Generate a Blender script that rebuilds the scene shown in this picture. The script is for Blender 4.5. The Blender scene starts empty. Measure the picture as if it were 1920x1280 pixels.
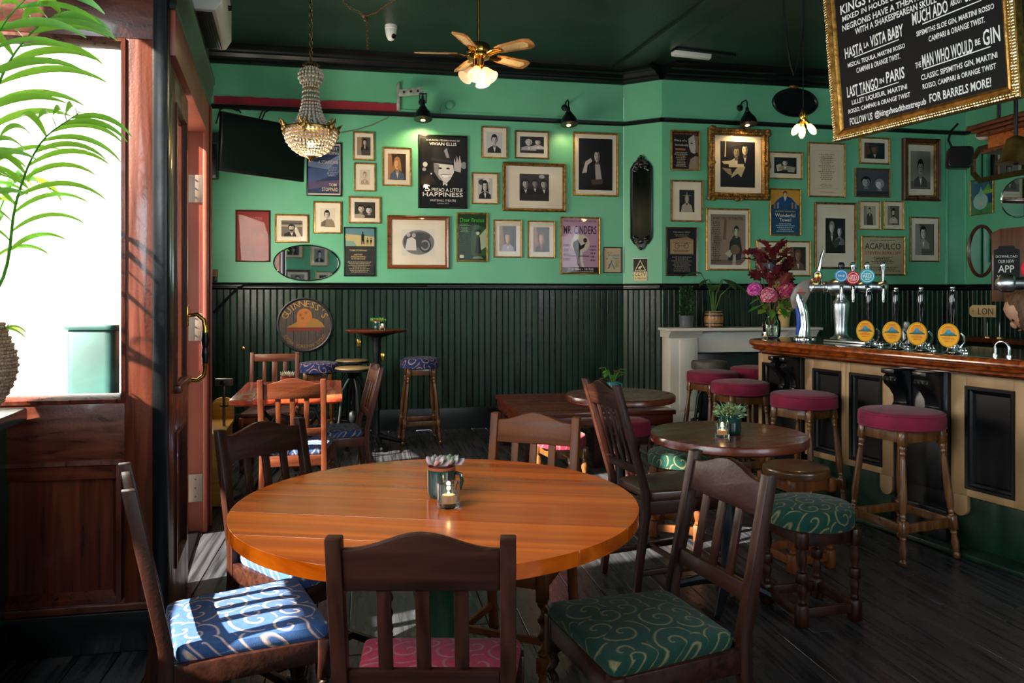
import bpy, bmesh, math, random
from mathutils import Vector, Matrix
R = math.radians
random.seed(7)
SC = bpy.context.scene
COL = SC.collection

# ---------------------------------------------------------------- camera, sky, sun, daylight, exposure
HC, FX, HY = 1.366, 1440.0, 556.0          # eye height, focal length and horizon in 1920x1280 pixels
cam = bpy.data.cameras.new('camera'); camo = bpy.data.objects.new('camera', cam); COL.objects.link(camo)
camo.location = (0, 0, HC); camo.rotation_euler = (R(90), 0, 0)
cam.sensor_width = 36; cam.lens = FX / 1920 * 36; cam.shift_y = -(640 - HY) / 1920; cam.clip_start = .02
SC.camera = camo
SC.view_settings.view_transform = 'Standard'; SC.view_settings.look = 'None'; SC.view_settings.gamma = 1
SC.view_settings.exposure = 0.35
SC.cycles.use_denoising = True; SC.cycles.max_bounces = 10; SC.cycles.diffuse_bounces = 5; SC.cycles.glossy_bounces = 5
SC.cycles.transparent_max_bounces = 16; SC.cycles.transmission_bounces = 8; SC.cycles.caustics_reflective = False
SC.cycles.caustics_refractive = False; SC.cycles.sample_clamp_indirect = 6
wd = bpy.data.worlds.new('sky'); SC.world = wd; wd.use_nodes = True
bg = wd.node_tree.nodes['Background']; bg.inputs[0].default_value = (.84, .92, 1, 1); bg.inputs[1].default_value = 2.6
SUN_DIR = Vector((.857, .514, -.70)).normalized()
sun = bpy.data.lights.new('sun', 'SUN'); sun.energy = 42; sun.angle = R(.9); sun.color = (1, .93, .82)
suno = bpy.data.objects.new('sun', sun); COL.objects.link(suno); suno.location = (-6, -2, 6)
suno.rotation_euler = SUN_DIR.to_track_quat('-Z', 'Y').to_euler()

def area(name, loc, to, sx, sy, power, col=(.86, .93, 1), spread=180):
    l = bpy.data.lights.new(name, 'AREA'); l.shape = 'RECTANGLE'; l.size = sx; l.size_y = sy; l.energy = power; l.color = col
    l.spread = R(spread)
    o = bpy.data.objects.new(name, l); COL.objects.link(o); o.location = loc
    o.rotation_euler = (Vector(to) - Vector(loc)).to_track_quat('-Z', 'Y').to_euler()
    return o
# daylight through the street windows: beside the camera, behind it, and in the hidden corner behind the lobby
area('daylight_side_window', (-1.34, .45, 2.0), (0, .85, 1.7), 2.4, 1.5, 120)
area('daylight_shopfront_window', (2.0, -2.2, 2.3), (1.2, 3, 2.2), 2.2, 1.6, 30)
area('daylight_lobby_corner_window', (-2.40, 5.75, 1.75), (0, 6.6, 1.9), 1.3, 1.1, 70, (1, .88, .72))  # warm tint added to stand in for sun bounced off floor and door
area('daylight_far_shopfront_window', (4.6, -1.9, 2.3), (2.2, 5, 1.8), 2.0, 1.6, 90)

# ---------------------------------------------------------------- pixels to places
def at(x, y, D): return Vector(((x - 960) / FX * D, D, HC - (y - HY) / FX * D))
def atz(x, y, z):
    D = (HC - z) * FX / (y - HY); return at(x, y, D)
def zat(y, D): return HC - (y - HY) / FX * D
class Wall:                                     # a vertical plane: p is its left end, u runs to the right as seen from the room
    def __init__(s, p, ang, L):
        s.p = Vector((p[0], p[1], 0)); s.a = ang; s.u = Vector((math.cos(ang), math.sin(ang), 0)); s.L = L
        s.n = Vector((math.sin(ang), -math.cos(ang), 0))          # towards the room
    def hit(s, x, y=HY, off=0):
        k = (x - 960) / FX; p = s.p + s.n * off
        t = (k * p.y - p.x) / (s.u.x - k * s.u.y)
        q = p + s.u * t
        return t, zat(y, q.y), q
    def pt(s, t, z, off=0): 
        q = s.p + s.u * t + s.n * off; q.z = z; return q
A0 = R(10.7)
WA = Wall((-3.40, 7.430), A0, 4.687)
WP = Wall((1.206, 8.300), math.atan2(-.21, .373), .428)
WB = Wall((1.579, 8.09), A0, 3.665)
_e = WB.p + WB.u * WB.L
WC = Wall((_e.x, _e.y), A0 - R(90), 7.2)

# ---------------------------------------------------------------- mesh building
class M:
    def __init__(s): s.v = []; s.f = []; s.m = []; s.T = Matrix.Identity(4); s.mi = 0
    def add(s, vs, fs, mi=None):
        b = len(s.v); T = s.T
        s.v += [tuple(T @ Vector(v)) for v in vs]
        s.f += [tuple(b + i for i in f) for f in fs]
        s.m += [s.mi if mi is None else mi] * len(fs); return s
    def box(s, c, d, rz=0, mi=None):
        x, y, z = (q / 2 for q in d)
        vs = [Vector((a * x, b * y, e * z)) for e in (-1, 1) for a, b in ((-1, -1), (1, -1), (1, 1), (-1, 1))]
        r = Matrix.Rotation(rz, 4, 'Z'); vs = [r @ v + Vector(c) for v in vs]
        return s.add(vs, [(3, 2, 1, 0), (4, 5, 6, 7), (0, 1, 5, 4), (1, 2, 6, 5), (2, 3, 7, 6), (3, 0, 4, 7)], mi)
    def span(s, a, b, mi=None):
        a, b = Vector(a), Vector(b); return s.box((a + b) / 2, [abs(q) for q in b - a], 0, mi)
    def hexa(s, lo, hi, mi=None):                      # two quads of four corners each
        return s.add(list(lo) + list(hi), [(3, 2, 1, 0), (4, 5, 6, 7), (0, 1, 5, 4), (1, 2, 6, 5), (2, 3, 7, 6), (3, 0, 4, 7)], mi)
    def beam(s, p, q, w, h, up=(0, 0, 1), w2=None, h2=None, mi=None):
        p, q = Vector(p), Vector(q); d = (q - p).normalized(); up = Vector(up)
        if abs(d.dot(up)) > .98: up = Vector((0, 1, 0))
        x = d.cross(up).normalized(); y = x.cross(d).normalized(); w2 = w2 or w; h2 = h2 or h
        lo = [p + x * a * w / 2 + y * b * h / 2 for a, b in ((-1, -1), (1, -1), (1, 1), (-1, 1))]
        hi = [q + x * a * w2 / 2 + y * b * h2 / 2 for a, b in ((-1, -1), (1, -1), (1, 1), (-1, 1))]
        return s.hexa(lo, hi, mi)
    def lathe(s, prof, n=24, c=(0, 0, 0), ax=None, mi=None, sx=1, sy=1):
        c = Vector(c); vs = []; fs = []
        for r, z in prof:
            for i in range(n):
                t = 2 * math.pi * i / n; p = Vector((r * math.cos(t) * sx, r * math.sin(t) * sy, z))
                vs.append(c + (ax @ p if ax else p))
        k = len(prof)
        for j in range(k - 1):
            for i in range(n):
                i2 = (i + 1) % n; fs.append((j * n + i, j * n + i2, (j + 1) * n + i2, (j + 1) * n + i))
        if prof[0][0] > 1e-6: fs.append(tuple(range(n - 1, -1, -1)))
        if prof[-1][0] > 1e-6: fs.append(tuple(range((k - 1) * n, k * n)))
        return s.add(vs, fs, mi)
    def lat2(s, prof, p, q, n=16, mi=None):             # turned profile (r, 0..1) along the segment p-q
        p, q = Vector(p), Vector(q); d = q - p; L = d.length
        ax = d.to_track_quat('Z', 'Y').to_matrix()
        return s.lathe([(r, t * L) for r, t in prof], n, p, ax, mi)
    def tube(s, pts, r, n=8, mi=None, closed=False, fl=1):
        pts = [Vector(p) for p in pts]; k = len(pts); vs = []; fs = []
        x = None
        for j, p in enumerate(pts):
            a = pts[j - 1] if j or closed else p; b = pts[(j + 1) % k] if j < k - 1 or closed else p
            d = (b - a).normalized()
            if x is None:
                x = d.orthogonal().normalized()
            x = (x - d * x.dot(d)).normalized(); y = d.cross(x)
            rr = r[j] if isinstance(r, (list, tuple)) else r
            for i in range(n):
                t = 2 * math.pi * i / n; vs.append(p + x * rr * math.cos(t) + y * rr * fl * math.sin(t))
        for j in range(k if closed else k - 1):
            for i in range(n):
                i2 = (i + 1) % n; j2 = (j + 1) % k
                fs.append((j * n + i, j * n + i2, j2 * n + i2, j2 * n + i))
        if not closed: fs += [tuple(range(n - 1, -1, -1)), tuple(range((k - 1) * n, k * n))]
        return s.add(vs, fs, mi)
    def ball(s, c, r, n=12, sx=1, sy=1, sz=1, mi=None):
        k = max(4, n // 2)
        return s.lathe([(max(r * math.sin(math.pi * j / k), 0 if 0 < j < k else 1e-7), -r * math.cos(math.pi * j / k) * sz) for j in range(k + 1)], n, c, None, mi, sx, sy)
    def prism(s, poly, o, u, v, w, mi=None):            # 2D outline in the frame (o; u, v) pushed along w
        o, u, v, w = Vector(o), Vector(u), Vector(v), Vector(w); k = len(poly)
        a = [o + u * x + v * y for x, y in poly]; b = [p + w for p in a]
        fs = [tuple(range(k - 1, -1, -1)), tuple(range(k, 2 * k))] + [(i, (i + 1) % k, k + (i + 1) % k, k + i) for i in range(k)]
        return s.add(a + b, fs, mi)
    def ring(s, w, h, prof, mi=None):                   # a frame moulding in the x-z plane round w x h: prof = (inset, y) points
        vs = []; fs = []
        for i, y in prof:
            a, b = w / 2 - i, h / 2 - i; vs += [(-a, y, -b), (a, y, -b), (a, y, b), (-a, y, b)]
        k = len(prof)
        for j in range(k):
            j2 = (j + 1) % k
            for i in range(4):
                i2 = (i + 1) % 4; fs.append((j * 4 + i, j2 * 4 + i, j2 * 4 + i2, j * 4 + i2))
        return s.add(vs, fs, mi)
    def ovalring(s, w, h, prof, n=48, mi=None):
        vs = []; fs = []; k = len(prof)
        for i, y in prof:
            for q in range(n):
                t = 2 * math.pi * q / n; vs.append(((w / 2 - i) * math.cos(t), y, (h / 2 - i) * math.sin(t)))
        for j in range(k):
            j2 = (j + 1) % k
            for q in range(n): fs.append((j * n + q, j2 * n + q, j2 * n + (q + 1) % n, j * n + (q + 1) % n))
        return s.add(vs, fs, mi)
    def sheet(s, rows, mi=None, flip=False):            # a grid of points
        k = len(rows[0]); vs = [p for r in rows for p in r]
        fs = [(j * k + i, j * k + i + 1, (j + 1) * k + i + 1, (j + 1) * k + i) for j in range(len(rows) - 1) for i in range(k - 1)]
        return s.add(vs, [f[::-1] for f in fs] if flip else fs, mi)

def obj(name, mb, mat, parent=None, bevel=0, seg=2, smooth=40, label=None, kind=None, loc=None):
    me = bpy.data.meshes.new(name)
    me.from_pydata(mb.v, [], mb.f)
    mats = mat if isinstance(mat, (list, tuple)) else [mat]
    for m in mats: me.materials.append(m)
    if len(mats) > 1: me.polygons.foreach_set('material_index', mb.m)
    bm = bmesh.new(); bm.from_mesh(me)
    if bevel:
        es = [e for e in bm.edges if len(e.link_faces) == 2 and e.calc_face_angle(0) > R(35)]
        bmesh.ops.bevel(bm, geom=es, offset=bevel, segments=seg, profile=.5, affect='EDGES', clamp_overlap=True)
    bmesh.ops.recalc_face_normals(bm, faces=bm.faces)
    bm.to_mesh(me); bm.free()
    if smooth:
        me.polygons.foreach_set('use_smooth', [True] * len(me.polygons)); me.set_sharp_from_angle(angle=R(smooth))
    o = bpy.data.objects.new(name, me); COL.objects.link(o)
    if parent: o.parent = parent
    if label: o['label'] = label
    if kind: o['kind'] = kind
    if loc is not None: o.location = loc
    return o
def thing(name, label, cat, loc=(0, 0, 0), rz=0, group=None):
    o = bpy.data.objects.new(name, None); COL.objects.link(o); o.empty_display_size = .1
    o.location = loc; o.rotation_euler = (0, 0, rz); o['label'] = label; o['category'] = cat
    if group: o['group'] = group
    return o
def tag(o, label, cat, group=None):
    o['label'] = label; o['category'] = cat
    if group: o['group'] = group
    return o
def dup(root, loc, rz, label, group=None):
    r = root.copy(); COL.objects.link(r); r.location = loc; r.rotation_euler = (0, 0, rz); r['label'] = label
    if group: r['group'] = group
    for ch in list(root.children):
        c = ch.copy(); COL.objects.link(c); c.parent = r
        for g in ch.children:
            d = g.copy(); COL.objects.link(d); d.parent = c
    return r
def S(o): o['kind'] = 'structure'; return o

# ---------------------------------------------------------------- materials
def lin(h):
    if not isinstance(h, str): return tuple(h)
    h = h.lstrip('#'); c = [int(h[i:i + 2], 16) / 255 for i in (0, 2, 4)]
    return tuple(x / 12.92 if x <= .04045 else ((x + .055) / 1.055) ** 2.4 for x in c)
def base(name, col, rough=.5, metal=0, spec=.5, coat=0, trans=0, emit=None, es=0, ior=1.45):
    m = bpy.data.materials.new(name); m.use_nodes = True; b = m.node_tree.nodes['Principled BSDF']
    b.inputs['Base Color'].default_value = (*lin(col), 1); b.inputs['Roughness'].default_value = rough
    b.inputs['Metallic'].default_value = metal; b.inputs['Specular IOR Level'].default_value = spec
    b.inputs['Coat Weight'].default_value = coat; b.inputs['Coat Roughness'].default_value = .08
    b.inputs['Transmission Weight'].default_value = trans; b.inputs['IOR'].default_value = ior
    if emit: b.inputs['Emission Color'].default_value = (*lin(emit), 1); b.inputs['Emission Strength'].default_value = es
    return m
def nt(m): return m.node_tree.nodes, m.node_tree.links, m.node_tree.nodes['Principled BSDF']
def mottle(m, c1, c2, scale=(3, 3, 3), detail=5, lo=.35, hi=.65, bump=0, bscale=60, rlo=None, rhi=None, dist=.0):
    n, l, b = nt(m)
    tc = n.new('ShaderNodeTexCoord'); mp = n.new('ShaderNodeMapping'); mp.inputs['Scale'].default_value = scale
    l.new(tc.outputs['Object'], mp.inputs[0])
    oi = n.new('ShaderNodeObjectInfo'); ml = n.new('ShaderNodeMath'); ml.operation = 'MULTIPLY'; ml.inputs[1].default_value = 37
    l.new(oi.outputs['Random'], ml.inputs[0]); va = n.new('ShaderNodeVectorMath'); va.operation = 'ADD'
    l.new(mp.outputs[0], va.inputs[0]); l.new(ml.outputs[0], va.inputs[1])
    no = n.new('ShaderNodeTexNoise'); no.inputs['Scale'].default_value = 1; no.inputs['Detail'].default_value = detail
    no.inputs['Distortion'].default_value = dist
    l.new(va.outputs[0], no.inputs['Vector'])
    cr = n.new('ShaderNodeValToRGB'); cr.color_ramp.elements[0].position = lo; cr.color_ramp.elements[1].position = hi
    cr.color_ramp.elements[0].color = (*lin(c1), 1); cr.color_ramp.elements[1].color = (*lin(c2), 1)
    l.new(no.outputs['Fac'], cr.inputs[0]); l.new(cr.outputs[0], b.inputs['Base Color'])
    if rlo is not None:
        mr = n.new('ShaderNodeMapRange'); mr.inputs['From Min'].default_value = .3; mr.inputs['From Max'].default_value = .7
        mr.inputs['To Min'].default_value = rlo; mr.inputs['To Max'].default_value = rhi
        l.new(no.outputs['Fac'], mr.inputs[0]); l.new(mr.outputs[0], b.inputs['Roughness'])
    if bump:
        n2 = n.new('ShaderNodeTexNoise'); n2.inputs['Scale'].default_value = bscale; n2.inputs['Detail'].default_value = 3
        l.new(tc.outputs['Object'], n2.inputs['Vector'])
        bp = n.new('ShaderNodeBump'); bp.inputs['Strength'].default_value = bump; bp.inputs['Distance'].default_value = .01
        l.new(n2.outputs['Fac'], bp.inputs['Height']); l.new(bp.outputs[0], b.inputs['Normal'])
    return m
def wood(name, c1, c2, axis='Z', rough=.35, coat=.3, k=1.0, bump=.08, spec=.5):
    sc = {'X': (2, 34, 34), 'Y': (34, 2, 34), 'Z': (34, 34, 2)}[axis]
    m = base(name, c1, rough, coat=coat, spec=spec)
    mottle(m, c1, c2, tuple(q * k for q in sc), 4, .3, .7, bump, 90, rough * .75, min(1, rough * 1.35), .6)
    return m
def swirl(name, ground, curl, k=11, w=.13):             # cut-pile upholstery woven with curling scrolls
    m = base(name, ground, .85, spec=.2); n, l, b = nt(m)
    b.inputs['Sheen Weight'].default_value = .06; b.inputs['Sheen Roughness'].default_value = .5
    tc = n.new('ShaderNodeTexCoord'); mp = n.new('ShaderNodeMapping'); mp.inputs['Scale'].default_value = (k, k, 0); mp.inputs['Location'].default_value = (3.3, 1.7, 0)
    sp = n.new('ShaderNodeSeparateXYZ'); l.new(tc.outputs['Object'], sp.inputs[0])
    ad = n.new('ShaderNodeMath'); ad.operation = 'MULTIPLY_ADD'; ad.inputs[1].default_value = .9; l.new(sp.outputs[2], ad.inputs[0]); l.new(sp.outputs[1], ad.inputs[2])
    cx = n.new('ShaderNodeCombineXYZ'); l.new(sp.outputs[0], cx.inputs[0]); l.new(ad.outputs[0], cx.inputs[1]); l.new(cx.outputs[0], mp.inputs[0])
    vo = n.new('ShaderNodeTexVoronoi'); vo.voronoi_dimensions = '2D'; vo.inputs['Scale'].default_value = 1; l.new(mp.outputs[0], vo.inputs['Vector'])
    su = n.new('ShaderNodeVectorMath'); su.operation = 'SUBTRACT'; l.new(mp.outputs[0], su.inputs[0]); l.new(vo.outputs['Position'], su.inputs[1])
    s2 = n.new('ShaderNodeSeparateXYZ'); l.new(su.outputs[0], s2.inputs[0])
    an = n.new('ShaderNodeMath'); an.operation = 'ARCTAN2'; l.new(s2.outputs[1], an.inputs[0]); l.new(s2.outputs[0], an.inputs[1])
    a1 = n.new('ShaderNodeMath'); a1.operation = 'MULTIPLY_ADD'; a1.inputs[1].default_value = 1 / (2 * math.pi); l.new(an.outputs[0], a1.inputs[0])
    r1 = n.new('ShaderNodeMath'); r1.operation = 'MULTIPLY'; r1.inputs[1].default_value = 2.2; l.new(vo.outputs['Distance'], r1.inputs[0]); l.new(r1.outputs[0], a1.inputs[2])
    fr = n.new('ShaderNodeMath'); fr.operation = 'FRACT'; l.new(a1.outputs[0], fr.inputs[0])
    cr = n.new('ShaderNodeValToRGB'); e = cr.color_ramp.elements; cr.color_ramp.interpolation = 'LINEAR'
    e[0].position = .5 - w; e[0].color = (*lin(ground), 1); e[1].position = .5; e[1].color = (*lin(curl), 1)
    e2 = e.new(.5 + w); e2.color = (*lin(ground), 1)
    l.new(fr.outputs[0], cr.inputs[0])
    no = n.new('ShaderNodeTexNoise'); no.inputs['Scale'].default_value = 60; l.new(tc.outputs['Object'], no.inputs['Vector'])
    mx = n.new('ShaderNodeMix'); mx.data_type = 'RGBA'; mx.blend_type = 'MULTIPLY'; mx.inputs[0].default_value = .5
    l.new(cr.outputs[0], mx.inputs[6]); l.new(no.outputs['Fac'], mx.inputs[7]); l.new(mx.outputs[2], b.inputs['Base Color'])
    bp = n.new('ShaderNodeBump'); bp.inputs['Strength'].default_value = .25; bp.inputs['Distance'].default_value = .003
    n3 = n.new('ShaderNodeTexNoise'); n3.inputs['Scale'].default_value = 400; l.new(tc.outputs['Object'], n3.inputs['Vector'])
    l.new(n3.outputs['Fac'], bp.inputs['Height']); l.new(bp.outputs[0], b.inputs['Normal'])
    return m
_ink = {}
def ink(c, rough=.55):
    if (c, rough) not in _ink: _ink[(c, rough)] = base('print_ink', c, rough, spec=.25)
    return _ink[(c, rough)]
def thin_glass(name='window_glass', tint=(1, 1, 1), r=.02, f=1.0):
    m = bpy.data.materials.new(name); m.use_nodes = True; n = m.node_tree.nodes; l = m.node_tree.links; n.clear()
    o = n.new('ShaderNodeOutputMaterial'); mx = n.new('ShaderNodeMixShader'); fr = n.new('ShaderNodeFresnel'); fr.inputs[0].default_value = 1.35
    ml = n.new('ShaderNodeMath'); ml.operation = 'MULTIPLY'; ml.inputs[1].default_value = f; l.new(fr.outputs[0], ml.inputs[0])
    t = n.new('ShaderNodeBsdfTransparent'); t.inputs[0].default_value = (*tint, 1); g = n.new('ShaderNodeBsdfGlossy'); g.inputs['Roughness'].default_value = r
    l.new(ml.outputs[0], mx.inputs[0]); l.new(t.outputs[0], mx.inputs[1]); l.new(g.outputs[0], mx.inputs[2]); l.new(mx.outputs[0], o.inputs[0])
    return m
class K: pass
k = K()
k.green = mottle(base('green_wall_paint', '62b088', .42, spec=.4), '58a77e', '70bb95', (1.3, 1.3, 1.3), 6, .3, .7, .10, 26)
k.dgreen = mottle(base('bottle_green_paint', '0d2118', .32, spec=.4), '0b1d15', '163626', (6, 6, 1.2), 6, .35, .7, .12, 40, .22, .45)
k.black = mottle(base('black_gloss_paint', '08090b', .28), '07080a', '101113', (5, 5, 5), 4, .4, .7, .05, 40)
k.ceil = mottle(base('dark_green_ceiling_paper', '16281f', .36), '14241c', '1c3127', (2, 2, 2), 4, .4, .7, .35, 55)
k.maroon = mottle(base('maroon_band_paint', '8c1c2c', .5), '7c1825', '97222f', (3, 3, 3))
k.maho = wood('mahogany', '34120a', '5e2812', 'Z', .33, .3)
k.mahox = wood('mahogany_rail', '34120a', '5e2812', 'X', .33, .3)
k.red = mottle(base('oxblood_door_paint', '80402f', .4), '703526', '8f4c38', (4, 4, 1.5), 5, .35, .7, .06, 50)
k.dark = wood('dark_stained_oak', '1a0b06', '31150b', 'Z', .4, .03, spec=.25)
k.brown = wood('walnut_stained_beech', '46240f', '683818', 'Z', .45, .0, spec=.2)
k.orange = wood('golden_stained_beech', '351508', '58290f', 'Z', .4, .1, spec=.3)
k.table = wood('varnished_orange_pine', '8a3403', 'cc5e09', 'X', .2, .1, .4, .02)
k.tabled = wood('dark_red_brown_table_wood', '43180b', '5a2410', 'X', .26, .12, .5, .01)
k.tabler = wood('red_varnished_table_wood', '6e2412', 'a84526', 'Y', .22, .4, .6, .03)
k.stool = wood('honey_brown_turned_wood', '3c210d', '694119', 'Z', .35, .3)
k.bar = wood('polished_bar_mahogany', '5c2209', '9c4a16', 'X', .16, .6, .6, .02)
k.cream = mottle(base('cracked_tan_paint', '97764f', .5), '886844', 'a5825a', (5, 5, 3), 7, .35, .65, .12, 50)
k.marble = mottle(base('white_marble', 'd9d3c6', .3), 'cfc9bd', 'e4dfd4', (3, 3, 3), 7, .3, .7)
k.iron = base('black_cast_iron', '101418', .4, .3)
k.gilt = mottle(base('gilt_frame', 'b07a2c', .35, .75), '8a5a1c', 'cf9a44', (30, 30, 30), 4, .3, .7, .15, 120)
k.gilt2 = mottle(base('aged_gilt_frame', '7a5524', .42, .6), '4d3414', '9a7030', (25, 25, 25), 4, .3, .7, .3, 120)
k.brass = base('polished_brass', 'd0a04a', .18, 1)
k.chrome = base('polished_chrome', 'dfe3e6', .09, 1)
k.silver = base('brushed_steel', 'b5babd', .28, 1)
k.mirror = base('mirror_glass', 'e8eef0', .02, 1)
k.mat = mottle(base('cream_mount_board', 'e3d8c0', .8, spec=.2), 'ded2b8', 'e8dec8', (4, 4, 4))
k.pane = thin_glass('picture_glass', (1, 1, 1), .015, .35)
k.winglass = thin_glass('window_glass', (.97, .99, .98), .01, 1)
k.glass = base('clear_glass', 'eef8f8', .0, trans=1, ior=1.42)
k.velvet = mottle(base('maroon_velvet', '6a142b', .8, spec=.2), '5a0f23', '781a33', (8, 8, 8))
nt(k.velvet)[2].inputs['Sheen Weight'].default_value = .08
k.blue = swirl('blue_scroll_upholstery', '33517f', 'd9b6a4')
k.navy = swirl('navy_scroll_upholstery', '26366a', 'd0a88c')
k.gscroll = swirl('green_scroll_upholstery', '0e382d', '7c7350')
k.rscroll = swirl('crimson_scroll_upholstery', '8f1a34', '86605c')
k.leather = mottle(base('brown_leather', '38201a', .35, coat=.2), '301a15', '452a22', (6, 6, 6), 4, .3, .7, .1, 90)
k.bleather = mottle(base('tan_leather', '5a3a1e', .3, coat=.3), '4a2d15', '6b4626', (6, 6, 6))
k.white = base('white_plastic', 'dfe2de', .4)
k.terra = base('terracotta', '8c4022', .75)
k.leaf = mottle(base('palm_leaf', '2f7428', .4), '286420', '4a8c34', (9, 9, 9))
k.leaf2 = mottle(base('dark_leaf', '1f4526', .4), '183a1f', '2f5c34', (9, 9, 9))
for _m in (k.leaf, k.leaf2):
    nt(_m)[2].inputs['Subsurface Weight'].default_value = 0
k.flame = base('candle_flame', 'ffffff', .5, emit='ffb35a', es=40)
k.bulb = base('warm_bulb', 'ffffff', .4, emit='ffc070', es=14)
k.glass2 = thin_glass('vase_glass', (.95, .98, .97), .02, 1.0)
k.wax = base('self_lit_candle_wax', 'efe4d6', .6, emit='ffb070', es=.25)  # wax carries its own glow in place of the flame's light
def leafmat(m, tr='9fd63a', f=.35):                    # thin leaves let light through
    n, l, b = nt(m); o = n['Material Output']; t = n.new('ShaderNodeBsdfTranslucent'); t.inputs[0].default_value = (*lin(tr), 1)
    mx = n.new('ShaderNodeMixShader'); mx.inputs[0].default_value = f
    l.new(b.outputs[0], mx.inputs[1]); l.new(t.outputs[0], mx.inputs[2]); l.new(mx.outputs[0], o.inputs[0])
leafmat(k.leaf, '96d040', .4); leafmat(k.leaf2, '5a9a3a', .25)
# ---------------------------------------------------------------- lettering
_tc = {}
def glyphs(s, off=0.0):
    if (s, off) not in _tc:
        c = bpy.data.curves.new('t', 'FONT'); c.body = s; c.offset = off; c.resolution_u = 2; o = bpy.data.objects.new('t', c); m = o.to_mesh()
        vs = [v.co.copy() for v in m.vertices]; fs = [tuple(p.vertices) for p in m.polygons]; o.to_mesh_clear()
        bpy.data.objects.remove(o); bpy.data.curves.remove(c)
        xs = [v.x for v in vs]; ys = [v.y for v in vs]
        _tc[(s, off)] = (vs, fs, min(xs), max(xs), min(ys), max(ys))
    return _tc[(s, off)]
# ================================================================ the room
CEIL = 3.80
# floor: narrow boards running into the room
fl = obj('floor', M().span((-2.35, -2.6, -.16), (8.5, 9.3, -.022)), k.black); S(fl)
kfloor = mottle(base('worn_black_floorboard', '1f1f22', .34), '17181a', '383739', (40, 1.6, 40), 7, .35, .72, .18, 45, .16, .42, .4)
va = Vector((-math.sin(A0), math.cos(A0), 0)); ua = Vector((math.cos(A0), math.sin(A0), 0))
rnd = random.Random(3)
bw = .143; npl = 0
for i in range(-22, 52):
    t = -2.6 - rnd.random() * 2.5
    while t < 9.2:
        L = rnd.uniform(2.6, 4.2); a, b = t, t + L; t = b
        # keep the board inside the room and in or near the view
        pts = [ua * (i * bw) + va * q for q in (a, b)]
        cx = ua * (i * bw) + va * ((a + b) / 2)
        a2, b2 = a, b
        def inside(p): return -2.3 < p.x < 6.2 and -.2 < p.y < 9.0 and abs(p.x) < p.y * .72 + 1.0 and (p.y < 7.6 + (p.x + 2) * .19 + .25) 
        q = [a + (b - a) * j / 24 for j in range(25)]
        q = [s for s in q if inside(ua * (i * bw) + va * s)]
        if len(q) < 3: continue
        a2, b2 = q[0], q[-1]; npl += 1
        dz = rnd.uniform(-.0012, .0012)
        m = M().box((0, 0, -.011), (bw - .004, b2 - a2 - .004, .022))
        o = obj('plank', m, kfloor, fl, .0015, 1)
        o.location = ua * (i * bw) + va * ((a2 + b2) / 2) + Vector((0, 0, dz - .0012)); o.rotation_euler = (0, 0, A0)

def wallslab(name, W, t0, t1, z0, z1, th=.12, mat=None):
    m = M(); m.prism([(t0, z0), (t1, z0), (t1, z1), (t0, z1)], W.p, W.u, (0, 0, 1), -W.n * th)
    return S(obj(name, m, mat or k.green))
wa = wallslab('wall_back', WA, .25, WA.L, 0, CEIL)
wp = wallslab('wall_pier', WP, 0, WP.L, 0, CEIL)
wb = wallslab('wall_back_right', WB, 0, WB.L, 0, CEIL)
wc = wallslab('wall_right', WC, 0, WC.L, 0, CEIL)
DADO, RAIL = 1.505, 3.205
def sweep(W, prof, t0, t1, m0=0, m1=0):                 # prof = (out, z); m0, m1 mitre slopes at the ends
    vs = []; n = len(prof)
    for t, s in ((t0, m0), (t1, m1)):
        vs += [W.pt(t + s * o, z, o) for o, z in prof]
    return vs, [(i, (i + 1) % n, n + (i + 1) % n, n + i) for i in range(n)] + [tuple(range(n - 1, -1, -1)), tuple(range(n, 2 * n))]
dado_p = [(0, DADO), (.045, DADO), (.05, DADO - .012), (.034, DADO - .022), (.034, DADO - .034), (.042, DADO - .042), (.042, DADO - .05), (.018, DADO - .066), (0, DADO - .07)]
rail_p = [(0, RAIL + .045), (.02, RAIL + .045), (.036, RAIL + .035), (.036, RAIL + .012), (.02, RAIL), (0, RAIL)]
lip_p = [(0, RAIL + .075), (.012, RAIL + .072), (.012, RAIL + .05), (0, RAIL + .045)]
corn_p = [(0, CEIL), (.2, CEIL), (.2, CEIL - .02), (.17, CEIL - .035), (.15, CEIL - .06), (.11, CEIL - .07), (.09, CEIL - .10), (.05, CEIL - .115), (.05, CEIL - .135), (.02, CEIL - .15), (0, CEIL - .15)]
base_p = [(0, .22), (.018, .22), (.024, .2), (.024, 0), (0, 0)]
n_tr = 0
tA, tP = math.tan(R((10.7 + 29.4) / 2)), math.tan(R((10.7 + 29.4) / 2))
for W, t0, t1, e0, e1 in ((WA, .3, WA.L, 0, tA), (WP, 0, WP.L, -tA, -tA), (WB, 0, WB.L, tA, -1), (WC, 0, WC.L, 1, 0)):
    for nm, pr, mt in (('dado', dado_p, k.black), ('rail', rail_p, k.black), ('lip', lip_p, k.green), ('cornice', corn_p, k.black), ('base', base_p, k.black)):
        m = M(); m.add(*sweep(W, pr, t0, t1, e0, e1)); n_tr += 1
        S(obj('baseboard_back' if nm == 'base' else 'trim_%d' % n_tr, m, mt, smooth=25))
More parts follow.
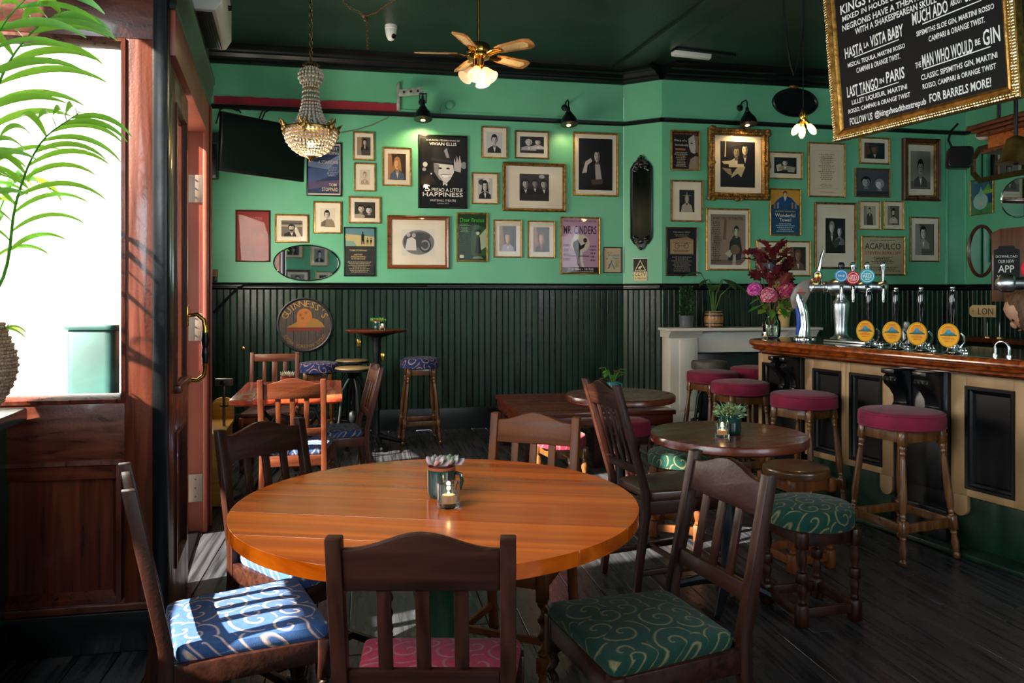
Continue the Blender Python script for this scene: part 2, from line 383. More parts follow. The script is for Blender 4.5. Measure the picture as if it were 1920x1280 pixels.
def wainscot(W, parent, t0, t1, pitch=.0628):
    n = max(1, round((t1 - t0) / pitch)); p = (t1 - t0) / n; rr = random.Random(n)
    me = None
    for i in range(n):
        if me is None:
            w = p / 2 - .0012
            sec = [(-w, 0), (-w, .010), (-w + .004, .014), (w - .012, .014), (w - .009, .010), (w - .006, .0145), (w - .002, .012), (w, .008), (w, 0)]
            m = M(); m.prism(sec, (0, 0, .22), (1, 0, 0), (0, -1, 0), (0, 0, DADO - .07 - .22))
            o = obj('wainscot_board', m, k.dgreen, parent, smooth=25); me = o.data
        else:
            o = bpy.data.objects.new('wainscot_board', me); COL.objects.link(o); o.parent = parent
        o.location = W.pt(t0 + (i + .5) * p, 0, .002 + rr.uniform(0, .002)); o.rotation_euler = (0, 0, W.a)
ts = WA.hit(395)[0]
wainscot(WA, wa, ts, WA.L)
wainscot(WP, wp, 0, WP.L)
wainscot(WB, wb, 0, WB.L)
wainscot(WC, wc, 0, 1.6)
# painted maroon band above the picture rail
t0, t1 = WA.hit(402, 190)[0], WA.hit(746, 200)[0]
m = M(); pl = [(t0, RAIL + .05), (t1, RAIL + .05), (t1 + .02, RAIL + .09), (t1, RAIL + .125)]
q = 40
for i in range(q + 1):
    pl.append((t1 + (t0 - t1) * i / q, RAIL + .128 + rnd.uniform(-.006, .006)))
m.prism(pl, WA.pt(0, 0, .013), WA.u, (0, 0, 1), -WA.n * .012); S(obj('trim_band', m, k.maroon, smooth=0))
# vertical beading strips at the curved right-hand corner
for x in (1774, 1810):
    W = WB; t = W.hit(x)[0]; m = M(); m.prism([(t - .016, DADO), (t + .016, DADO), (t + .016, RAIL), (t - .016, RAIL)], W.p, W.u, (0, 0, 1), W.n * .02)
    S(obj('trim_strip', m, k.green, bevel=.006))
# ceiling, with a lower dark beam line running to the pier
ce = S(obj('ceiling', M().prism([(-.5, -2.7), (8.6, -2.7), (8.6, 9.4), (-3.6, 9.4), (-3.32, 7.5), (-2.1, 4.72), (-1.95, 4.4), (-1.5, 3.1), (-2.0, 2.95), (-1.98, 2.75)], (0, 0, CEIL), (1, 0, 0), (0, 1, 0), (0, 0, .1)), k.ceil))
m = M(); a = Vector((1.20, 8.2, CEIL)); b = Vector((2.05, 5.2, CEIL)); m.beam(a, b, .30, .06); S(obj('trim_ceiling_seam', m, k.ceil, bevel=.01))
# walls out of view that close the room: behind the camera (with shopfront openings), far right, hidden left corner
def plainwall(name, p, q, z0, z1, mat, th=.1):
    p, q = Vector((*p, 0)), Vector((*q, 0)); d = (q - p); n = Vector((-d.y, d.x, 0)).normalized()
    m = M(); m.prism([(0, z0), (d.length, z0), (d.length, z1), (0, z1)], p, d.normalized(), (0, 0, 1), n * th); return S(obj(name, m, mat))
plainwall('wall_front', (7.6, -2.5), (-2.9, -2.5), 0, CEIL, k.green, .1)
plainwall('wall_far_right', (6.9, 1.7), (7.3, -2.6), 0, CEIL, k.dgreen)
# ------------------------------------------------ the glazed timber screen on the street side
WS = Wall((-2.18, 2.872), A0, .80)                       # faces the room; its far end is the lobby corner
screen = bpy.data.objects.new('window_1', None); COL.objects.link(screen); S(screen)
def sx(x, y=HY): return WS.hit(x, y)[0]
def spanel(name, x0, x1, z0, z1, o0, o1, mat, bevel=0, par=screen):
    m = M(); m.prism([(x0, z0), (x1, z0), (x1, z1), (x0, z1)], WS.pt(0, 0, o0), WS.u, (0, 0, 1), WS.n * (o1 - o0)); return obj(name, m, mat, par, bevel)
TOP = 2.62
xl, xr = -.25, sx(238); xc = sx(291)
ztop, zb = zat(78, 2.95), zat(745, 2.98)
spanel('top_rail', xl, xc, ztop + .02, ztop + .26, -.03, .03, k.mahox, .003)
spanel('head_panel', xl, xc, ztop + .26, CEIL, -.03, .012, k.maho)
spanel('stile', xr, xc, 0, ztop + .02, -.03, .03, k.maho, .003)
spanel('middle_rail', xl, xr, zb - .31, zb - .02, -.03, .03, k.mahox, .003)
zp1, zp0 = zat(862, 2.98), zat(1122, 2.98)
spanel('lower_panel', xl, xr, zp0 - .02, zp1 + .02, -.03, .004, k.maho)
spanel('bottom_rail', xl, xr, .0, zp0 - .0, -.03, .03, k.mahox, .003)
spanel('skirting_board', xl, xc + .02, 0, .155, .03, .05, k.black, .006)
spanel('skirting_moulding', xl, xc + .02, .155, .185, .03, .045, k.mahox, .008)
def bead(name, x0, x1, z0, z1, w, o0, o1, mat):
    m = M(); m.T = Matrix.Translation(WS.pt((x0 + x1) / 2, (z0 + z1) / 2, 0)) @ Matrix.Rotation(A0, 4, 'Z')
    m.ring(x1 - x0, z1 - z0, [(-.004, -o0), (-.004, -o1), (w * .35, -o1 - .004), (w * .5, -o1 + .006), (w, -o0 - .002), (w, -o0)]); return obj(name, m, mat, screen, smooth=25)
bead('glazing_bead', xl - .3, xr, zb - .015, ztop + .015, .03, -.01, .034, k.maho)
bead('panel_moulding', xl - .3, xr - .015, zp0, zp1, .035, 0, .036, k.maho)
bead('head_moulding', xl - .3, xr + .0, ztop + .245, CEIL - .2, .05, .0, .034, k.maho)
spanel('glass_pane', xl - .3, xr, zb - .02, ztop + .02, -.012, -.006, k.winglass)
# dark corner post
m = M(); pc = WS.pt(xc + .035, 0, 0); m.box(pc + Vector((-.012, 0, 1.9)), (.06, .07, 3.8), A0); S(obj('trim_corner_post', m, k.black, bevel=.012))
# ------------------------------------------------ lobby side: a closed glazed door leaf, then the open doorway
C0 = Vector((-1.385, 3.06, 0)); C1 = Vector((-1.852, 4.58, 0)); dl = (C1 - C0).normalized(); aL = math.atan2(dl.y, dl.x)
WL = Wall((C0.x, C0.y), aL, (C1 - C0).length)            # its room side is to the right of its run
def lp(t, z, o=0): return WL.pt(t, z, o)
def lpan(name, t0, t1, z0, z1, o0, o1, mat, par, bevel=0):
    m = M(); m.prism([(t0, z0), (t1, z0), (t1, z1), (t0, z1)], WL.pt(0, 0, o0), WL.u, (0, 0, 1), WL.n * (o1 - o0)); return obj(name, m, mat, par, bevel)
TM = .62; TE = WL.L
d1 = bpy.data.objects.new('door_1', None); COL.objects.link(d1); S(d1)
lpan('hinge_stile', .0, .13, 0.01, 2.30, -.025, .025, k.maho, d1, .003)
lpan('lock_stile', TM - .13, TM, 0.01, 2.30, -.025, .025, k.maho, d1, .003)
lpan('top_rail', .13, TM - .13, 2.17, 2.30, -.025, .025, k.maho, d1, .003)
lpan('middle_rail', .13, TM - .13, .80, .98, -.025, .025, k.maho, d1, .003)
lpan('glazing_sill', .10, TM - .1, .965, 1.0, .02, .05, k.maho, d1, .006)
lpan('bottom_rail', .13, TM - .13, .01, .24, -.025, .025, k.maho, d1, .003)
lpan('lower_panel', .13, TM - .13, .24, .80, -.02, .008, k.maho, d1)
lpan('glass_pane', .13, TM - .13, .98, 2.17, -.006, 0, k.winglass, d1)
for z0, z1 in ((.24, .80), (.98, 2.17)):
    m = M(); m.T = Matrix.Translation(WL.pt((.13 + TM - .13) / 2, (z0 + z1) / 2)) @ Matrix.Rotation(aL, 4, 'Z')
    m.ring(TM - .26, z1 - z0, [(-.003, -.0), (-.003, -.032), (.01, -.034), (.022, -.012), (.022, 0)]); obj('moulding', m, k.maho, d1, smooth=25)
# pull handle with turned black grip on brass arms
hz0, hz1 = zat(716, 3.55), zat(592, 3.55); th = TM - .055
hd = obj('door_handle', M().tube([lp(th, hz1, .025), lp(th, hz1 + .005, .07), lp(th, hz1 - .02, .098), lp(th, hz1 - .06, .105), lp(th, hz1 - .08, .105)], [.010, .010, .011, .013, .015], 10), k.brass, d1)
obj('handle_grip', M().lat2([(.012, 0), (.015, .06), (.014, .12), (.018, .28), (.015, .46), (.013, .5), (.015, .54), (.0185, .72), (.015, .9), (.016, .95), (.012, 1)], lp(th, hz0 + .075, .105), lp(th, hz1 - .075, .105), 14), k.black, hd)
obj('lower_arm', M().tube([lp(th, hz0 + .08, .105), lp(th, hz0 + .05, .105), lp(th, hz0 + .02, .098), lp(th, hz0, .07), lp(th, hz0, .025)], [.015, .012, .011, .010, .012], 10), k.brass, hd)
m = M(); m.box(lp(th, hz1, .028), (.03, .09, .006), aL + R(90)); m.box(lp(th, hz1, .028), (.045, .008, .1), aL); obj('back_plate', m, k.brass, hd, .002)
# casing, jamb and hinges
fr = bpy.data.objects.new('door_2', None); COL.objects.link(fr); S(fr)
lpan('door_jamb', TE - .135, TE - .085, 0, 2.42, -.16, .02, k.red, fr, .003)
lpan('door_stop', TE - .155, TE - .135, 0, 2.35, -.16, -.08, k.red, fr, .003)
lpan('casing', TE - .15, TE, 0, 2.5, .02, .045, k.red, fr, .006)
lpan('casing_bead', TE - .025, TE + .003, 0, 2.5, .045, .06, k.red, fr, .006)
lpan('lintel', -.03, TE, 2.32, 2.52, -.12, .045, k.red, fr, .004)
lpan('threshold', .0, TE, -.02, .012, -.2, .0, k.black, fr, .004)
hingem = base('worn_steel_hinge', '8c7a6a', .45, .6)
for z in (1.99, 1.19, .26):
    m = M(); m.box(lp(TE - .137, z, -.02), (.075, .006, .16), aL + R(90))
    hg = obj('hinge', m, hingem, fr, .001)
    m = M()
    for j in range(3): m.lathe([(.005, -.001), (.005, .001)], 8, lp(TE - .141, z - .05 + .05 * j, -.02), Matrix.Rotation(R(90), 3, 'X'))
    obj('screw', m, k.iron, hg)
# second leaf, swung out to the street
o2 = lp(TE - .145, 0, -.15); dd = Vector((-.42, .90, 0)).normalized()
lf = M(); lf.prism([(0, .01), (.66, .01), (.66, 2.3), (0, 2.3)], o2, dd, (0, 0, 1), Vector((dd.y, -dd.x, 0)) * .045)
d3 = S(obj('door_3', lf, k.red, None, .003)); 
m = M(); m.prism([(.02, .02), (.64, .02), (.64, .28), (.02, .28)], o2 + Vector((dd.y, -dd.x, 0)) * .046, dd, (0, 0, 1), Vector((dd.y, -dd.x, 0)) * .004); obj('kick_plate', m, k.brass, d3)
# over-door fascia and cornice, wall up to the ceiling
S(obj('trim_fascia', M().prism([(-.05, 2.52), (TE + .01, 2.52), (TE + .01, 2.62), (-.05, 2.62)], WL.pt(0, 0, -.1), WL.u, (0, 0, 1), WL.n * .15), k.dgreen))
m = M(); m.add(*sweep(WL, [(.046, 2.50), (.052, 2.52), (.054, 2.56), (.062, 2.58), (.066, 2.63), (.074, 2.645), (.074, 2.67), (-.1, 2.67), (-.1, 2.50)], -.05, TE + .02)); S(obj('trim_door_cornice', m, k.black, smooth=25))
S(obj('wall_lobby', M().prism([(-.05, 2.66), (TE + .01, 2.66), (TE + .01, CEIL), (-.05, CEIL)], WL.pt(0, 0, -.12), WL.u, (0, 0, 1), WL.n * .16), k.dgreen))
# pavement tiles in the doorway, street beyond
pv = S(obj('trim_threshold_tiles', M().prism([(-.0, -.32), (TE, -.32), (TE, -.012), (0, -.012)], WL.pt(0, -.03, 0), WL.u, -WL.n * -1, (0, 0, .02)), k.black))
kt = [base('black_threshold_tile', '1c1a1a', .3), base('white_threshold_tile', 'd8d2c4', .35)]
nt_ = 15; p = TE / nt_
for i in range(nt_):
    for j in range(4):
        m = M(); m.box((0, 0, 0), (p - .004, .076, .012)); o = obj('tile', m, kt[(i + j) % 2], pv, .001, 1)
        o.location = lp((i + .5) * p, -.002, -.05 - j * .08); o.rotation_euler = (0, 0, aL)
S(obj('ground', M().span((-16, 2.4, -.25), (-.9, 16, -.14)), mottle(base('pale_pavement', 'b9b4aa', .8), 'aaa59b', 'c6c1b8', (2, 2, 2))))
# hidden corner wall behind the lobby, with its window opening
H0 = Vector((-2.02, 4.72, 0)); H1 = Vector((-3.2, 7.5, 0))
WH = Wall((H0.x, H0.y), math.atan2((H1 - H0).y, (H1 - H0).x), (H1 - H0).length)
def hslab(t0, t1, z0, z1): 
    m = M(); m.prism([(t0, z0), (t1, z0), (t1, z1), (t0, z1)], WH.p, WH.u, (0, 0, 1), -WH.n * .12); return m
HA, HB, HZ0, HZ1 = .92, 1.36, 1.05, 1.42
for a_ in ((-.02, HA, 0, CEIL), (HB, WH.L + .3, 0, CEIL), (HA, HB, 0, HZ0), (HA, HB, HZ1, CEIL)): S(obj('wall_lobby_corner', hslab(*a_), k.dgreen))
S(obj('wall_return', M().hexa([lp(TE - .06, 0, .0), lp(TE - .02, 0, .0), WH.pt(.06, 0, 0), WH.pt(.0, 0, 0)], [lp(TE - .06, CEIL, .0), lp(TE - .02, CEIL, .0), WH.pt(.06, CEIL, 0), WH.pt(.0, CEIL, 0)]), k.green))
# street-side wall beside the camera: dark panelled dwarf wall with a ledge, big panes above
L0 = Vector((-1.83, 2.84, 0)); dL = Vector((.25, -.968, 0)).normalized(); LL = 4.9
lw = M(); nL = Vector((-dL.y, dL.x, 0))                  # towards the room
lw.prism([(-.2, 0), (LL + .6, 0), (LL + .6, .90), (-.2, .90)], L0 - nL * .06, dL, (0, 0, 1), -nL * .22); wl = S(obj('wall_left', lw, k.dgreen))
m = M(); m.prism([(-.05, .9), (LL, .9), (LL, .95), (-.05, .95)], L0 + nL * .02, dL, (0, 0, 1), -nL * .36); S(obj('trim_ledge', m, mottle(base('blue_green_ledge_paint', '1e3b3a', .3), '17302f', '274846', (5, 5, 5)), bevel=.01))
m = M(); m.prism([(0, 0), (LL, 0), (LL, .14), (0, .14)], L0 - nL * .06, dL, (0, 0, 1), nL * .03); S(obj('baseboard_left', m, k.black, bevel=.006))
for z0, z1 in ((.24, .80),):
    for a in (.12, 1.0, 1.9, 2.8):
        m = M(); m.T = Matrix.Translation(L0 + dL * (a + .36) + Vector((0, 0, (z0 + z1) / 2)) - nL * .06) @ Matrix.Rotation(math.atan2(dL.y, dL.x) + math.pi, 4, 'Z')
        m.ring(.72, z1 - z0, [(0, 0), (0, -.014), (.012, -.018), (.03, -.004), (.03, 0)]); obj('moulding', m, k.dgreen, wl, smooth=25)
wh = M()
WIN_TOP = 1.46
wh.prism([(-.0, 2.85), (LL, 2.85), (LL, CEIL), (0, CEIL)], L0 - nL * .12, dL, (0, 0, 1), -nL * .14)
S(obj('wall_left_head', wh, k.dgreen))
for a in (.02, 1.55, 3.05, 4.6):
    m = M(); m.prism([(a, .95), (a + .08, .95), (a + .08, 2.85), (a, 2.85)], L0 - nL * .14, dL, (0, 0, 1), -nL * .08); S(obj('trim_mullion', m, k.maho, bevel=.006))
m = M(); m.prism([(0, .95), (LL, .95), (LL, 2.85), (0, 2.85)], L0 - nL * .17, dL, (0, 0, 1), -nL * .006); S(obj('window_2', m, k.winglass))
# unseen slab added above that window so only low sun gets in
m = M(); m.prism([(.55, 0), (LL + .4, 0), (LL + .4, 1), (.55, 1)], L0 - nL * .3 + Vector((0, 0, 2.9)), dL, -nL * 1.2 + Vector((0, 0, -.6)), Vector((0, 0, .02)))
S(obj('trim_sun_blocker', m, base('sun_blocker_green', '14261e', .9)))

# white rendered street fronts outside, seen through the panes
ext = mottle(base('white_street_render', 'e8e6e0', .8), 'dedbd4', 'f0eeea', (2, 2, 2))
S(obj('wall_street_side', M().prism([(-.02, -.14), (HA, -.14), (HA, CEIL + .4), (-.02, CEIL + .4)], WH.p - WH.n * .13, WH.u, (0, 0, 1), -WH.n * .05), ext))
S(obj('wall_street_side', M().prism([(HB, -.14), (WH.L + .5, -.14), (WH.L + .5, CEIL + .4), (HB, CEIL + .4)], WH.p - WH.n * .13, WH.u, (0, 0, 1), -WH.n * .05), ext))
for z0, z1 in ((-.14, HZ0), (HZ1, CEIL + .4)): S(obj('wall_street_side', M().prism([(HA, z0), (HB, z0), (HB, z1), (HA, z1)], WH.p - WH.n * .13, WH.u, (0, 0, 1), -WH.n * .05), ext))
S(obj('wall_street_front', M().span((-9, 8.2, -.14), (-2.9, 8.4, 5.5)), ext))
S(obj('wall_street_side', M().prism([(-.10, -.14), (-.03, -.14), (-.03, CEIL + .4), (-.10, CEIL + .4)], WH.p + WH.n * -.02, WH.u, (0, 0, 1), -WH.n * .17), ext))
# ================================================================ furniture
def twist(p, q, r=.016, turns=3.2, n=26):              # barley-twist shaft
    m = M(); p, q = Vector(p), Vector(q); d = q - p
    vs = []; fs = []; nn = 10
    for j in range(n + 1):
        f = j / n; a = f * turns * 2 * math.pi
        off = Vector((math.cos(a), math.sin(a), 0)) * r * .42; c = p + d * f + off
        for i in range(nn):
            t = 2 * math.pi * i / nn; vs.append(c + Vector((math.cos(t), math.sin(t), 0)) * r * .82)
    for j in range(n):
        for i in range(nn): fs.append((j * nn + i, j * nn + (i + 1) % nn, (j + 1) * nn + (i + 1) % nn, (j + 1) * nn + i))
    fs += [tuple(range(nn - 1, -1, -1)), tuple(range(n * nn, (n + 1) * nn))]
    m.add(vs, fs); return m
def pad(poly, z0, th, dome=.012, r=.02, inset=.0):     # upholstered pad over an outline
    m = M(); k_ = len(poly); c = Vector((sum(p[0] for p in poly) / k_, sum(p[1] for p in poly) / k_, 0)); rows = []
    for s_, z in ((1 - .02, 0), (1, .25), (1, .6), (.985, .85), (.94, .97), (.86, 1.0)):
        rows.append([c + (Vector((x, y, 0)) - c) * s_ + Vector((0, 0, z0 + th * z)) for x, y in poly])
    for s_ in (.6, .3): rows.append([c + (Vector((x, y, 0)) - c) * s_ + Vector((0, 0, z0 + th + dome * (1 - s_ ** 2))) for x, y in poly])
    vs = [p for r_ in rows for p in r_]; fs = []
    for j in range(len(rows) - 1):
        for i in range(k_): fs.append((j * k_ + i, j * k_ + (i + 1) % k_, (j + 1) * k_ + (i + 1) % k_, (j + 1) * k_ + i))
    fs += [tuple(range(k_ - 1, -1, -1)), tuple(range((len(rows) - 1) * k_, len(rows) * k_))]
    return m.add(vs, fs)
def rrect(pts, r, n=4):                                 # round the corners of an outline
    out = []; k_ = len(pts)
    for i in range(k_):
        p, a, b = Vector(pts[i]), Vector(pts[i - 1]), Vector(pts[(i + 1) % k_])
        u, v = (a - p).normalized() * r, (b - p).normalized() * r
        for j in range(n + 1):
            t = j / n; out.append(tuple(p + u * (1 - t) ** 2 + v * t ** 2))
    return out
def chair(label, loc, rz, wd, seat, H=.885, W=.385, rake=.085, slats=3, crest='arch', legs='twist', sw=.03, seatpad=True):
    t = thing('dining_chair', label, 'chair', loc, rz, 'slat back dining chairs')
    hw = W / 2; px = hw - .0175; yb = -.20; sh = .425
    for s in (-1, 1):                                   # rear posts: leg and back in one bent piece
        m = M(); P = [(s * (px + .0), yb - .05, 0), (s * px, yb, .36), (s * px, yb, .47), (s * px, yb - rake, H)]
        w = [.03, .036, .036, .034]; vs = []
        for (x, y, z), q in zip(P, w): vs += [(x - .0165, y - q / 2, z), (x + .0165, y - q / 2, z), (x + .0165, y + q / 2, z), (x - .0165, y + q / 2, z)]
        fs = [(3, 2, 1, 0), (12, 13, 14, 15)] + [(4 * j + i, 4 * j + (i + 1) % 4, 4 * j + 4 + (i + 1) % 4, 4 * j + 4 + i) for j in range(3) for i in range(4)]
        m.add(vs, fs); obj('back_post', m, wd, t, .004)
    def yz(z): return yb - rake * max(0, (z - .47) / (H - .47))
    iw = px - .0165
    # crest rail
    zc = H - .115; pl = [(-iw, zc), (iw, zc)]
    if crest == 'arch':
        n = 14
        for i in range(n + 1):
            x = iw - 2 * iw * i / n; f = x / iw
            pl.append((x, H - .022 + .034 * (math.cos(math.pi * min(1, abs(f) * 1.08)) * .5 + .5) - .004))
    else:
        zc = H - .075; pl = [(-iw, zc), (iw, zc), (iw, H - .015), (-iw, H - .015)]
    sl = Vector((0, yz(H) - yz(zc), H - zc)); sl = sl / (H - zc)
    m = M(); m.prism([(x, z - zc) for x, z in pl], (0, yz(zc) - .011, zc), (1, 0, 0), sl, (0, .022, 0)); obj('crest_rail', m, wood_x.get(wd.name, wd), t, .003)
    # lower back rail
    zl = .545; m = M(); m.prism([(-iw, 0), (iw, 0), (iw, .045), (-iw, .045)], (0, yz(zl) - .01, zl), (1, 0, 0), sl, (0, .02, 0)); obj('back_rail', m, wood_x.get(wd.name, wd), t, .003)
    for i in range(slats):
        x = -iw + 2 * iw * (i + 1) / (slats + 1); w_ = sw * (1.5 if (crest != 'arch' and i == slats // 2) else 1)
        m = M(); m.prism([(x - w_ / 2, 0), (x + w_ / 2, 0), (x + w_ / 2, zc - zl - .035), (x - w_ / 2, zc - zl - .035)], (0, yz(zl + .04) - .005, zl + .04), (1, 0, 0), sl, (0, .011, 0))
        obj('back_slat', m, wd, t, .002)
    # seat frame, tapering to the back
    fw = hw + .022; yf = .215
    rails = [((-fw + .016, yf - .014), (fw - .016, yf - .014)), ((-px, yb), (px, yb))]
    m = M()
    for (a, b) in rails: m.beam((*a, sh - .03), (*b, sh - .03), .024, .062)
    for s in (-1, 1): m.beam((s * px, yb, sh - .03), (s * (fw - .016), yf - .014, sh - .03), .024, .062)
    obj('seat_frame', m, wood_x.get(wd.name, wd), t, .003)
    for s in (-1, 1):
        m = M(); x, y = s * (fw - .019), yf - .018
        m.box((x, y, .375), (.038, .038, .105))
        if legs == 'twist':
            m.lathe([(.017, .315), (.02, .32), (.014, .327)], 14, (x, y, 0)); tw = twist((x, y, .145), (x, y, .322)); m.add(tw.v, tw.f)
            m.lathe([(.013, .135), (.019, .14), (.019, .147), (.013, .152)], 14, (x, y, 0)); m.box((x, y, .1075), (.036, .036, .055))
            m.lathe([(.013, 0), (.019, .012), (.021, .03), (.014, .05), (.012, .06), (.017, .07), (.016, .082)], 14, (x, y, 0))
        elif legs == 'turn':
            m.lathe([(.012, 0), (.019, .01), (.022, .03), (.02, .05), (.012, .065), (.017, .075)], 16, (x, y, 0)); m.box((x, y, .10), (.036, .036, .05))
            m.lathe([(.016, .125), (.011, .135), (.016, .15), (.011, .16), (.013, .17), (.022, .2), (.02, .23), (.013, .26), (.013, .30), (.017, .31), (.012, .318), (.017, .325)], 16, (x, y, 0))
        else: m.box((x, y, .17), (.034, .034, .34))
        obj('leg', m, wd, t, .002, 1, 50)
    for s in (-1, 1):
        m = M(); m.beam((s * px, yb - .037, .10), (s * (fw - .019), yf - .018, .10), .018, .028); obj('stretcher', m, wd, t, .003)
    m = M(); m.beam((-px - .01, .02, .10), (px + .01, .02, .10), .018, .026); obj('stretcher', m, wood_x.get(wd.name, wd), t, .003)
    if seatpad:
        o = rrect([(-fw + .006, yf - .002), (-px + .004, yb + .022), (px - .004, yb + .022), (fw - .006, yf - .002)], .03)
        obj('seat_cushion', pad(o, sh + .0, .042, .012), seat, t)
    return t
wood_x = {'dark_stained_oak': wood('dark_stained_oak_rail', '1a0b06', '31150b', 'X', .4, .03, spec=.25),
          'walnut_stained_beech': wood('walnut_stained_beech_rail', '46240f', '683818', 'X', .45, .0, spec=.2),
          'golden_stained_beech': wood('golden_stained_beech_rail', '351508', '58290f', 'X', .4, .1, spec=.3)}
def face(dx, dy): return math.atan2(dy, dx) - R(90)     # rotation that turns the front (+Y) to a direction
def cxy(c, f, back=.27):                                # chair origin from the centre of its back top and its facing
    f = Vector((f[0], f[1], 0)).normalized(); return Vector((c[0], c[1], 0)) + f * back, face(f.x, f.y)
CH = [
 ('Dark wooden slat back chair with sunlit pale blue scroll seat beside the timber screen', (-1.03, 2.07), (.88, .47), k.dark, k.blue, {}),
 ('Dark slat back chair seen from behind with crimson scroll seat at the big table', (-.183, 1.55), (0.0, 1), k.dark, k.rscroll, {}),
 ('Dark slat back chair with dark green scroll seat turned sideways to the big round table', (.632, 2.25), (-.935, -.35), k.dark, k.gscroll, {}),
 ('Dark slat back chair with blue scroll seat between lobby door and big round table', (-.945, 2.91), (.80, -.60), k.dark, k.blue, {}),
 ('Mid brown arched slat back chair pushed in beyond the big round table', (.093, 3.13), (-.37, -.93), k.brown, k.blue, {'rake': .07}),
 ('Golden brown slat back chair seen from behind at the red rectangular table', (-1.28, 4.47), (-.17, .98), k.orange, k.blue, {'W': .39}),
 ('Golden brown chair with blue scroll seat standing sideways at the red table end', (-.955, 5.38), (-.94, -.34), k.orange, k.blue, {'W': .39, 'rake': .10}),
 ('Red brown straight topped chair facing out behind the red rectangular table', (-1.99, 6.45), (.2, -.98), k.orange, k.leather, {'crest': 'flat', 'H': .90, 'W': .40}),
 ('Tall leaning dark chair with brown leather seat beside the round table with the candle', (.43, 3.63), (.93, .34), k.dark, k.leather, {'H': .965, 'rake': .15, 'legs': 'turn', 'slats': 4, 'sw': .024, 'W': .36}),
]
for lb, c, f, wd, st, kw in CH:
    p, rz = cxy(c, f, .20 + kw.get('rake', .085) * .9)
    chair(lb, p, rz, wd, st, **kw)

# ---- big round table: planked pine top on a green iron pedestal
T1 = Vector((-.224, 2.324, 0)); T1r = .60
t = thing('round_table', 'Large round orange varnished pine table on a dark green pedestal', 'table', T1, R(-8))
def disc_planks(r, n, z0, z1, gap=.0009):
    out = []
    for i in range(n):
        a, b = -r + 2 * r * i / n + gap, -r + 2 * r * (i + 1) / n - gap; pl = []
        m_ = 40
        ys = [a + (b - a) * j / 10 for j in range(11)]
        pl = [(math.sqrt(max(0, r * r - y * y)), y) for y in ys] + [(-math.sqrt(max(0, r * r - y * y)), y) for y in reversed(ys)]
        m = M(); m.prism(pl, (0, 0, z0), (1, 0, 0), (0, 1, 0), (0, 0, z1 - z0)); out.append(m)
    return out
top = obj('tabletop', M().lathe([(0, .705), (T1r - .03, .705), (T1r - .03, .712), (0, .712)], 64), k.table, t)
for m in disc_planks(T1r, 6, .712, .75): obj('plank', m, k.table, top, .0005, 1)
obj('top_block', M().box((0, 0, .685), (.5, .12, .04)), k.dark, t, .004)
obj('column', M().lathe([(.20, .05), (.2, .06), (.15, .09), (.12, .12), (.105, .17), (.11, .2), (.105, .22), (.07, .25), (.062, .3), (.06, .52), (.075, .55), (.075, .57), (.06, .59), (.07, .62), (.11, .655), (.12, .665)], 32), k.dgreen, t)
for i in range(4):
    a = R(45 + 90 * i); d = Vector((math.cos(a), math.sin(a), 0)); m = M()
    m.tube([d * .12 + Vector((0, 0, .13)), d * .22 + Vector((0, 0, .10)), d * .34 + Vector((0, 0, .045)), d * .42 + Vector((0, 0, .022))], [.035, .032, .026, .022], 10); m.ball(d * .43 + Vector((0, 0, .025)), .025, 10)
    obj('foot', m, k.dgreen, t)
# ---- two smaller round tables
def ptable(label, c, r, wd, rz=0):
    t = thing('pedestal_table', label, 'table', (c[0], c[1], 0), rz)
    obj('tabletop', M().lathe([(0, .708), (r - .012, .708), (r, .715), (r, .744), (r - .005, .75), (0, .75)], 56), wd, t, smooth=50)
    obj('column', M().lathe([(.05, .03), (.045, .08), (.032, .12), (.03, .3), (.04, .34), (.03, .38), (.03, .62), (.05, .66), (.11, .69), (.14, .7), (.14, .708)], 24), k.iron, t)
    for i in range(4):
        a = R(45 + 90 * i); d = Vector((math.cos(a), math.sin(a), 0)); m = M()
        m.tube([d * .02 + Vector((0, 0, .10)), d * .12 + Vector((0, 0, .07)), d * .24 + Vector((0, 0, .025)), d * .27 + Vector((0, 0, .015))], [.03, .022, .016, .014], 8); obj('foot', m, k.iron, t)
    return t
T2 = Vector((.978, 3.475, 0)); T3 = Vector((.687, 4.87, 0))
ptable('Dark brown round pedestal table holding a green potted plant and a lit candle', T2, .346, k.tabled, R(20))
ptable('Smaller brown round table with an orange edge standing in front of the low bench', T3, .344, k.tabled, R(50))
# ---- red rectangular table on scrolled iron trestles
RT = Vector((-1.475, 5.13, 0)); rz = R(13)
t = thing('rectangular_table', 'Red varnished rectangular table on black scrolled iron base near the doorway', 'table', RT, rz)
top = obj('tabletop', M().box((0, 0, .712), (.60, .92, .012)), k.tabler, t)
for i in range(5):
    m = M(); m.box(((i - 2) * .132, 0, .734), (.131, .98, .032)); obj('plank', m, k.tabler, top, .003)
for s in (-1, 1):
    m = M()
    for q in (-1, 1):
        m.tube([(q * .02, s * .3, .70), (q * .16, s * .3, .66), (q * .2, s * .3, .56), (q * .1, s * .3, .45), (q * .03, s * .3, .38), (q * .08, s * .3, .28), (q * .2, s * .3, .14), (q * .26, s * .3, .015)], [.012, .013, .014, .013, .014, .014, .015, .018], 8)
        m.tube([(q * .05 + q * .05 * math.cos(a), s * .3, .57 + .05 * math.sin(a)) for a in [j * .5 for j in range(13)]], .008, 6)
        m.tube([(q * .10 + q * .04 * math.cos(a), s * .3, .30 + .04 * math.sin(a)) for a in [j * .5 for j in range(13)]], .008, 6)
    m.box((0, s * .3, .70), (.5, .05, .012)); obj('iron_trestle', m, k.iron, t)
obj('stretcher_bar', M().beam((0, -.3, .4), (0, .3, .4), .02, .02), k.iron, t)
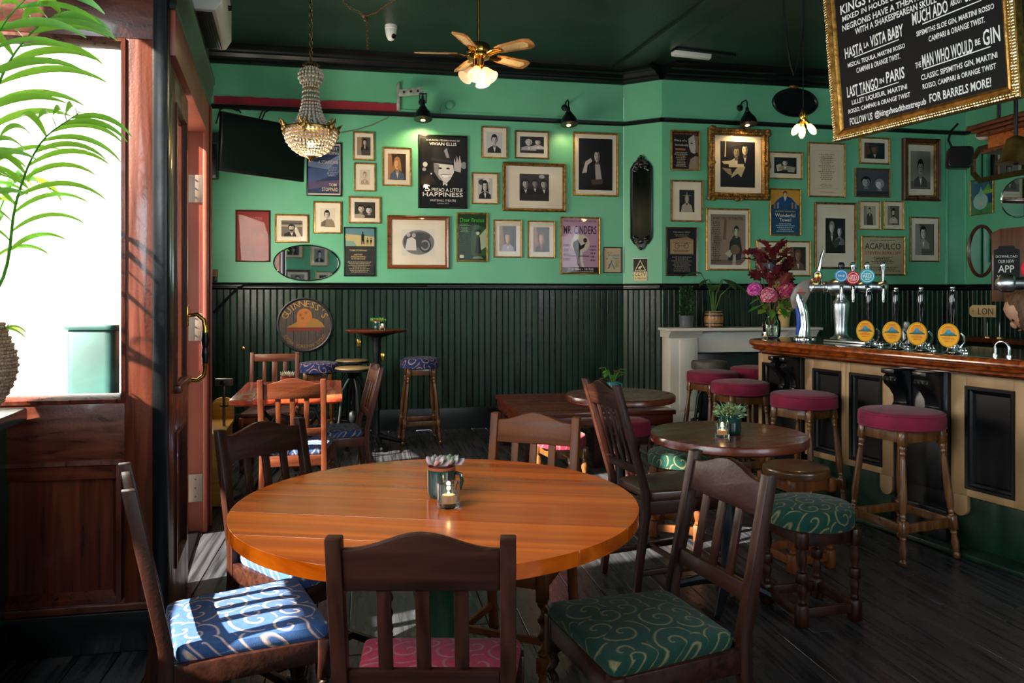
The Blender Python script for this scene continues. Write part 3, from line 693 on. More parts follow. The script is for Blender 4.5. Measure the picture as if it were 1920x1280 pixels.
# ---- tall poseur table at the panelling
HT = at(706, 617, 7.0); HTz = HT.z
t = thing('poseur_table', 'Tall thin red topped round table with slender black column against green panelling', 'table', (HT.x, HT.y, 0))
obj('tabletop', M().lathe([(0, HTz - .03), (.24, HTz - .03), (.272, HTz - .018), (.276, HTz - .008), (.27, HTz), (0, HTz)], 48), k.tabled, t, smooth=50)
obj('under_plate', M().lathe([(.04, HTz - .075), (.10, HTz - .06), (.17, HTz - .04), (.18, HTz - .03)], 24), k.iron, t)
obj('column', M().lathe([(.05, .05), (.03, .12), (.026, .3), (.034, .36), (.024, .42), (.022, .62), (.032, .66), (.026, .7), (.03, .8), (.042, .9), (.036, .95), (.05, HTz - .07)], 20), k.iron, t)
for i in range(4):
    a = R(20 + 90 * i); d = Vector((math.cos(a), math.sin(a), 0)); m = M()
    m.tube([d * .02 + Vector((0, 0, .10)), d * .14 + Vector((0, 0, .06)), d * .28 + Vector((0, 0, .015))], [.026, .02, .013], 8); obj('foot', m, k.iron, t)
# ---- stools
def circ(r, n=40): return [(r * math.cos(2 * math.pi * i / n), r * math.sin(2 * math.pi * i / n)) for i in range(n)]
def barstool(label, c, rz, seat, wd, H=.755, r=.205, th=.085, spl=.055, sp='turn', group=None):
    t = thing('bar_stool', label, 'stool', (c[0], c[1], 0), rz, group)
    su = H - th; o = obj('seat_cushion', pad(circ(r), su, th, .012), seat, t, smooth=60)
    for z, q in ((su + th * .86, r * .975), (su + .006, r * .985)):
        obj('piping', M().tube([(q * math.cos(2 * math.pi * i / 40), q * math.sin(2 * math.pi * i / 40), z) for i in range(40)], .0045, 6, closed=True), seat, o)
    a = r * .60; b = a + spl; m = M()
    for s in (-1, 1):
        m.box((s * a, 0, su - .035), (.022, 2 * a, .06)); m.box((0, s * a, su - .035), (2 * a, .022, .06))
    obj('apron', m, wd, t, .003)
    for x in (-1, 1):
        for y in (-1, 1):
            p, q = Vector((x * a, y * a, su)), Vector((x * b, y * b, 0)); L = lambda f: q + (p - q) * f
            m = M(); m.beam(L(.885), L(1), .04, .04)
            m.lat2([(.011, 0), (.017, .012), (.02, .035), (.012, .05), (.016, .06), (.018, .09), (.02, .13), (.013, .185), (.018, .2), (.014, .21), (.018, .22)], L(0), L(1), 14)
            m.beam(L(.22), L(.33), .038, .038)
            m.lat2([(.017, .33), (.012, .345), (.017, .36), (.012, .375), (.017, .40), (.021, .48), (.019, .62), (.015, .78), (.012, .81), (.018, .825), (.013, .84), (.019, .86), (.016, .89)], L(0), L(1), 14)
            obj('leg', m, wd, t, .003, 1, 50)
    f = .275; w = a + (b - a) * (1 - f)
    for s in (-1, 1):
        obj('footrail', M().box((s * w, 0, su * f), (.02, 2 * w - .03, .045)), wd, t, .003)
        obj('footrail', M().box((0, s * w, su * f), (2 * w - .03, .02, .045)), wd, t, .003)
    return t
gm = 'maroon velvet bar stools'
barstool('Maroon velvet bar stool standing alone before the tan bar panels, front of the row', at(1690, 0, 4.12).xy, R(20), k.velvet, k.stool, .76, .215, group=gm)
barstool('Maroon velvet bar stool beyond the brown leather stool, second along the bar', at(1507, 0, 4.92).xy, R(35), k.velvet, k.stool, .75, .205, group=gm)
barstool('Maroon velvet bar stool above the potted plant and candle, third along the bar', at(1388, 0, 5.55).xy, R(10), k.velvet, k.stool, .755, .205, group=gm)
barstool('Maroon velvet bar stool in front of the white marble fireplace pilaster', at(1336, 0, 6.2).xy, R(25), k.velvet, k.stool, .765, .205, group=gm)
barstool('Maroon velvet bar stool half hidden behind the end of the bar', at(1415, 0, 6.45).xy, R(25), k.velvet, k.stool, .775, .2, group=gm)
gb = 'blue scroll bar stools'
barstool('Tall brown bar stool with blue scroll seat alone against the dark panelling', at(787, 0, 7.25).xy, R(14), k.navy, k.stool, .79, .185, .09, .065, group=gb)
barstool('Blue scroll bar stool behind the red table under the round brewery sign', at(597, 0, 7.15).xy, R(10), k.navy, k.stool, .755, .18, .09, .03, group=gb)
def lowstool(label, c, rz, seat, wd, H=.475, r=.18, th=.075, group=None, leather=False):
    t = thing('low_stool', label, 'stool', (c[0], c[1], 0), rz, group); su = H - th
    obj('seat_cushion', pad(circ(r), su, th, .02), seat, t, smooth=60)
    a = r * .66; m = M()
    for s in (-1, 1):
        m.box((s * a, 0, su - .03), (.022, 2 * a, .065)); m.box((0, s * a, su - .03), (2 * a, .022, .065))
    obj('apron', m, wd, t, .003)
    for x in (-1, 1):
        for y in (-1, 1):
            c_ = (x * a * 1.06, y * a * 1.06, 0); m = M(); m.box((c_[0], c_[1], su - .035), (.042, .042, .07))
            m.lathe([(.014, .09), (.018, .1), (.013, .11), (.02, .14), (.02, .155), (.014, .17), (.017, .175)], 14, c_)
            m.box((c_[0], c_[1], .2), (.038, .038, .045)); m.lathe([(.016, .225), (.013, .235), (.021, .265), (.022, .285), (.014, .32), (.018, .328), (.014, .335)], 14, c_)
            m.box((c_[0], c_[1], .045), (.044, .044, .09)); obj('leg', m, wd, t, .003, 1, 50)
    for s in (-1, 1):
        obj('stretcher', M().box((s * a * 1.06, 0, .055), (.022, 2 * a, .04)), wd, t, .003)
        obj('stretcher', M().box((0, s * a * 1.06, .055), (2 * a, .022, .04)), wd, t, .003)
    return t
lowstool('Low dark stool with round green scroll seat in front of the brown leather stool', at(1518, 0, 3.34).xy, R(14), k.gscroll, k.dark, .475, .182, .085)
lowstool('Low stool with rounded brown leather top tucked beyond the green scroll stool', at(1492, 0, 3.95).xy, R(20), k.bleather, k.brown, .50, .165, .045)
lowstool('Low pale framed stool with green scroll seat half under the round candle table', at(1272, 0, 4.45).xy, R(-20), k.gscroll, k.brown, .475, .175)
lowstool('Low turned leg stool with bright crimson scroll seat beyond the mid brown chair', at(1053, 0, 5.0).xy, R(20), k.rscroll, k.stool, .475, .16)
lowstool('Low plain maroon velvet stool under the smaller brown round table', at(1186, 0, 5.55).xy, R(20), k.velvet, k.dark, .475, .13, .10)
def ironstool(label, c, H, r, seat, group=None, rough=False):
    t = thing('iron_stool', label, 'stool', (c[0], c[1], 0), 0, group)
    obj('seat', M().lathe([(0, H - .035), (r - .01, H - .035), (r, H - .025), (r, H - .008), (r - .008, H), (0, H)], 40), seat, t, smooth=50)
    obj('seat_band', M().lathe([(r + .002, H - .03), (r + .004, H - .03), (r + .004, H - .012), (r + .002, H - .012)], 40), k.iron, t)
    obj('screw_column', M().lathe([(.016, .12), (.016, H - .1), (.05, H - .06), (.08, H - .035)], 16), k.iron, t)
    obj('hub', M().lathe([(.03, .28), (.045, .3), (.045, .36), (.03, .38)], 16), k.iron, t)
    for i in range(4):
        a = R(30 + 90 * i); d = Vector((math.cos(a), math.sin(a), 0)); m = M()
        m.tube([d * .04 + Vector((0, 0, H - .1)), d * .10 + Vector((0, 0, H - .2)), d * .12 + Vector((0, 0, .35)), d * .16 + Vector((0, 0, .12)), d * .2 + Vector((0, 0, .012))], .012, 8); obj('leg', m, k.iron, t)
    obj('foot_ring', M().tube([(.15 * math.cos(2 * math.pi * i / 28), .15 * math.sin(2 * math.pi * i / 28), .2) for i in range(28)], .009, 8, closed=True), k.iron, t)
    return t
pale = wood('worn_pale_stool_top', '6d5636', '9a8058', 'X', .4, .2, .6)
ironstool('Black iron stool with worn pale wooden top in front of the tall poseur table', at(663, 0, 6.65).xy, .757, .16, pale)
ironstool('Black iron stool with pale wooden top close to the panelling behind the other', at(660, 0, 7.35).xy, .765, .155, pale)
greyleather = mottle(base('grey_worn_leather', '4a4540', .5), '3c3834', '5c564f', (8, 8, 8))
t = thing('iron_bar_stool', 'Tall black iron stool with split grey padded seat before the fireplace', 'stool', (*at(1330, 0, 7.1).xy, 0))
obj('seat_cushion', pad(circ(.165), .70, .075, .008), greyleather, t)
obj('seat_plate', M().lathe([(.0, .67), (.12, .67), (.15, .70), (.0, .70)], 24), k.iron, t)
obj('column', M().lathe([(.02, .1), (.02, .67)], 12), k.iron, t)
for i in range(4):
    a = R(20 + 90 * i); d = Vector((math.cos(a), math.sin(a), 0))
    obj('leg', M().tube([d * .03 + Vector((0, 0, .6)), d * .12 + Vector((0, 0, .45)), d * .15 + Vector((0, 0, .25)), d * .19 + Vector((0, 0, .012))], .014, 8), k.iron, t)
obj('foot_ring', M().tube([(.16 * math.cos(2 * math.pi * i / 28), .16 * math.sin(2 * math.pi * i / 28), .22) for i in range(28)], .011, 8, closed=True), k.iron, t)
# ---- low wide bench platform in the pier corner
bp = Vector((.07, 5.97, 0)); q = thing('bench', 'Low broad dark plank bench between the round brown table and the pier', 'bench', bp, A0)
for i in range(7): obj('plank', M().box((.64, .09 + .178 * i, .4325), (1.28, .176, .035)), k.tabled, q, .003)
m = M(); m.box((.64, .03, .37), (1.24, .03, .085)); m.box((.03, .62, .37), (.03, 1.18, .085)); m.box((.64, 1.2, .37), (1.24, .03, .085)); obj('apron', m, k.tabled, q, .004)
for x in (.08, .64, 1.2):
    for y in (.08, 1.12): obj('leg', M().box((x, y, .165), (.07, .07, .33)), k.dark, q, .004)
# ---- corner by the doorway: metal ashtray stand and a yellow wooden seat end
c = at(420, 716, 5.25); t = thing('metal_stand', 'Slim grey metal stand with a square plate top by the doorway casing', 'stand', (c.x, c.y, 0))
pm = base('dull_steel', '6d6a62', .45, .8)
obj('plate', M().box((0, 0, c.z), (.11, .05, .05)), pm, t, .004); obj('plate_boss', M().lathe([(.018, 0), (.018, .006), (.012, .01)], 16, (0, -.025, c.z), Matrix.Rotation(R(90), 3, 'X')), k.iron, t)
obj('pole', M().lathe([(.009, .02), (.009, c.z - .02)], 12), pm, t); obj('base_plate', M().lathe([(.11, 0), (.11, .015), (.02, .025)], 24), pm, t)
for z in (.42, .62): obj('collar', M().box((0, 0, z), (.05, .02, .012)), pm, t)
yel = wood('yellow_pine', '9a6a1e', 'c8943a', 'X', .4, .2)
c = at(404, 800, 4.95); t = thing('pine_box_seat', 'Yellow pine box seat with rounded end board just past the doorway casing', 'bench', (c.x - .10, c.y + .3, 0), R(14))
obj('seat_board', M().box((0, 0, .47), (.15, .62, .025)), yel, t, .004)
m = M(); m.prism([(-.075, 0), (.075, 0), (.075, .12)] + [(.075 * math.cos(R(a)) , .12 + .05 * math.sin(R(a))) for a in range(15, 180, 15)] + [(-.075, .12)], (0, .3, .47), (1, 0, 0), (0, 0, 1), (0, .025, 0)); obj('end_board', m, yel, t, .003)
obj('box', M().box((0, 0, .23), (.13, .58, .45)), yel, t, .004)
# ================================================================ bar
BO = Vector((2.567, 3.85, 0)); bd = Vector((-.3746, .927, 0)).normalized(); bn = Vector((-.927, -.3746, 0)).normalized(); BA = math.atan2(bd.y, bd.x)
CT = 1.058
class _B(Wall):
    def __init__(s): s.p = BO; s.u = bd; s.n = bn; s.a = BA
WBAR = _B()
def bt(x, off=0): return WBAR.hit(x, HY, off)[0]
def bp_(t, z, o=0): q = BO + bd * t + bn * o; q.z = z; return q
TL = 1.92; TR = -1.25
bar = thing('bar_counter', 'Long pub bar with polished mahogany top over tan painted panelled front', 'bar counter', (0, 0, 0))
def bpan(name, t0, t1, z0, z1, o0, o1, mat, par=bar, bevel=.003):
    m = M(); m.prism([(t0, z0), (t1, z0), (t1, z1), (t0, z1)], bp_(0, 0, o0), bd, (0, 0, 1), bn * (o1 - o0)); return obj(name, m, mat, par, bevel)
bpan('carcass', TR, TL - .02, .02, .98, -.45, -.03, k.black)
bpan('kickboard', TR, TL - .03, 0, .31, -.05, .0, k.dgreen)
m = M(); m.prism([(TR, 0), (TL, 0), (TL, .03), (TR, .03)], bp_(0, 0, 0), bd, (0, 0, 1), bn * .14); obj('plinth_step', m, k.dgreen, bar, .008)
# counter top: rounded nosing, curved far end
def cpath(o):                                           # plan of the top's edge at an overhang o
    pts = [bp_(TR, 0, o)]; c = bp_(TL - .16, 0, -.1); r = o + .1
    for i in range(13):
        a = i / 12 * math.pi / 2; pts.append(c + bn * r * math.cos(a) + bd * (r * math.sin(a) + 0))
    pts.append(bp_(TL - .16, 0, -.62) + bd * r); return pts
prof = [(.10, CT - .092), (.115, CT - .085), (.115, CT - .076), (.15, CT - .07), (.165, CT - .06), (.15, CT - .05), (.165, CT - .045), (.185, CT - .03), (.185, CT - .012), (.175, CT - .002), (.16, CT), (.10, CT)]
m = M(); rows = []
for o, z in prof: rows.append([Vector((p.x, p.y, z)) for p in cpath(o)])
m.sheet(rows); rail = obj('counter_nosing', m, k.bar, bar, smooth=50)
m = M(); pl = [p.copy() for p in cpath(.10)] + [bp_(TR, 0, -.62)]
vs = [Vector((p.x, p.y, CT - .1)) for p in pl] + [Vector((p.x, p.y, CT)) for p in pl]; n = len(pl)
m.add(vs, [tuple(range(n - 1, -1, -1)), tuple(range(n, 2 * n))] + [(i, (i + 1) % n, n + (i + 1) % n, n + i) for i in range(n)])
obj('counter_top', m, wood('dark_bar_top', '1c0c05', '341708', 'X', .1, .6, .6, .02), bar)
# tan frames with sunk black panels
def cell(x0, x1, p0, p1):                               # frame from x0 to x1, panel from p0 to p1 (pixels); split in stiles and rails
    a, b, c, d = bt(x1), bt(x0), bt(p1), bt(p0); zb, zt, q0, q1 = .30, .955, .345, .885
    bpan('tan_stile', d, b, zb, zt, 0, .03, k.cream); bpan('tan_stile', a, c, zb, zt, 0, .03, k.cream)
    bpan('tan_rail', c, d, zb, q0, 0, .03, k.cream); bpan('tan_rail', c, d, q1, zt, 0, .03, k.cream)
    pn = bpan('sunk_panel', c, d, q0, q1, 0, .004, k.black, bar, 0)
    m = M(); m.T = Matrix.Translation(bp_((c + d) / 2, (q0 + q1) / 2, .03)) @ Matrix.Rotation(BA + math.pi, 4, 'Z')
    m.ring(d - c, q1 - q0, [(-.006, 0), (-.004, -.008), (.012, -.006), (.016, .006), (.028, .012), (.036, .026), (-.006, .026)]); obj('panel_moulding', m, k.black, pn, smooth=25)
cell(1428, 1478, 1437, 1474); cell(1515, 1592, 1532, 1583); cell(1592, 1682, 1601, 1660)
cell(1790, 1945, 1819, 1909)
a, b = bt(1945), TR
for i in range(2):
    d = (a - b) / 2; t1 = a - d * i; w_ = d / 2
    bpan('tan_stile', t1 - .06, t1, .30, .955, 0, .03, k.cream); bpan('tan_rail', t1 - d, t1 - .06, .885, .955, 0, .03, k.cream); bpan('tan_rail', t1 - d, t1 - .06, .30, .345, 0, .03, k.cream); bpan('sunk_panel', t1 - d, t1 - .06, .345, .885, 0, .004, k.black)
# rounded feet of the tan stiles
for x in (1668, 1806):
    t = bt(x); m = M(); m.prism([(-.045, 0), (.045, 0), (.045, -.07)] + [(.045 * math.cos(R(a)), -.07 - .045 * math.sin(R(a))) for a in range(20, 180, 20)] + [(-.045, -.07)], bp_(t, .30, 0), bd, (0, 0, 1), bn * .03); obj('stile_foot', m, k.cream, bar, .003)
# black pilasters with carved corbels
def pilaster(x0, x1):
    t1, t0 = bt(x0), bt(x1); tc = (t0 + t1) / 2; w = t1 - t0
    p = bpan('pilaster', t0, t1, .0, .955, 0, .055, k.black)
    bpan('pilaster_plinth', t0 - .008, t1 + .008, .0, .2, .05, .075, k.black, p)
    bpan('pilaster_panel', t0 + .03, t1 - .03, .3, .66, .055, .062, k.black, p)
    pr = [(0, 0)]
    for o, z in ((.03, .012), (.042, .04), (.03, .075), (.05, .085), (.05, .10), (.035, .112), (.04, .15), (.07, .19), (.11, .22), (.125, .245), (.115, .268), (.10, .275), (.135, .285), (.135, .31), (0, .31)): pr.append((o, z))
    for s in (-1, 1):
        cw = w * .26; c = tc + s * w * .30
        m = M(); m.prism(pr, bp_(c - cw / 2, .645, .055), bn, (0, 0, 1), bd * cw); cb = obj('corbel', m, k.black, bar, .004)
        m = M(); q = bp_(c, .645 + .245, .055 + .122)
        for j in range(3): m.ball(q + bd * (j - 1) * cw * .3, .011, 8)
        for j in range(5): m.ball(bp_(c + (j - 2) * cw * .2, .645 + .045, .097), .007, 6)
        obj('carving', m, k.black, cb, kind='stuff')
pilaster(1478, 1514); pilaster(1690, 1790)
m = M(); m.prism([(0, 0), (.05, 0), (.05, .62), (0, .62)], bp_(TL - .035, .31, -.04), bn, (0, 0, 1), bd * .03); obj('end_post', m, k.cream, bar, .004)

# ---- things on the bar
def onbar(x, off): t = bt(x, off); return bp_(t, CT, off)
pump_prof = [(.05, 0), (.052, .004), (.03, .012), (.024, .03), (.03, .036), (.03, .045), (.022, .055), (.02, .075), (.012, .085), (.008, .1)]
amber = ink('e69a18', .35)
def pump(label, c, rz):
    t = thing('hand_pump', label, 'beer pump', c, rz, 'hand pumps along the bar')
    m = M(); m.lathe(pump_prof, 24); obj('pump_base', m, k.chrome, t, smooth=50)
    m = M()
    for x, y in ((.045, .02), (.06, .03), (.03, .045)): m.lathe([(.012, 0), (.012, .006), (.006, .012), (.006, .022), (.009, .026), (.006, .032), (0, .034)], 10, (x, y, 0))
    obj('chrome_studs', m, k.chrome, t, smooth=50)
    m = M(); m.tube([(.03, .02, .03), (.05, .03, .06), (.05, .03, .09), (.035, .02, .11)], .006, 8); obj('spout_arm', m, k.chrome, t)
    m = M(); m.lathe([(.008, .09), (.007, .14), (.010, .18), (.016, .22), (.0185, .27), (.019, .30), (.013, .335), (.012, .34)], 18); obj('handle', m, base('black_pump_handle', '0b0d12', .08, coat=.5), t, smooth=60)
    m = M(); m.lathe([(.013, .338), (.014, .344), (.009, .348), (.013, .356), (.010, .364), (0, .368)], 16); obj('handle_finial', m, k.chrome, t, smooth=60)
    m = M(); m.ovalring(.104, .13, [(0, -.034), (0, -.042), (.004, -.044), (.007, -.042), (.007, -.034)], 40); m.T = Matrix.Translation((0, 0, .12)); v = m.v; m2 = M(); m2.T = Matrix.Translation((-.012, 0, .098)); m2.add(v, m.f)
    bdg = obj('pump_clip', m2, ink('c8961f', .3), t)
    a = art(.095, .12, [('e', .5, .5, .5, .5, 'e8a01c'), ('e', .5, .66, .34, .25, 'd9891a'), ('p', [(.14, .52), (.32, .60), (.42, .74), (.52, .78), (.62, .66), (.8, .6), (.88, .52)], '2f6f86'), ('e', .5, .68, .12, .09, '3d8aa0'), ('r', .08, .48, .92, .54, '2c5a3c'),
                    ('t', 'LONDON', .5, .885, .40, .07, 'a8421a'), ('t', 'ORIGINAL', .5, .36, .62, .10, 'b5521a'), ('t', 'AMBER ALE', .5, .24, .42, .06, 'b5661a')])
    o = obj('clip_face', a[0], a[1], bdg, smooth=0); o.location = (-.012, -.042, .098)
    return t

# ---- flat print drawing (unit square, y up) as real flat polygons a hair apart, one material per ink
def art(w, h, items, y0=0.0, oval=False, dy=.00015, rough=.55, bold=.008):
    m = M(); mats = []; idx = {}; lay = 0
    def mi(c):
        if c not in idx: idx[c] = len(mats); mats.append(ink(c, rough))
        return idx[c]
    for it in items:
        c = mi(it[-1]); y = y0 - lay * dy; lay += 1
        if it[0] == 'r': pl = [(it[1], it[2]), (it[3], it[2]), (it[3], it[4]), (it[1], it[4])]
        elif it[0] == 'e':
            n = 28 if it[3] > .06 else 12
            pl = [(it[1] + it[3] * math.cos(2 * math.pi * i / n), it[2] + it[4] * math.sin(2 * math.pi * i / n)) for i in range(n)]
        elif it[0] == 'p': pl = it[1]
        elif it[0] == 't':
            vs, fs, x0, x1, yy0, yy1 = glyphs(it[1], bold); sx_, sy_ = it[4] / (x1 - x0), it[5] / max(1e-6, yy1 - yy0); sk = it[6] if len(it) > 7 else 0
            m.add([((it[2] - .5 + (v.x - (x0 + x1) / 2) * sx_) * w, y, (it[3] - .5 + (v.y - (yy0 + yy1) / 2) * sy_ + sk * (v.x - (x0 + x1) / 2) * sx_ * w / h) * h) for v in vs], fs, c); continue
        elif it[0] == 'lines':                          # small print: rows of short dark bars
            _, xa, ya, xb, yb_, n, c_ = it; rr = random.Random(int((xa + ya * 7 + n) * 1000)); 
            for q in range(n):
                yy = yb_ - (yb_ - ya) * (q + .5) / n; hh = (yb_ - ya) / n * .27; ww = (xb - xa) / 2 * rr.uniform(.55, 1); xm = (xa + xb) / 2
                x_ = xm - ww
                while x_ < xm + ww:
                    l_ = rr.uniform(.02, .07); e_ = min(x_ + l_, xm + ww); 
                    m.add([((a - .5) * w, y, (b - .5) * h) for a, b in ((x_, yy - hh), (e_, yy - hh), (e_, yy + hh), (x_, yy + hh))], [(0, 1, 2, 3)], c); x_ = e_ + .016
            continue
        m.add([((x - .5) * w, y, (yv - .5) * h) for x, yv in pl], [tuple(range(len(pl)))], c)
    return m, mats
for i, (x, lb) in enumerate(((1630, 'furthest left along the bar, right of the steel beer tower'), (1680, 'second from the steel beer tower'), (1727, 'third from the steel beer tower'), (1786, 'nearest the small chrome hoop tap'))):
    c = onbar(x, .03); pump('Hand pump with round amber clip, ' + lb.replace('furthest left along the bar, right of', 'closest to'), c, BA + math.pi + R(28))
# steel beer tower: fluted column and T bar with taps
c = onbar(1577, -.42); t = thing('beer_tower', 'Tall brushed steel beer tower with T bar and coloured tap badges', 'beer tap', c, R(-22))
obj('column', M().lathe([(.075, 0), (.075, .01), (.055, .022), (.042, .04), (.044, .1), (.053, .2), (.058, .25), (.054, .275), (.042, .285), (.036, .3), (.036, .34)], 32), k.silver, t, smooth=50)
m = M(); ax = Matrix.Rotation(R(90), 3, 'Y')
m.lathe([(0, -.22), (.03, -.215), (.044, -.20), (.044, -.18), (.036, -.175), (.036, -.12), (.044, -.115), (.044, -.095), (.04, -.09), (.06, -.05), (.062, 0), (.06, .05), (.045, .085), (.038, .12), (.05, .14), (.056, .18), (.05, .2), (.04, .215), (.04, .25), (.05, .26), (.048, .29), (.02, .305), (0, .306)], 28, (0, 0, .375), ax); obj('tap_bar', m, k.silver, t, smooth=50)
def tap(x, z, hcol, badge, words, sc=1.0, lean=0):
    m = M(); m.tube([(x, -.04, .375), (x, -.10, .375), (x, -.115, .36), (x, -.115, .27)], [.014, .014, .014, .008], 10); tp = obj('tap', m, k.chrome, t)
    if badge:
        m = M(); m.lathe([(0, 0), (.042 * sc, 0), (.045 * sc, .006), (.042 * sc, .012), (0, .012)], 28, (x, -.10, z), Matrix.Rotation(R(90), 3, 'X')); obj('badge', m, ink(badge, .25), tp, smooth=40)
        a = art(.08 * sc, .08 * sc, [('e', .5, .5, .44, .44, 'f2ece4'), ('e', .5, .5, .40, .40, badge)] + words); o = obj('badge_print', a[0], a[1], tp, smooth=0); o.location = (x, -.1135, z)
    m = M(); m.lat2([(.006, 0), (.011, .2), (.012, .5), (.02, .75), (.022, .9), (.014, 1)], (x, -.085, .41), (x + lean, -.085, .55), 12); obj('tap_handle', m, hcol, tp)
W_ = 'f6f2ec'
tap(.0, .455, k.black, '3f8fc0', [('t', 'PALE', .5, .5, .5, .16, W_)], 1.0, 0)
tap(.075, .44, k.chrome, 'c8202e', [('t', 'CAMDEN', .5, .68, .5, .11, W_), ('t', 'HELLS', .5, .48, .66, .24, W_), ('t', 'LAGER', .5, .27, .4, .1, W_)], 1.05)
tap(.165, .45, k.chrome, '2ba7b4', [('t', 'CAMDEN', .5, .68, .5, .11, W_), ('t', 'PALE', .5, .48, .6, .22, W_), ('t', 'ALE', .5, .28, .3, .12, W_)], 1.15)
tap(.265, .0, k.chrome, None, None)
m = M(); m.tube([(-.14, -.03, .40), (-.145, -.07, .44), (-.145, -.075, .50), (-.13, -.07, .60), (-.115, -.07, .64)], [.014, .016, .012, .01, .007], 10); lv = obj('curved_lever', m, k.chrome, t)
a = art(.06, .075, [('e', .5, .5, .5, .5, '3a2a20'), ('e', .5, .55, .4, .38, 'd8cfc4'), ('e', .5, .3, .3, .2, 'c22a22')]); o = obj('lens_badge', a[0], a[1], lv, smooth=0); o.location = (-.155, -.10, .455)
m = M(); m.ball((-.155, -.09, .455), .033, 14, 1, .4, 1.2); obj('lens_housing', m, k.brass, lv)
# curved chrome and blue beer font with a fin shaped head
c = onbar(1507, -.25); t = thing('beer_font', 'Curved chrome and blue beer font with grey fin shaped head beside the hydrangeas', 'beer tap', c, R(-18))
m = M(); P = [(0, 0, .0), (0, 0, .02), (.005, 0, .1), (.0, 0, .18), (-.02, 0, .26), (-.03, 0, .33)]
m.tube(P, [.055, .05, .042, .04, .042, .03], 20, fl=.8); obj('stem', m, k.chrome, t)
m = M(); m.lathe([(.085, 0), (.085, .006), (.06, .012), (.055, .02)], 28); obj('base_ring', m, k.chrome, t)
m = M(); m.tube([(-.035, -.012, .03), (-.03, -.014, .1), (-.035, -.014, .18), (-.052, -.012, .25)], [.022, .022, .02, .012], 12); obj('blue_strip', m, ink('123f9c', .2), t)
fin = [(-.07, .22), (-.085, .30), (-.06, .37), (-.0, .425), (.06, .44), (.065, .42), (.055, .33), (.02, .25), (-.03, .215)]
m = M(); m.prism(fin, (-.01, .02, 0), (1, 0, 0), (0, 0, 1), (0, -.045, 0)); hdp = obj('fin_head', m, mottle(base('grey_font_head', '77726a', .3), '6c675f', '847f76'), t, .012, 3)
a = art(.1, .1, [('e', .45, .72, .12, .12, 'b0683c'), ('r', .2, .44, .85, .58, '8c3a2e'), ('r', .28, .34, .75, .40, '4a4640')]); o = obj('head_print', a[0], a[1], hdp, smooth=0); o.location = (-.02, -.0268, .335)
m = M(); m.lat2([(.012, 0), (.014, .4), (.009, .5), (.016, .6), (.016, 1)], (.05, 0, .425), (.12, -.01, .42), 12); obj('tap_nozzle', m, k.brass, t)
# small chrome hoop tap, shaker, drip tray
c = onbar(1879, .0); t = thing('hoop_tap', 'Small chrome hoop shaped tap rising from the bar top', 'tap', c, BA)
m = M(); m.tube([(-.037, 0, 0), (-.037, 0, .04)] + [(-.037 * math.cos(R(a)), 0, .04 + .037 * math.sin(R(a))) for a in range(15, 180, 15)] + [(.037, 0, .04), (.037, 0, 0)], .007, 10); obj('hoop', m, k.chrome, t)
for s in (-1, 1): obj('collar', M().lathe([(.012, 0), (.012, .008), (.008, .012)], 12, (s * .037, 0, 0)), k.chrome, t)
c = onbar(1700, -.30); t = thing('cocktail_shaker', 'Small steel cocktail shaker behind the hand pumps', 'shaker', c)
obj('body', M().lathe([(.024, 0), (.034, .08), (.035, .085)], 20), k.silver, t); obj('cap', M().lathe([(.033, .085), (.03, .10), (.018, .115), (.018, .14), (.014, .15), (0, .151)], 20), k.silver, t, smooth=50)
c = onbar(1610, -.2); t = thing('drip_tray', 'Flat steel drip tray with dark bar mat beneath the beer tower taps', 'tray', (c.x, c.y, CT), BA)
obj('tray', M().box((0, 0, .008), (.5, .12, .014)), k.silver, t, .003); obj('bar_mat', M().box((0, 0, .0165), (.46, .1, .005)), k.black, t, .002)
# second steel T bar at the picture edge
c = onbar(1990, -.12) - Vector((0, 0, .0)); t = thing('beer_tower', 'Steel beer tower bar with round red badge in front of the chalked app board', 'beer tap', c, R(-30))
obj('column', M().lathe([(.075, 0), (.075, .01), (.055, .022), (.042, .04), (.044, .1), (.053, .2), (.058, .25), (.054, .275), (.042, .285), (.036, .3), (.036, .34)], 32), k.silver, t, smooth=50)
m = M(); m.lathe([(0, -.28), (.02, -.275), (.045, -.25), (.045, -.20), (.032, -.19), (.032, -.12), (.045, -.11), (.06, -.05), (.062, 0), (.06, .05), (.045, .085), (.04, .28), (0, .285)], 28, (0, 0, .375), ax); obj('tap_bar', m, k.silver, t, smooth=50)
tap(-.115, .445, k.chrome, 'c8202e', [('t', 'CAMDEN', .5, .68, .5, .11, W_), ('t', 'HELLS', .5, .48, .66, .24, W_), ('t', 'LAGER', .5, .27, .4, .1, W_)], 1.3)
# hydrangeas and copper leaves in a glass jar
c = onbar(1447, -.14); t = thing('flower_vase', 'Clear glass jar of pink hydrangeas and copper beech leaves on the bar end', 'vase', c)
obj('jar', M().lathe([(.0, .002), (.05, .002), (.06, .012), (.064, .06), (.062, .12), (.045, .15), (.043, .165), (.05, .18), (.047, .18), (.04, .165), (.042, .15), (.058, .12), (.06, .06), (.056, .016), (0, .010)], 32), k.glass2, t, smooth=60)
obj('water', M().lathe([(0, .011), (.055, .017), (.058, .09), (0, .09)], 24), thin_glass('vase_water', (.85, .93, .8), .02, 1.5), t)
rv = random.Random(5); stem_m = ink('4c6b2a', .5)
heads = [((-.135, -.02, .36), .055, ('b83a8c', 'd96ab0')), ((-.045, -.07, .315), .062, ('b84a6a', 'd98a9a')), ((.10, -.03, .35), .07, ('b83a66', 'cc7a66')), ((.19, -.02, .27), .045, ('a85a9c', 'c88ab8')), ((.07, .06, .41), .05, ('8c7a4a', 'b09a5c'))]
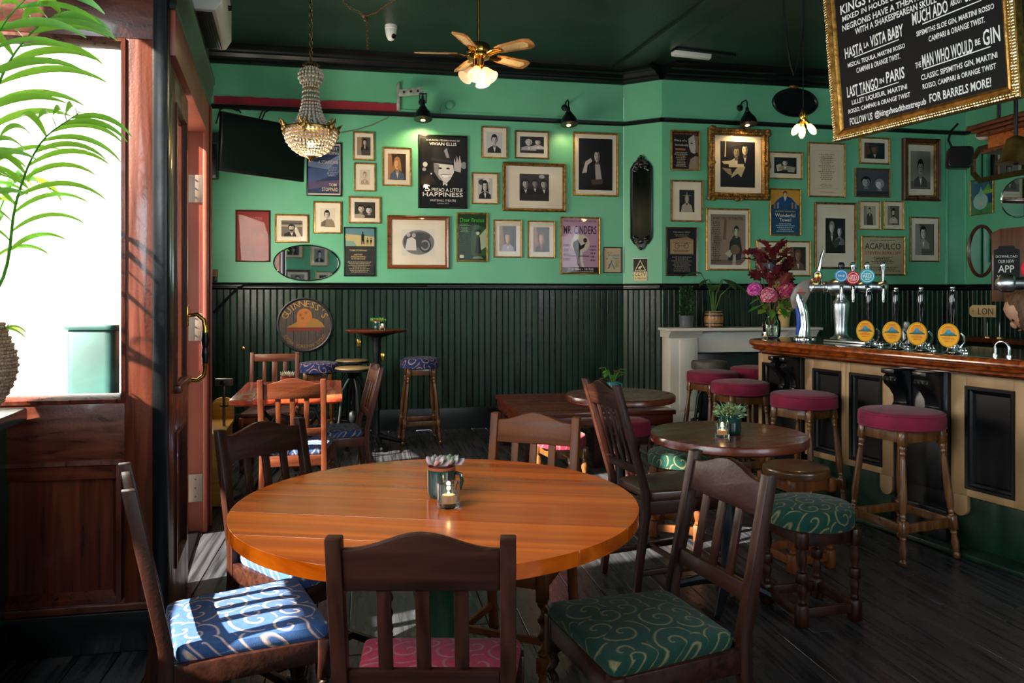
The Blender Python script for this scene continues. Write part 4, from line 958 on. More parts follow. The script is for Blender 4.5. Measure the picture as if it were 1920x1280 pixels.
for (hx, hy, hz), r, cs in heads:
    st = obj('stem', M().tube([(rv.uniform(-.02, .02), rv.uniform(-.02, .02), .02), (hx * .25, hy * .3, .17), (hx * .7, hy * .7, hz - .08), (hx, hy, hz - .02)], .004, 6), stem_m, t)
    m = M(); rr = random.Random(int(r * 1000)); nn = 110
    for i in range(nn):
        zz = 1 - 1.75 * (i + .5) / nn; ph = i * 2.39996; q = math.sqrt(max(0, 1 - zz * zz)); d = Vector((q * math.cos(ph), q * math.sin(ph), zz)); p = Vector((hx, hy, hz)) + d * r * rr.uniform(.9, 1.06)
        u = d.orthogonal().normalized(); v = d.cross(u); a0 = rr.random() * 6; s_ = .0095 * r / .055; mi_ = rr.randrange(2)
        for j in range(4):
            a = a0 + j * math.pi / 2; e = u * math.cos(a) + v * math.sin(a); g = u * -math.sin(a) + v * math.cos(a)
            m.add([p, p + e * s_ * .6 + g * s_ * .5 + d * .002, p + e * s_ * 1.25 + d * .0005, p + e * s_ * .6 - g * s_ * .5 + d * .002], [(0, 1, 2, 3)], mi_)
    obj('flower_head', m, [ink(cs[0], .6), ink(cs[1], .6)], st, smooth=0, kind='stuff')
copper = mottle(base('copper_leaf', '4a1620', .4), '3a1018', '64242a', (12, 12, 12)); leafmat(copper, '8a2a2a', .2)
def leafshape(L, w, lob=0, n=10, curl=.2):               # flat leaf along +x with a slight fold
    m = M(); top = []; bot = []; mid = []
    for i in range(n + 1):
        f = i / n; q = w * math.sin(math.pi * min(1, f * .96 + .02)) ** .8 * (1 - .25 * f)
        if lob: q *= 1 + lob * math.cos(f * 4 * 2 * math.pi)
        z = -curl * L * f * f; mid.append((L * f, 0, z)); top.append((L * f, q, z + q * .25)); bot.append((L * f, -q, z + q * .25))
    return m.sheet([top, mid, bot])
lm = leafshape(.10, .03, .38, 16).v, leafshape(.10, .03, .38, 16).f
first = None
for i in range(46):
    a = rv.random() * 6.28; rad = rv.uniform(.0, .16); hz = rv.uniform(.38, .67); 
    if hz > .52: rad *= .75
    p = Vector((rad * math.cos(a), rad * .6 * math.sin(a), hz)); s_ = rv.uniform(.9, 1.45)
    if first is None: m = M(); m.add(*lm); o = obj('copper_leaf', m, copper, t, smooth=60); first = o.data
    else: o = bpy.data.objects.new('copper_leaf', first); COL.objects.link(o); o.parent = t
    o.location = p; o.rotation_euler = (rv.uniform(-.9, .9), rv.uniform(-1.4, .2), a + rv.uniform(-.6, .6)); o.scale = (s_,) * 3
for i in range(6):
    a = i * 1.05; obj('leaf_stem', M().tube([(0, 0, .03), (.02 * math.cos(a), .02 * math.sin(a), .18), (.08 * math.cos(a), .06 * math.sin(a), .4), (.11 * math.cos(a), .08 * math.sin(a), .58)], .003, 5), copper, t)
first = None
for i in range(14):
    a = rv.random() * 6.28; p = Vector((.09 * math.cos(a), .06 * math.sin(a), rv.uniform(.2, .3)))
    if first is None: m = M(); q = leafshape(.09, .03); m.add(q.v, q.f); o = obj('green_leaf', m, k.leaf, t, smooth=60); first = o.data
    else: o = bpy.data.objects.new('green_leaf', first); COL.objects.link(o); o.parent = t
    o.location = p; o.rotation_euler = (rv.uniform(-.4, .4), rv.uniform(-.3, .7), a)
def candle(label, c, r=.032, h=.07, lit=4.0, loose=1.0):
    t = thing('candle_holder', label, 'candle', c)
    obj('glass_cup', M().lathe([(0, .0), (r * .92, 0), (r, .004), (r, h), (r * .9, h), (r * .88, .018), (0, .014)], 28), k.glass, t, smooth=50)
    w = obj('wax', M().lathe([(0, .015), (r * .62, .015), (r * .62, h * .5), (r * .56, h * .53), (0, h * .5)], 24), k.wax, t, smooth=50)
    obj('flame', M().lathe([(0, 0), (.003, .004), (.0036, .008), (.0015, .010), (0, .012)], 10, (0, 0, h * .5)), k.flame, t)
    l = bpy.data.lights.new('candle_light', 'POINT'); l.energy = lit * .12; l.color = (1, .6, .25); l.shadow_soft_size = .006
    lo = bpy.data.objects.new('candle_light', l); COL.objects.link(lo); lo.parent = t; lo.location = (0, 0, h * .5 + .02); return t
candle('Lit tea light in a small clear glass beside the hydrangea jar', onbar(1434, .02), .022, .05)

# ---- white marble fireplace against the right back wall
FP = thing('fireplace', 'White marble fireplace surround with black opening behind the end of the bar', 'fireplace', (0, 0, 0))
MZ = 1.045
t0 = WB.hit(1258, HY, .26)[0]; t1 = t0 + 1.62; pw = .30
def fpan(name, a, b, z0, z1, o0, o1, mat=k.marble, bevel=.004, par=FP):
    m = M(); m.prism([(a, z0), (b, z0), (b, z1), (a, z1)], WB.pt(0, 0, o0), WB.u, (0, 0, 1), WB.n * (o1 - o0)); return obj(name, m, mat, par, bevel)
fpan('mantel_shelf', t0 - .05, t1 + .05, MZ - .03, MZ, 0.02, .33, k.marble, .008)
m = M(); m.add(*sweep(WB, [(.02, MZ - .03), (.30, MZ - .03), (.29, MZ - .05), (.265, MZ - .07), (.25, MZ - .10), (.02, MZ - .10)], t0 - .02, t0 + pw + .03)); m.add(*sweep(WB, [(.02, MZ - .03), (.30, MZ - .03), (.29, MZ - .05), (.265, MZ - .07), (.25, MZ - .10), (.02, MZ - .10)], t1 - pw - .03, t1 + .02)); obj('capital', m, k.marble, FP, smooth=25, kind='stuff')
for a in (t0, t1 - pw):
    p = fpan('pilaster', a, a + pw, 0, MZ - .1, .02, .24)
    fpan('pilaster_face', a + .10, a + pw - .03, .2, MZ - .12, .24, .252, k.marble, .004, p); fpan('pilaster_base', a - .01, a + pw + .01, 0, .17, .2, .26, k.marble, .006, p)
fpan('frieze', t0 + pw, t1 - pw, MZ - .26, MZ - .03, .02, .18)
fpan('fire_opening', t0 + pw, t1 - pw, 0, MZ - .26, .02, .06, k.black)
fpan('hearth', t0 - .05, t1 + .05, 0, .03, .06, .5, k.black)
# plants on the mantel
def onm(x, off=.17): t, _, q = WB.hit(x, HY, off); return Vector((q.x, q.y, MZ))
def tufts(r, h, n, seed, mat, parent, z0, L=.03, w=.008, name='foliage', cone=0):
    rr = random.Random(seed); m = M()
    for i in range(n):
        a = rr.random() * 6.28; f = rr.random(); q = r * math.sqrt(rr.random()) * (1 - cone * f); p = Vector((q * math.cos(a), q * math.sin(a), z0 + h * f))
        d = Vector((math.cos(a + rr.uniform(-1, 1)), math.sin(a + rr.uniform(-1, 1)), rr.uniform(-.2, 1.1))).normalized(); s_ = d.orthogonal().normalized() * w; e = d.cross(s_).normalized() * w * .5
        m.add([p, p + d * L * .5 + s_ + e, p + d * L, p + d * L * .5 - s_ + e], [(0, 1, 2), (0, 2, 3)])
    return obj(name, m, mat, parent, smooth=0, kind='stuff')
c = onm(1287); t = thing('potted_shrub', 'Small upright dark shrub in a grey pot on the mantelpiece', 'plant', c)
obj('pot', M().lathe([(.062, 0), (.07, .01), (.078, .125), (.072, .125), (.066, .11), (0, .11)], 28), base('grey_glazed_pot', '5c6068', .3, coat=.4), t, smooth=50)
obj('trunk', M().tube([(0, 0, .1), (.005, 0, .25), (0, .005, .4)], .005, 6), k.dark, t)
tufts(.075, .30, 420, 4, k.leaf2, t, .12, .032, .008, cone=.25)
c = onm(1338); t = thing('potted_plant', 'Big leaved green plant in a small wooden barrel pot on the mantelpiece', 'plant', c)
bw_ = wood('barrel_oak', '96693c', 'c0925c', 'Z', .45, .1, 1.2); m = M(); n = 18
for i in range(n):
    a0, a1 = 2 * math.pi * i / n + .01, 2 * math.pi * (i + 1) / n - .01; rows = []
    for r_, z in ((.088, 0), (.098, .04), (.102, .085), (.098, .13), (.088, .17)): rows.append([(r_ * math.cos(a), r_ * math.sin(a), z) for a in (a0, (a0 + a1) / 2, a1)])
    mm = M(); mm.sheet(rows); 
    rows2 = [[(x * .9, y * .9, z) for x, y, z in r_] for r_ in rows]; mm.sheet(rows2, flip=True); mm.add([rows[0][0], rows[0][2], rows2[0][2], rows2[0][0]], [(0, 1, 2, 3)]); mm.add([rows[-1][0], rows[-1][2], rows2[-1][2], rows2[-1][0]], [(3, 2, 1, 0)])
    if i == 0: bar_p = obj('barrel', M().lathe([(0, .004), (.085, .004), (.085, .012), (0, .012)], 24), bw_, t)
    obj('stave', mm, bw_, bar_p, smooth=50)
for z, r_ in ((.012, .093), (.045, .1005), (.125, .1005), (.158, .093)): obj('hoop', M().lathe([(r_, z - .006), (r_ + .003, z - .006), (r_ + .003, z + .006), (r_, z + .006)], 36), k.black, t)
obj('soil', M().lathe([(0, .15), (.085, .15), (0, .155)], 20), base('potting_soil', '2a1c12', .9), t)
for a, L, hz, rot, sc in ((3.25, .13, .56, -.1, 1.3), (3.5, .05, .50, .3, .9), (-.12, .10, .50, .35, 1.5), (-.3, .20, .46, .5, 1.4), (-.9, .10, .50, .3, 1.2), (4.4, .06, .44, .1, 1.1)):
    d = Vector((math.cos(a), math.sin(a), 0)); e = d * L + Vector((0, 0, hz))
    st = obj('stalk', M().tube([d * .01 + Vector((0, 0, .15)), d * L * .35 + Vector((0, 0, .15 + (hz - .15) * .6)), e], [.008, .006, .004], 6), stem_m, t)
    q = leafshape(.17 * sc, .06 * sc, 0, 10, .3); m = M(); m.T = Matrix.Translation(e) @ Matrix.Rotation(a, 4, 'Z') @ Matrix.Rotation(rot, 4, 'Y'); m.add(q.v, q.f); obj('leaf', m, k.leaf2, st, smooth=60)
c = onm(1470, .2); t = thing('flower_pot', 'Tall tapering cream pot with dried stems behind the hydrangeas', 'plant', c)
obj('pot', M().lathe([(.045, 0), (.05, .005), (.068, .16), (.073, .165), (.073, .185), (.066, .185), (.06, .17), (0, .165)], 28), base('cream_glazed_pot', 'c9ab72', .4), t, smooth=50)
tufts(.07, .14, 160, 9, mottle(base('dry_flower', '9a8a4a', .7), '7a6a34', 'b8a05c', (20, 20, 20)), t, .17, .04, .008)
candle('Tea light in a tall amber glass on the mantelpiece behind the jar', onm(1432, .25), .02, .06)
# ---- back counter, stick with sign, hanging LON sign
bk = thing('back_counter', 'Dark back counter running behind the bar under the panelling', 'counter', (0, 0, 0))
def bbox(name, W, a, b, z0, z1, o0, o1, mat, par, bevel=.004):
    m = M(); m.prism([(a, z0), (b, z0), (b, z1), (a, z1)], W.pt(0, 0, o0), W.u, (0, 0, 1), W.n * (o1 - o0)); return obj(name, m, mat, par, bevel)
bbox('cabinet', WC, .30, 4.4, 0, .90, .02, .5, k.black, bk); bbox('counter_top', WC, .28, 4.4, .90, .94, .02, .56, k.tabled, bk)
for i, x in enumerate((1851, 1874)):
    c = WC.hit(x, HY, .3)[2]; c.z = .94
    t = thing('menu_spike', ('Thin steel ticket spike on the back counter, the one closer to the hand pumps', 'Thin steel ticket spike on the back counter below the chalk app board')[i], 'spike', c)
    obj('spike', M().lathe([(.004, .01), (.003, .13), (0, .17)], 8), k.silver, t); obj('base', M().lathe([(.045, 0), (.045, .006), (.01, .012), (.004, .014)], 20), k.brass, t)
# ================================================================ pictures and things on the walls
def wrect(W, x0, y0, x1, y1, off=0):
    a, z1, p = W.hit(x0, y0, off); b, _, q = W.hit(x1, y0, off); ym = (y0 + y1) / 2; xm = (x0 + x1) / 2
    c, zt, r = W.hit(xm, y0, off); _, zb, _ = W.hit(xm, y1, off)
    return (a + b) / 2, (zt + zb) / 2, b - a, zt - zb
GOLD, GOLD2, BLK, WALN = k.gilt, k.gilt2, k.black, k.maho
def picture(label, W, px, items, fr=GOLD, fw=.020, matw=0, dep=.022, cat='picture', rot=0, name='framed_photograph', asp=None, inner=None, mat=None):
    t_, z, w, h = px if px[3] < 5 else wrect(W, *px); c = W.pt(t_, z, .003)
    t = thing(name, label, cat, c, W.a)
    if rot: t.rotation_euler = (0, R(rot), W.a)
    m = M(); m.ring(w, h, [(0, 0), (0, -dep * .75), (fw * .25, -dep), (fw * .55, -dep * .8), (fw * .8, -dep * .85), (fw, -dep * .5), (fw, 0)]); obj('frame', m, fr, t, smooth=30)
    iw, ih = w - 2 * fw, h - 2 * fw
    if inner: m = M(); m.ring(iw + .002, ih + .002, [(0, -.004), (0, -dep * .7), (inner * .6, -dep * .75), (inner, -dep * .4), (inner, -.004)]); obj('inner_moulding', m, k.gilt2, t, smooth=30); iw -= 2 * inner; ih -= 2 * inner
    if matw:
        mw = matw if isinstance(matw, tuple) else (matw, matw)
        obj('mount', M().box((0, -.004, 0), (iw + .004, .006, ih + .004)), mat or k.mat, t)
        pw_, ph_ = iw * (1 - 2 * mw[0]), ih * (1 - 2 * mw[1])
    else: pw_, ph_ = iw + .002, ih + .002; obj('backing', M().box((0, -.003, 0), (iw + .004, .004, ih + .004)), k.black, t)
    a = art(pw_, ph_, items, -.0078); obj('print', a[0], a[1], t, smooth=0)
    m = M(); m.box((0, -.0175, 0), (iw + .002, .0015, ih + .002)); obj('glass_pane', m, k.pane, t)
    return t
# generic monochrome portraits in flat tones: dk ground, hair, skin, shade, cloth, shirt
SEP = dict(bg='4a443c', hair='1c1814', skin='c9bda8', sh='8d8170', cl='2a2520', shirt='d8cebc')
BW = dict(bg='8a8784', hair='161616', skin='cfcac4', sh='8c8782', cl='232324', shirt='e0dcd6')
DKP = dict(bg='141316', hair='0a0a0a', skin='b4aca4', sh='5c5650', cl='1a191c', shirt='cfc9c2')
CLR = dict(bg='3c2a1c', hair='a8793c', skin='d8a880', sh='a87450', cl='4a5a6c', shirt='c8c4bc')
def head(cx, cy, s, p, tilt=0, hat=False, long=False, beard=False):
    sk, h_, sh = p['skin'], p['hair'], p['sh']; r = [('e', cx, cy + .06 * s, .20 * s, .25 * s, h_)]
    if long: r += [('p', [(cx - .21 * s, cy + .08 * s), (cx + .21 * s, cy + .08 * s), (cx + .26 * s, cy - .30 * s), (cx + .1 * s, cy - .22 * s), (cx - .1 * s, cy - .22 * s), (cx - .26 * s, cy - .3 * s)], h_)]
    r += [('p', [(cx - .075 * s, cy - .08 * s), (cx + .075 * s, cy - .08 * s), (cx + .085 * s, cy - .34 * s), (cx - .085 * s, cy - .34 * s)], sh), ('e', cx + tilt * .02, cy - .01 * s, .155 * s, .205 * s, sk),
          ('p', [(cx + .03 * s, cy + .16 * s), (cx + .14 * s, cy + .1 * s), (cx + .15 * s, cy - .06 * s), (cx + .07 * s, cy - .20 * s), (cx + .03 * s, cy - .20 * s), (cx + .06 * s, cy)], sh),
          ('p', [(cx - .155 * s, cy + .06 * s), (cx - .12 * s, cy + .17 * s), (cx, cy + .13 * s), (cx + .13 * s, cy + .17 * s), (cx + .16 * s, cy + .05 * s), (cx + .17 * s, cy + .22 * s), (cx, cy + .31 * s), (cx - .17 * s, cy + .22 * s)], h_)]
    for q in (-1, 1): r += [('e', cx + q * .06 * s, cy + .02 * s, .026 * s, .014 * s, h_), ('p', [(cx + q * .03 * s, cy + .055 * s), (cx + q * .1 * s, cy + .062 * s), (cx + q * .1 * s, cy + .05 * s), (cx + q * .03 * s, cy + .043 * s)], h_)]
    r += [('p', [(cx - .004 * s, cy + .01 * s), (cx + .028 * s, cy - .07 * s), (cx - .012 * s, cy - .07 * s)], sh), ('e', cx, cy - .115 * s, .045 * s, .013 * s, '5a3a34' if p is CLR else h_)]
    if beard: r += [('p', [(cx - .14 * s, cy - .08 * s), (cx - .05 * s, cy - .10 * s), (cx + .05 * s, cy - .1 * s), (cx + .14 * s, cy - .08 * s), (cx + .06 * s, cy - .23 * s), (cx - .06 * s, cy - .23 * s)], h_)]
    if hat: r += [('e', cx, cy + .14 * s, .30 * s, .06 * s, '101012'), ('p', [(cx - .2 * s, cy + .14 * s), (cx + .2 * s, cy + .14 * s), (cx + .24 * s, cy + .46 * s), (cx - .2 * s, cy + .48 * s)], '101012'), ('p', [(cx - .19 * s, cy + .20 * s), (cx + .2 * s, cy + .20 * s), (cx + .2 * s, cy + .15 * s), (cx - .19 * s, cy + .15 * s)], '2c2c30')]
    return r
def bust(cx, cy, s, p, **kw):
    return [('p', [(cx - .42 * s, cy - .62 * s), (cx - .40 * s, cy - .40 * s), (cx - .12 * s, cy - .25 * s), (cx + .12 * s, cy - .25 * s), (cx + .40 * s, cy - .40 * s), (cx + .42 * s, cy - .62 * s)], p['cl']),
            ('p', [(cx - .1 * s, cy - .25 * s), (cx + .1 * s, cy - .25 * s), (cx + .02 * s, cy - .58 * s)], p['shirt'])] + head(cx, cy, s, p, **kw)
def clipy(items):                                       # keep silhouettes inside their print
    out = []
    for it in items:
        if it[0] == 'p': it = ('p', [(min(1, max(0, x)), min(1, max(0, y))) for x, y in it[1]], it[2])
        elif it[0] == 'e':
            _, cx, cy, rx, ry, c = it; pl = [(min(1, max(0, cx + rx * math.cos(.2244 * i))), min(1, max(0, cy + ry * math.sin(.2244 * i)))) for i in range(28)]; it = ('p', pl, c)
        out.append(it)
    return out
def por(p, cx=.5, cy=.58, s=1.0, extra=(), **kw):
    return clipy([('r', 0, 0, 1, 1, p['bg']), ('p', [(0, .0), (.35, 0), (.2, 1), (0, 1)], p['sh'])] + list(extra) + bust(cx, cy, s, p, **kw))
def two(p, a=(.32, .60), b=(.68, .56), s=.72, **kw): return clipy([('r', 0, 0, 1, 1, p['bg'])] + bust(a[0], a[1], s, p, **kw) + bust(b[0], b[1], s, p))
X = WA
picture('Thin wooden frame with a faded red theatre poster nearest the doorway', X, (442, 394, 507, 491), clipy([('r', 0, 0, 1, 1, '8c2f2c'), ('t', 'THEATRE', .5, .86, .6, .06, 'b8645c'), ('t', 'ROYAL', .5, .77, .5, .06, 'b8645c')] + head(.55, .5, .42, dict(CLR, skin='b8705c', hair='5c1c1c', sh='8c4438')) + head(.82, .48, .42, dict(CLR, skin='b8705c', hair='5c1c1c', sh='8c4438')) + [('r', .05, .04, .95, .28, '7c2a26')]), WALN, .016, name='framed_poster')
picture('Gold framed monochrome photo of a man leaning on his hand, above the oval mirror', X, (516, 402, 579, 455), clipy([('r', 0, 0, 1, 1, '6c6258'), ('r', 0, .62, 1, .72, 'a89a84'), ('r', 0, .8, 1, .86, '3c342c')] + bust(.48, .52, .85, SEP, beard=True) + [('p', [(.72, .0), (.62, .35), (.66, .6), (.74, .58), (.82, .3), (.95, 0)], 'cfc2ac')]), GOLD, .016, (.15, .18))
picture('Upright gold framed photo of a curly haired youth with hand to mouth', X, (588, 378, 641, 438), clipy([('r', 0, 0, 1, 1, 'd5c8b2')] + bust(.45, .62, .95, dict(SEP, cl='6a5c4a')) + [('p', [(.3, 0), (.42, .3), (.5, .48), (.72, .46), (.9, .3), (1, 0)], '8c7a64'), ('e', .62, .46, .12, .06, 'c9bda8')]), GOLD, .016, (.2, .17))
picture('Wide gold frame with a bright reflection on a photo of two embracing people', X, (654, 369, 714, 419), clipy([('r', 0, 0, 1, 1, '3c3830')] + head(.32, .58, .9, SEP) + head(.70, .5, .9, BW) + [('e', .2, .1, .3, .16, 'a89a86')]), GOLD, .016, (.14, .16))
picture('Black framed poster with walking silhouettes on a yellow sky over dark text', X, (645, 426, 704, 518), clipy([('r', 0, 0, 1, 1, '2b2d2c'), ('r', 0, .62, 1, 1, 'b8aa78'), ('p', [(0, .88), (1, .82), (1, 1), (0, 1)], '5a8088'), ('p', [(0, .62), (.4, .62), (.3, .72), (0, .74)], '7a9a8c'), ('p', [(.55, .66), (.58, .66), (.6, .74), (.63, .66), (.66, .66), (.65, .8), (.66, .86), (.6, .9), (.55, .86)], '1c1c1c'), ('e', .6, .91, .025, .02, '1c1c1c'), ('p', [(.74, .64), (.77, .72), (.79, .64), (.8, .76), (.73, .76)], '1c1c1c'), ('e', .765, .785, .02, .015, '1c1c1c'), ('p', [(.86, .64), (.89, .72), (.91, .64), (.92, .76), (.85, .76)], '1c1c1c'), ('e', .885, .785, .02, .015, '1c1c1c')]) + [('t', 'TOM STOPPARD', .45, .53, .6, .035, 'c8b078'), ('t', 'ARTIST', .45, .44, .3, .03, 'c8b078'), ('t', 'DESCENDING', .45, .395, .5, .03, 'c8b078'), ('t', 'A STAIRCASE', .45, .35, .48, .03, 'c8b078'), ('lines', .08, .05, .9, .3, 7, '9a9078')], BLK, .012, name='framed_poster')
picture('Black framed blue poster behind the chandelier, lettered with a staircase title', X, (575, 267, 641, 368), clipy([('r', 0, 0, 1, 1, '2c3a5c'), ('p', [(0, .2), (1, .45), (1, .7), (0, .5)], '46587e'), ('p', [(0, .55), (.6, .5), (1, .72), (1, .8), (.5, .62), (0, .66)], '7484a4'), ('p', [(0, .1), (1, .2), (1, .3), (0, .24)], '584a68'), ('r', 0, 0, 1, .03, 'c8b8a4'), ('r', .97, 0, 1, 1, 'c8b8a4'), ('r', 0, .97, 1, 1, 'c8b8a4')]) + [('t', 'ARTIST', .7, .90, .45, .06, 'cfc4b0'), ('t', 'DESCENDING', .6, .82, .7, .06, 'cfc4b0'), ('t', 'A STAIRCASE', .62, .64, .62, .06, 'cfc4b0'), ('lines', .55, .36, .95, .56, 6, '8a94a8'), ('t', 'TOM', .76, .20, .24, .06, 'd8c498'), ('t', 'STOPPARD', .68, .11, .5, .07, 'd8c498')], BLK, .014, name='framed_poster')
picture('Small upright gold framed photo of an old man in a dark coat', X, (662, 248, 702, 301), por(SEP, .58, .72, .7, [('r', 0, .3, .35, 1, '9a8466')]), GOLD, .013, (.14, .15))
picture('Small upright gold frame with a pale pencil sketch below the old man photo', X, (664, 306, 704, 359), clipy([('r', 0, 0, 1, 1, 'cdbfa8')] + bust(.5, .6, .9, dict(SEP, cl='a89880', hair='8c7c68', sh='b0a28c', skin='d0c4ae'))), GOLD, .013, (.22, .2))
picture('Gold framed colour photo of a fair haired woman with lamp glare', X, (717, 277, 771, 349), por(CLR, .52, .60, .95, long=True), GOLD, .016, (.15, .13))
picture('Large black poster of a smiling woman in a top hat', X, (784, 254, 876, 391), clipy([('r', 0, 0, 1, 1, '0d0e10')] + [('e', .12, .60, .05, .035, 'd8d8d8'), ('e', .1, .53, .04, .025, 'a8a8a8'), ('e', .25, .47, .02, .012, 'c8c8c8'), ('e', .95, .60, .06, .05, '8c8c8c')] + [('e', .47, .56, .22, .16, '1a1a1c'), ('p', [(.30, .62), (.72, .60), (.74, .50), (.66, .40), (.58, .34), (.46, .38), (.34, .48)], 'd6d3cf'), ('p', [(.30, .62), (.42, .60), (.40, .46), (.5, .37), (.42, .39), (.31, .5)], '8a8784'), ('e', .44, .55, .04, .013, '1a1a1c'), ('e', .61, .55, .04, .013, '1a1a1c'), ('p', [(.46, .455), (.66, .47), (.60, .425), (.52, .42)], 'f4f2ee'), ('p', [(.44, .46), (.67, .478), (.66, .468), (.46, .452)], '3a3030'), ('p', [(.24, .66), (.78, .62), (.78, .66), (.26, .70)], '2c2c30'), ('p', [(.28, .69), (.74, .66), (.62, .86), (.30, .84)], '1c1c20'), ('p', [(.52, .80), (.58, .84), (.64, .70), (.58, .70)], '8a8a90'), ('p', [(.74, .52), (.88, .50), (.9, .62), (.86, .74), (.83, .64), (.80, .74), (.78, .63), (.74, .70)], 'b8b5b2'), ('p', [(.5, .36), (.6, .33), (.58, .30), (.54, .33), (.5, .30)], 'd8d4d0')]) +
        [('t', 'A MUSICAL CELEBRATION OF', .5, .945, .72, .022, 'e8e4dc'), ('t', 'VIVIAN ELLIS', .5, .895, .58, .042, 'f0ece4'), ('t', 'S', .17, .265, .12, .09, 'f0ece4'), ('t', 'PREAD A LITTLE', .59, .245, .66, .05, 'f0ece4'), ('t', 'HAPPINESS', .5, .18, .86, .06, 'f0ece4'), ('t', 'WHITEHALL THEATRE', .5, .095, .56, .03, 'd8d4cc'), ('t', 'London SW1', .5, .055, .24, .02, 'b8b4ac')], BLK, .014, name='framed_poster')
picture('Small gold framed photo of a dark haired man, left of the pair at the top', X, (902, 238, 951, 297), por(BW, .5, .60, 1.0, [('r', 0, 0, 1, 1, 'c9c6c2')]), GOLD, .014, (.16, .14))
picture('Small wide gold framed photo of a bald man and companion near the rail', X, (965, 246, 1029, 298), clipy([('r', 0, 0, 1, 1, '15141c')] + bust(.36, .62, .75, dict(BW, hair='b8b2ac', cl='a8a4a4')) + bust(.74, .68, .7, dict(BW, cl='c4c0bc'))), GOLD2, .015, (.12, .17))
picture('Small gold framed photo of a woman with flowers in curly hair beside the black poster', X, (884, 324, 934, 383), por(BW, .5, .60, 1.0, [('r', 0, 0, 1, 1, 'bcb8b2'), ('e', .25, .8, .2, .14, '3a3a3a'), ('e', .6, .9, .2, .1, 'e4e0dc')], long=True), GOLD, .014, (.2, .14))
picture('Broad carved gold frame with a wide cream mount round a photo of three men', X, (942, 306, 1060, 397), clipy([('r', 0, 0, 1, 1, '2c2724')] + bust(.2, .62, .62, DKP) + bust(.52, .64, .55, dict(DKP, skin='8c847c')) + bust(.82, .62, .6, DKP) + [('e', .75, .9, .1, .07, 'a8a098')]), GOLD2, .035, (.24, .18), .035)
picture('Tall gold frame with a dark photo of a thoughtful man resting on his fist', X, (1074, 249, 1158, 368), clipy([('r', 0, 0, 1, 1, '0c0b10')] + [('p', [(.1, .32), (.2, .55), (.36, .62), (.4, .56), (.26, .48), (.24, .34)], 'b8b0a8')] + bust(.54, .66, .52, dict(DKP, shirt='b8b0a6')) + [('p', [(.48, .5), (.62, .5), (.68, .22), (.5, .2)], 'a8a098'), ('p', [(.36, .2), (.72, .22), (.7, .12), (.4, .1)], '4a3c34')]), GOLD, .02, (.09, .07))
picture('Thick brown wooden frame with an oval vintage photo of a motor car', X, (726, 405, 842, 504), clipy([('r', 0, 0, 1, 1, 'd9d2c4'), ('e', .5, .5, .48, .46, '6c6862'), ('e', .3, .55, .24, .3, '3a3835'), ('e', .55, .72, .3, .16, '2c2a28'), ('p', [(.1, .2), (.16, .62), (.3, .7), (.42, .6), (.44, .2)], 'd0cbc2'), ('e', .2, .78, .06, .08, 'b0a89c'), ('e', .36, .76, .06, .08, 'a89f94'), ('e', .7, .4, .19, .27, '1a1918'), ('e', .7, .4, .14, .2, '8c8880'), ('e', .7, .4, .1, .14, '2c2a28'), ('p', [(.45, .3), (.6, .34), (.6, .6), (.5, .66)], '2c2a28'), ('r', .68, .6, .71, .9, '4a4844')]), wood('carved_brown_frame', '5a2c10', '8c4c1c', 'X', .35, .3), .042, (.19, .2), .035)
picture('Gold framed green poster lettered with a play title beside the vintage car photo', X, (856, 399, 914, 491), clipy([('r', 0, 0, 1, 1, '1d3a1c'), ('p', [(.45, .1), (1, .1), (1, .7), (.6, .8), (.45, .6)], '33552c'), ('p', [(.70, .5), (1, .7), (1, .3), (.8, .22)], 'a8bc98'), ('p', [(.60, .15), (.66, .5), (.72, .56), (.78, .5), (.82, .15)], '1c241a'), ('e', .7, .60, .06, .05, 'b8c4a4'), ('p', [(.58, .62), (.82, .62), (.76, .68), (.64, .68)], '121812')]) + [('t', 'Dear Brutus', .5, .875, .86, .085, '49b53c'), ('lines', .06, .6, .4, .8, 6, '5c8c50'), ('lines', .45, .04, .95, .09, 2, 'a8b8a0'), ('r', .06, .05, .2, .12, 'c8d0c0')], GOLD, .016, name='framed_poster')
picture('Small gold framed colour portrait with amber glare, closer to the green poster', X, (925, 412, 978, 483), por(dict(CLR, bg='2c2c24', cl='9a90a8', sh='8c6a50', hair='5c4a34'), .5, .52, .9), GOLD, .015, (.17, .14))
picture('Small gold framed colour portrait with amber glare, closer to the pink poster', X, (989, 414, 1040, 484), por(dict(CLR, bg='3c2c20', cl='23202a', sh='9a7058', hair='6c5034', shirt='b8786c'), .5, .54, .9, long=True), GOLD, .015, (.17, .14))
picture('Gold framed pink theatre poster with a dancing figure and black lettering', X, (1050, 407, 1124, 514), clipy([('r', 0, 0, 1, 1, 'b890a8'), ('e', .5, .54, .26, .17, 'cfc4b0'), ('e', .38, .66, .06, .05, 'd8d0c4'), ('e', .64, .60, .055, .045, '3c2c34'), ('p', [(.32, .56), (.44, .62), (.52, .5), (.66, .55), (.6, .46), (.5, .42), (.46, .2), (.5, .1), (.42, .14), (.4, .3), (.3, .5)], '1c181c'), ('p', [(.50, .42), (.56, .4), (.58, .2), (.62, .08), (.54, .12), (.5, .24)], 'd8d0c4'), ('r', .2, .30, .75, .315, '1c181c'), ('r', .0, .0, 1, .10, '1c181c')]) + [('t', "THE KING'S HEAD THEATRE", .5, .955, .9, .045, '4a3840'), ('t', 'MR. CINDERS', .5, .79, .9, .15, '201820'), ('lines', .03, .2, .22, .55, 4, '6c4c60'), ('lines', .74, .2, .97, .52, 5, '6c4c60'), ('t', '21st Dec - 16 Feb', .52, .068, .7, .042, 'e8dccc'), ('lines', .05, .01, .95, .035, 1, 'b8a8a0')], GOLD, .018, name='framed_poster')
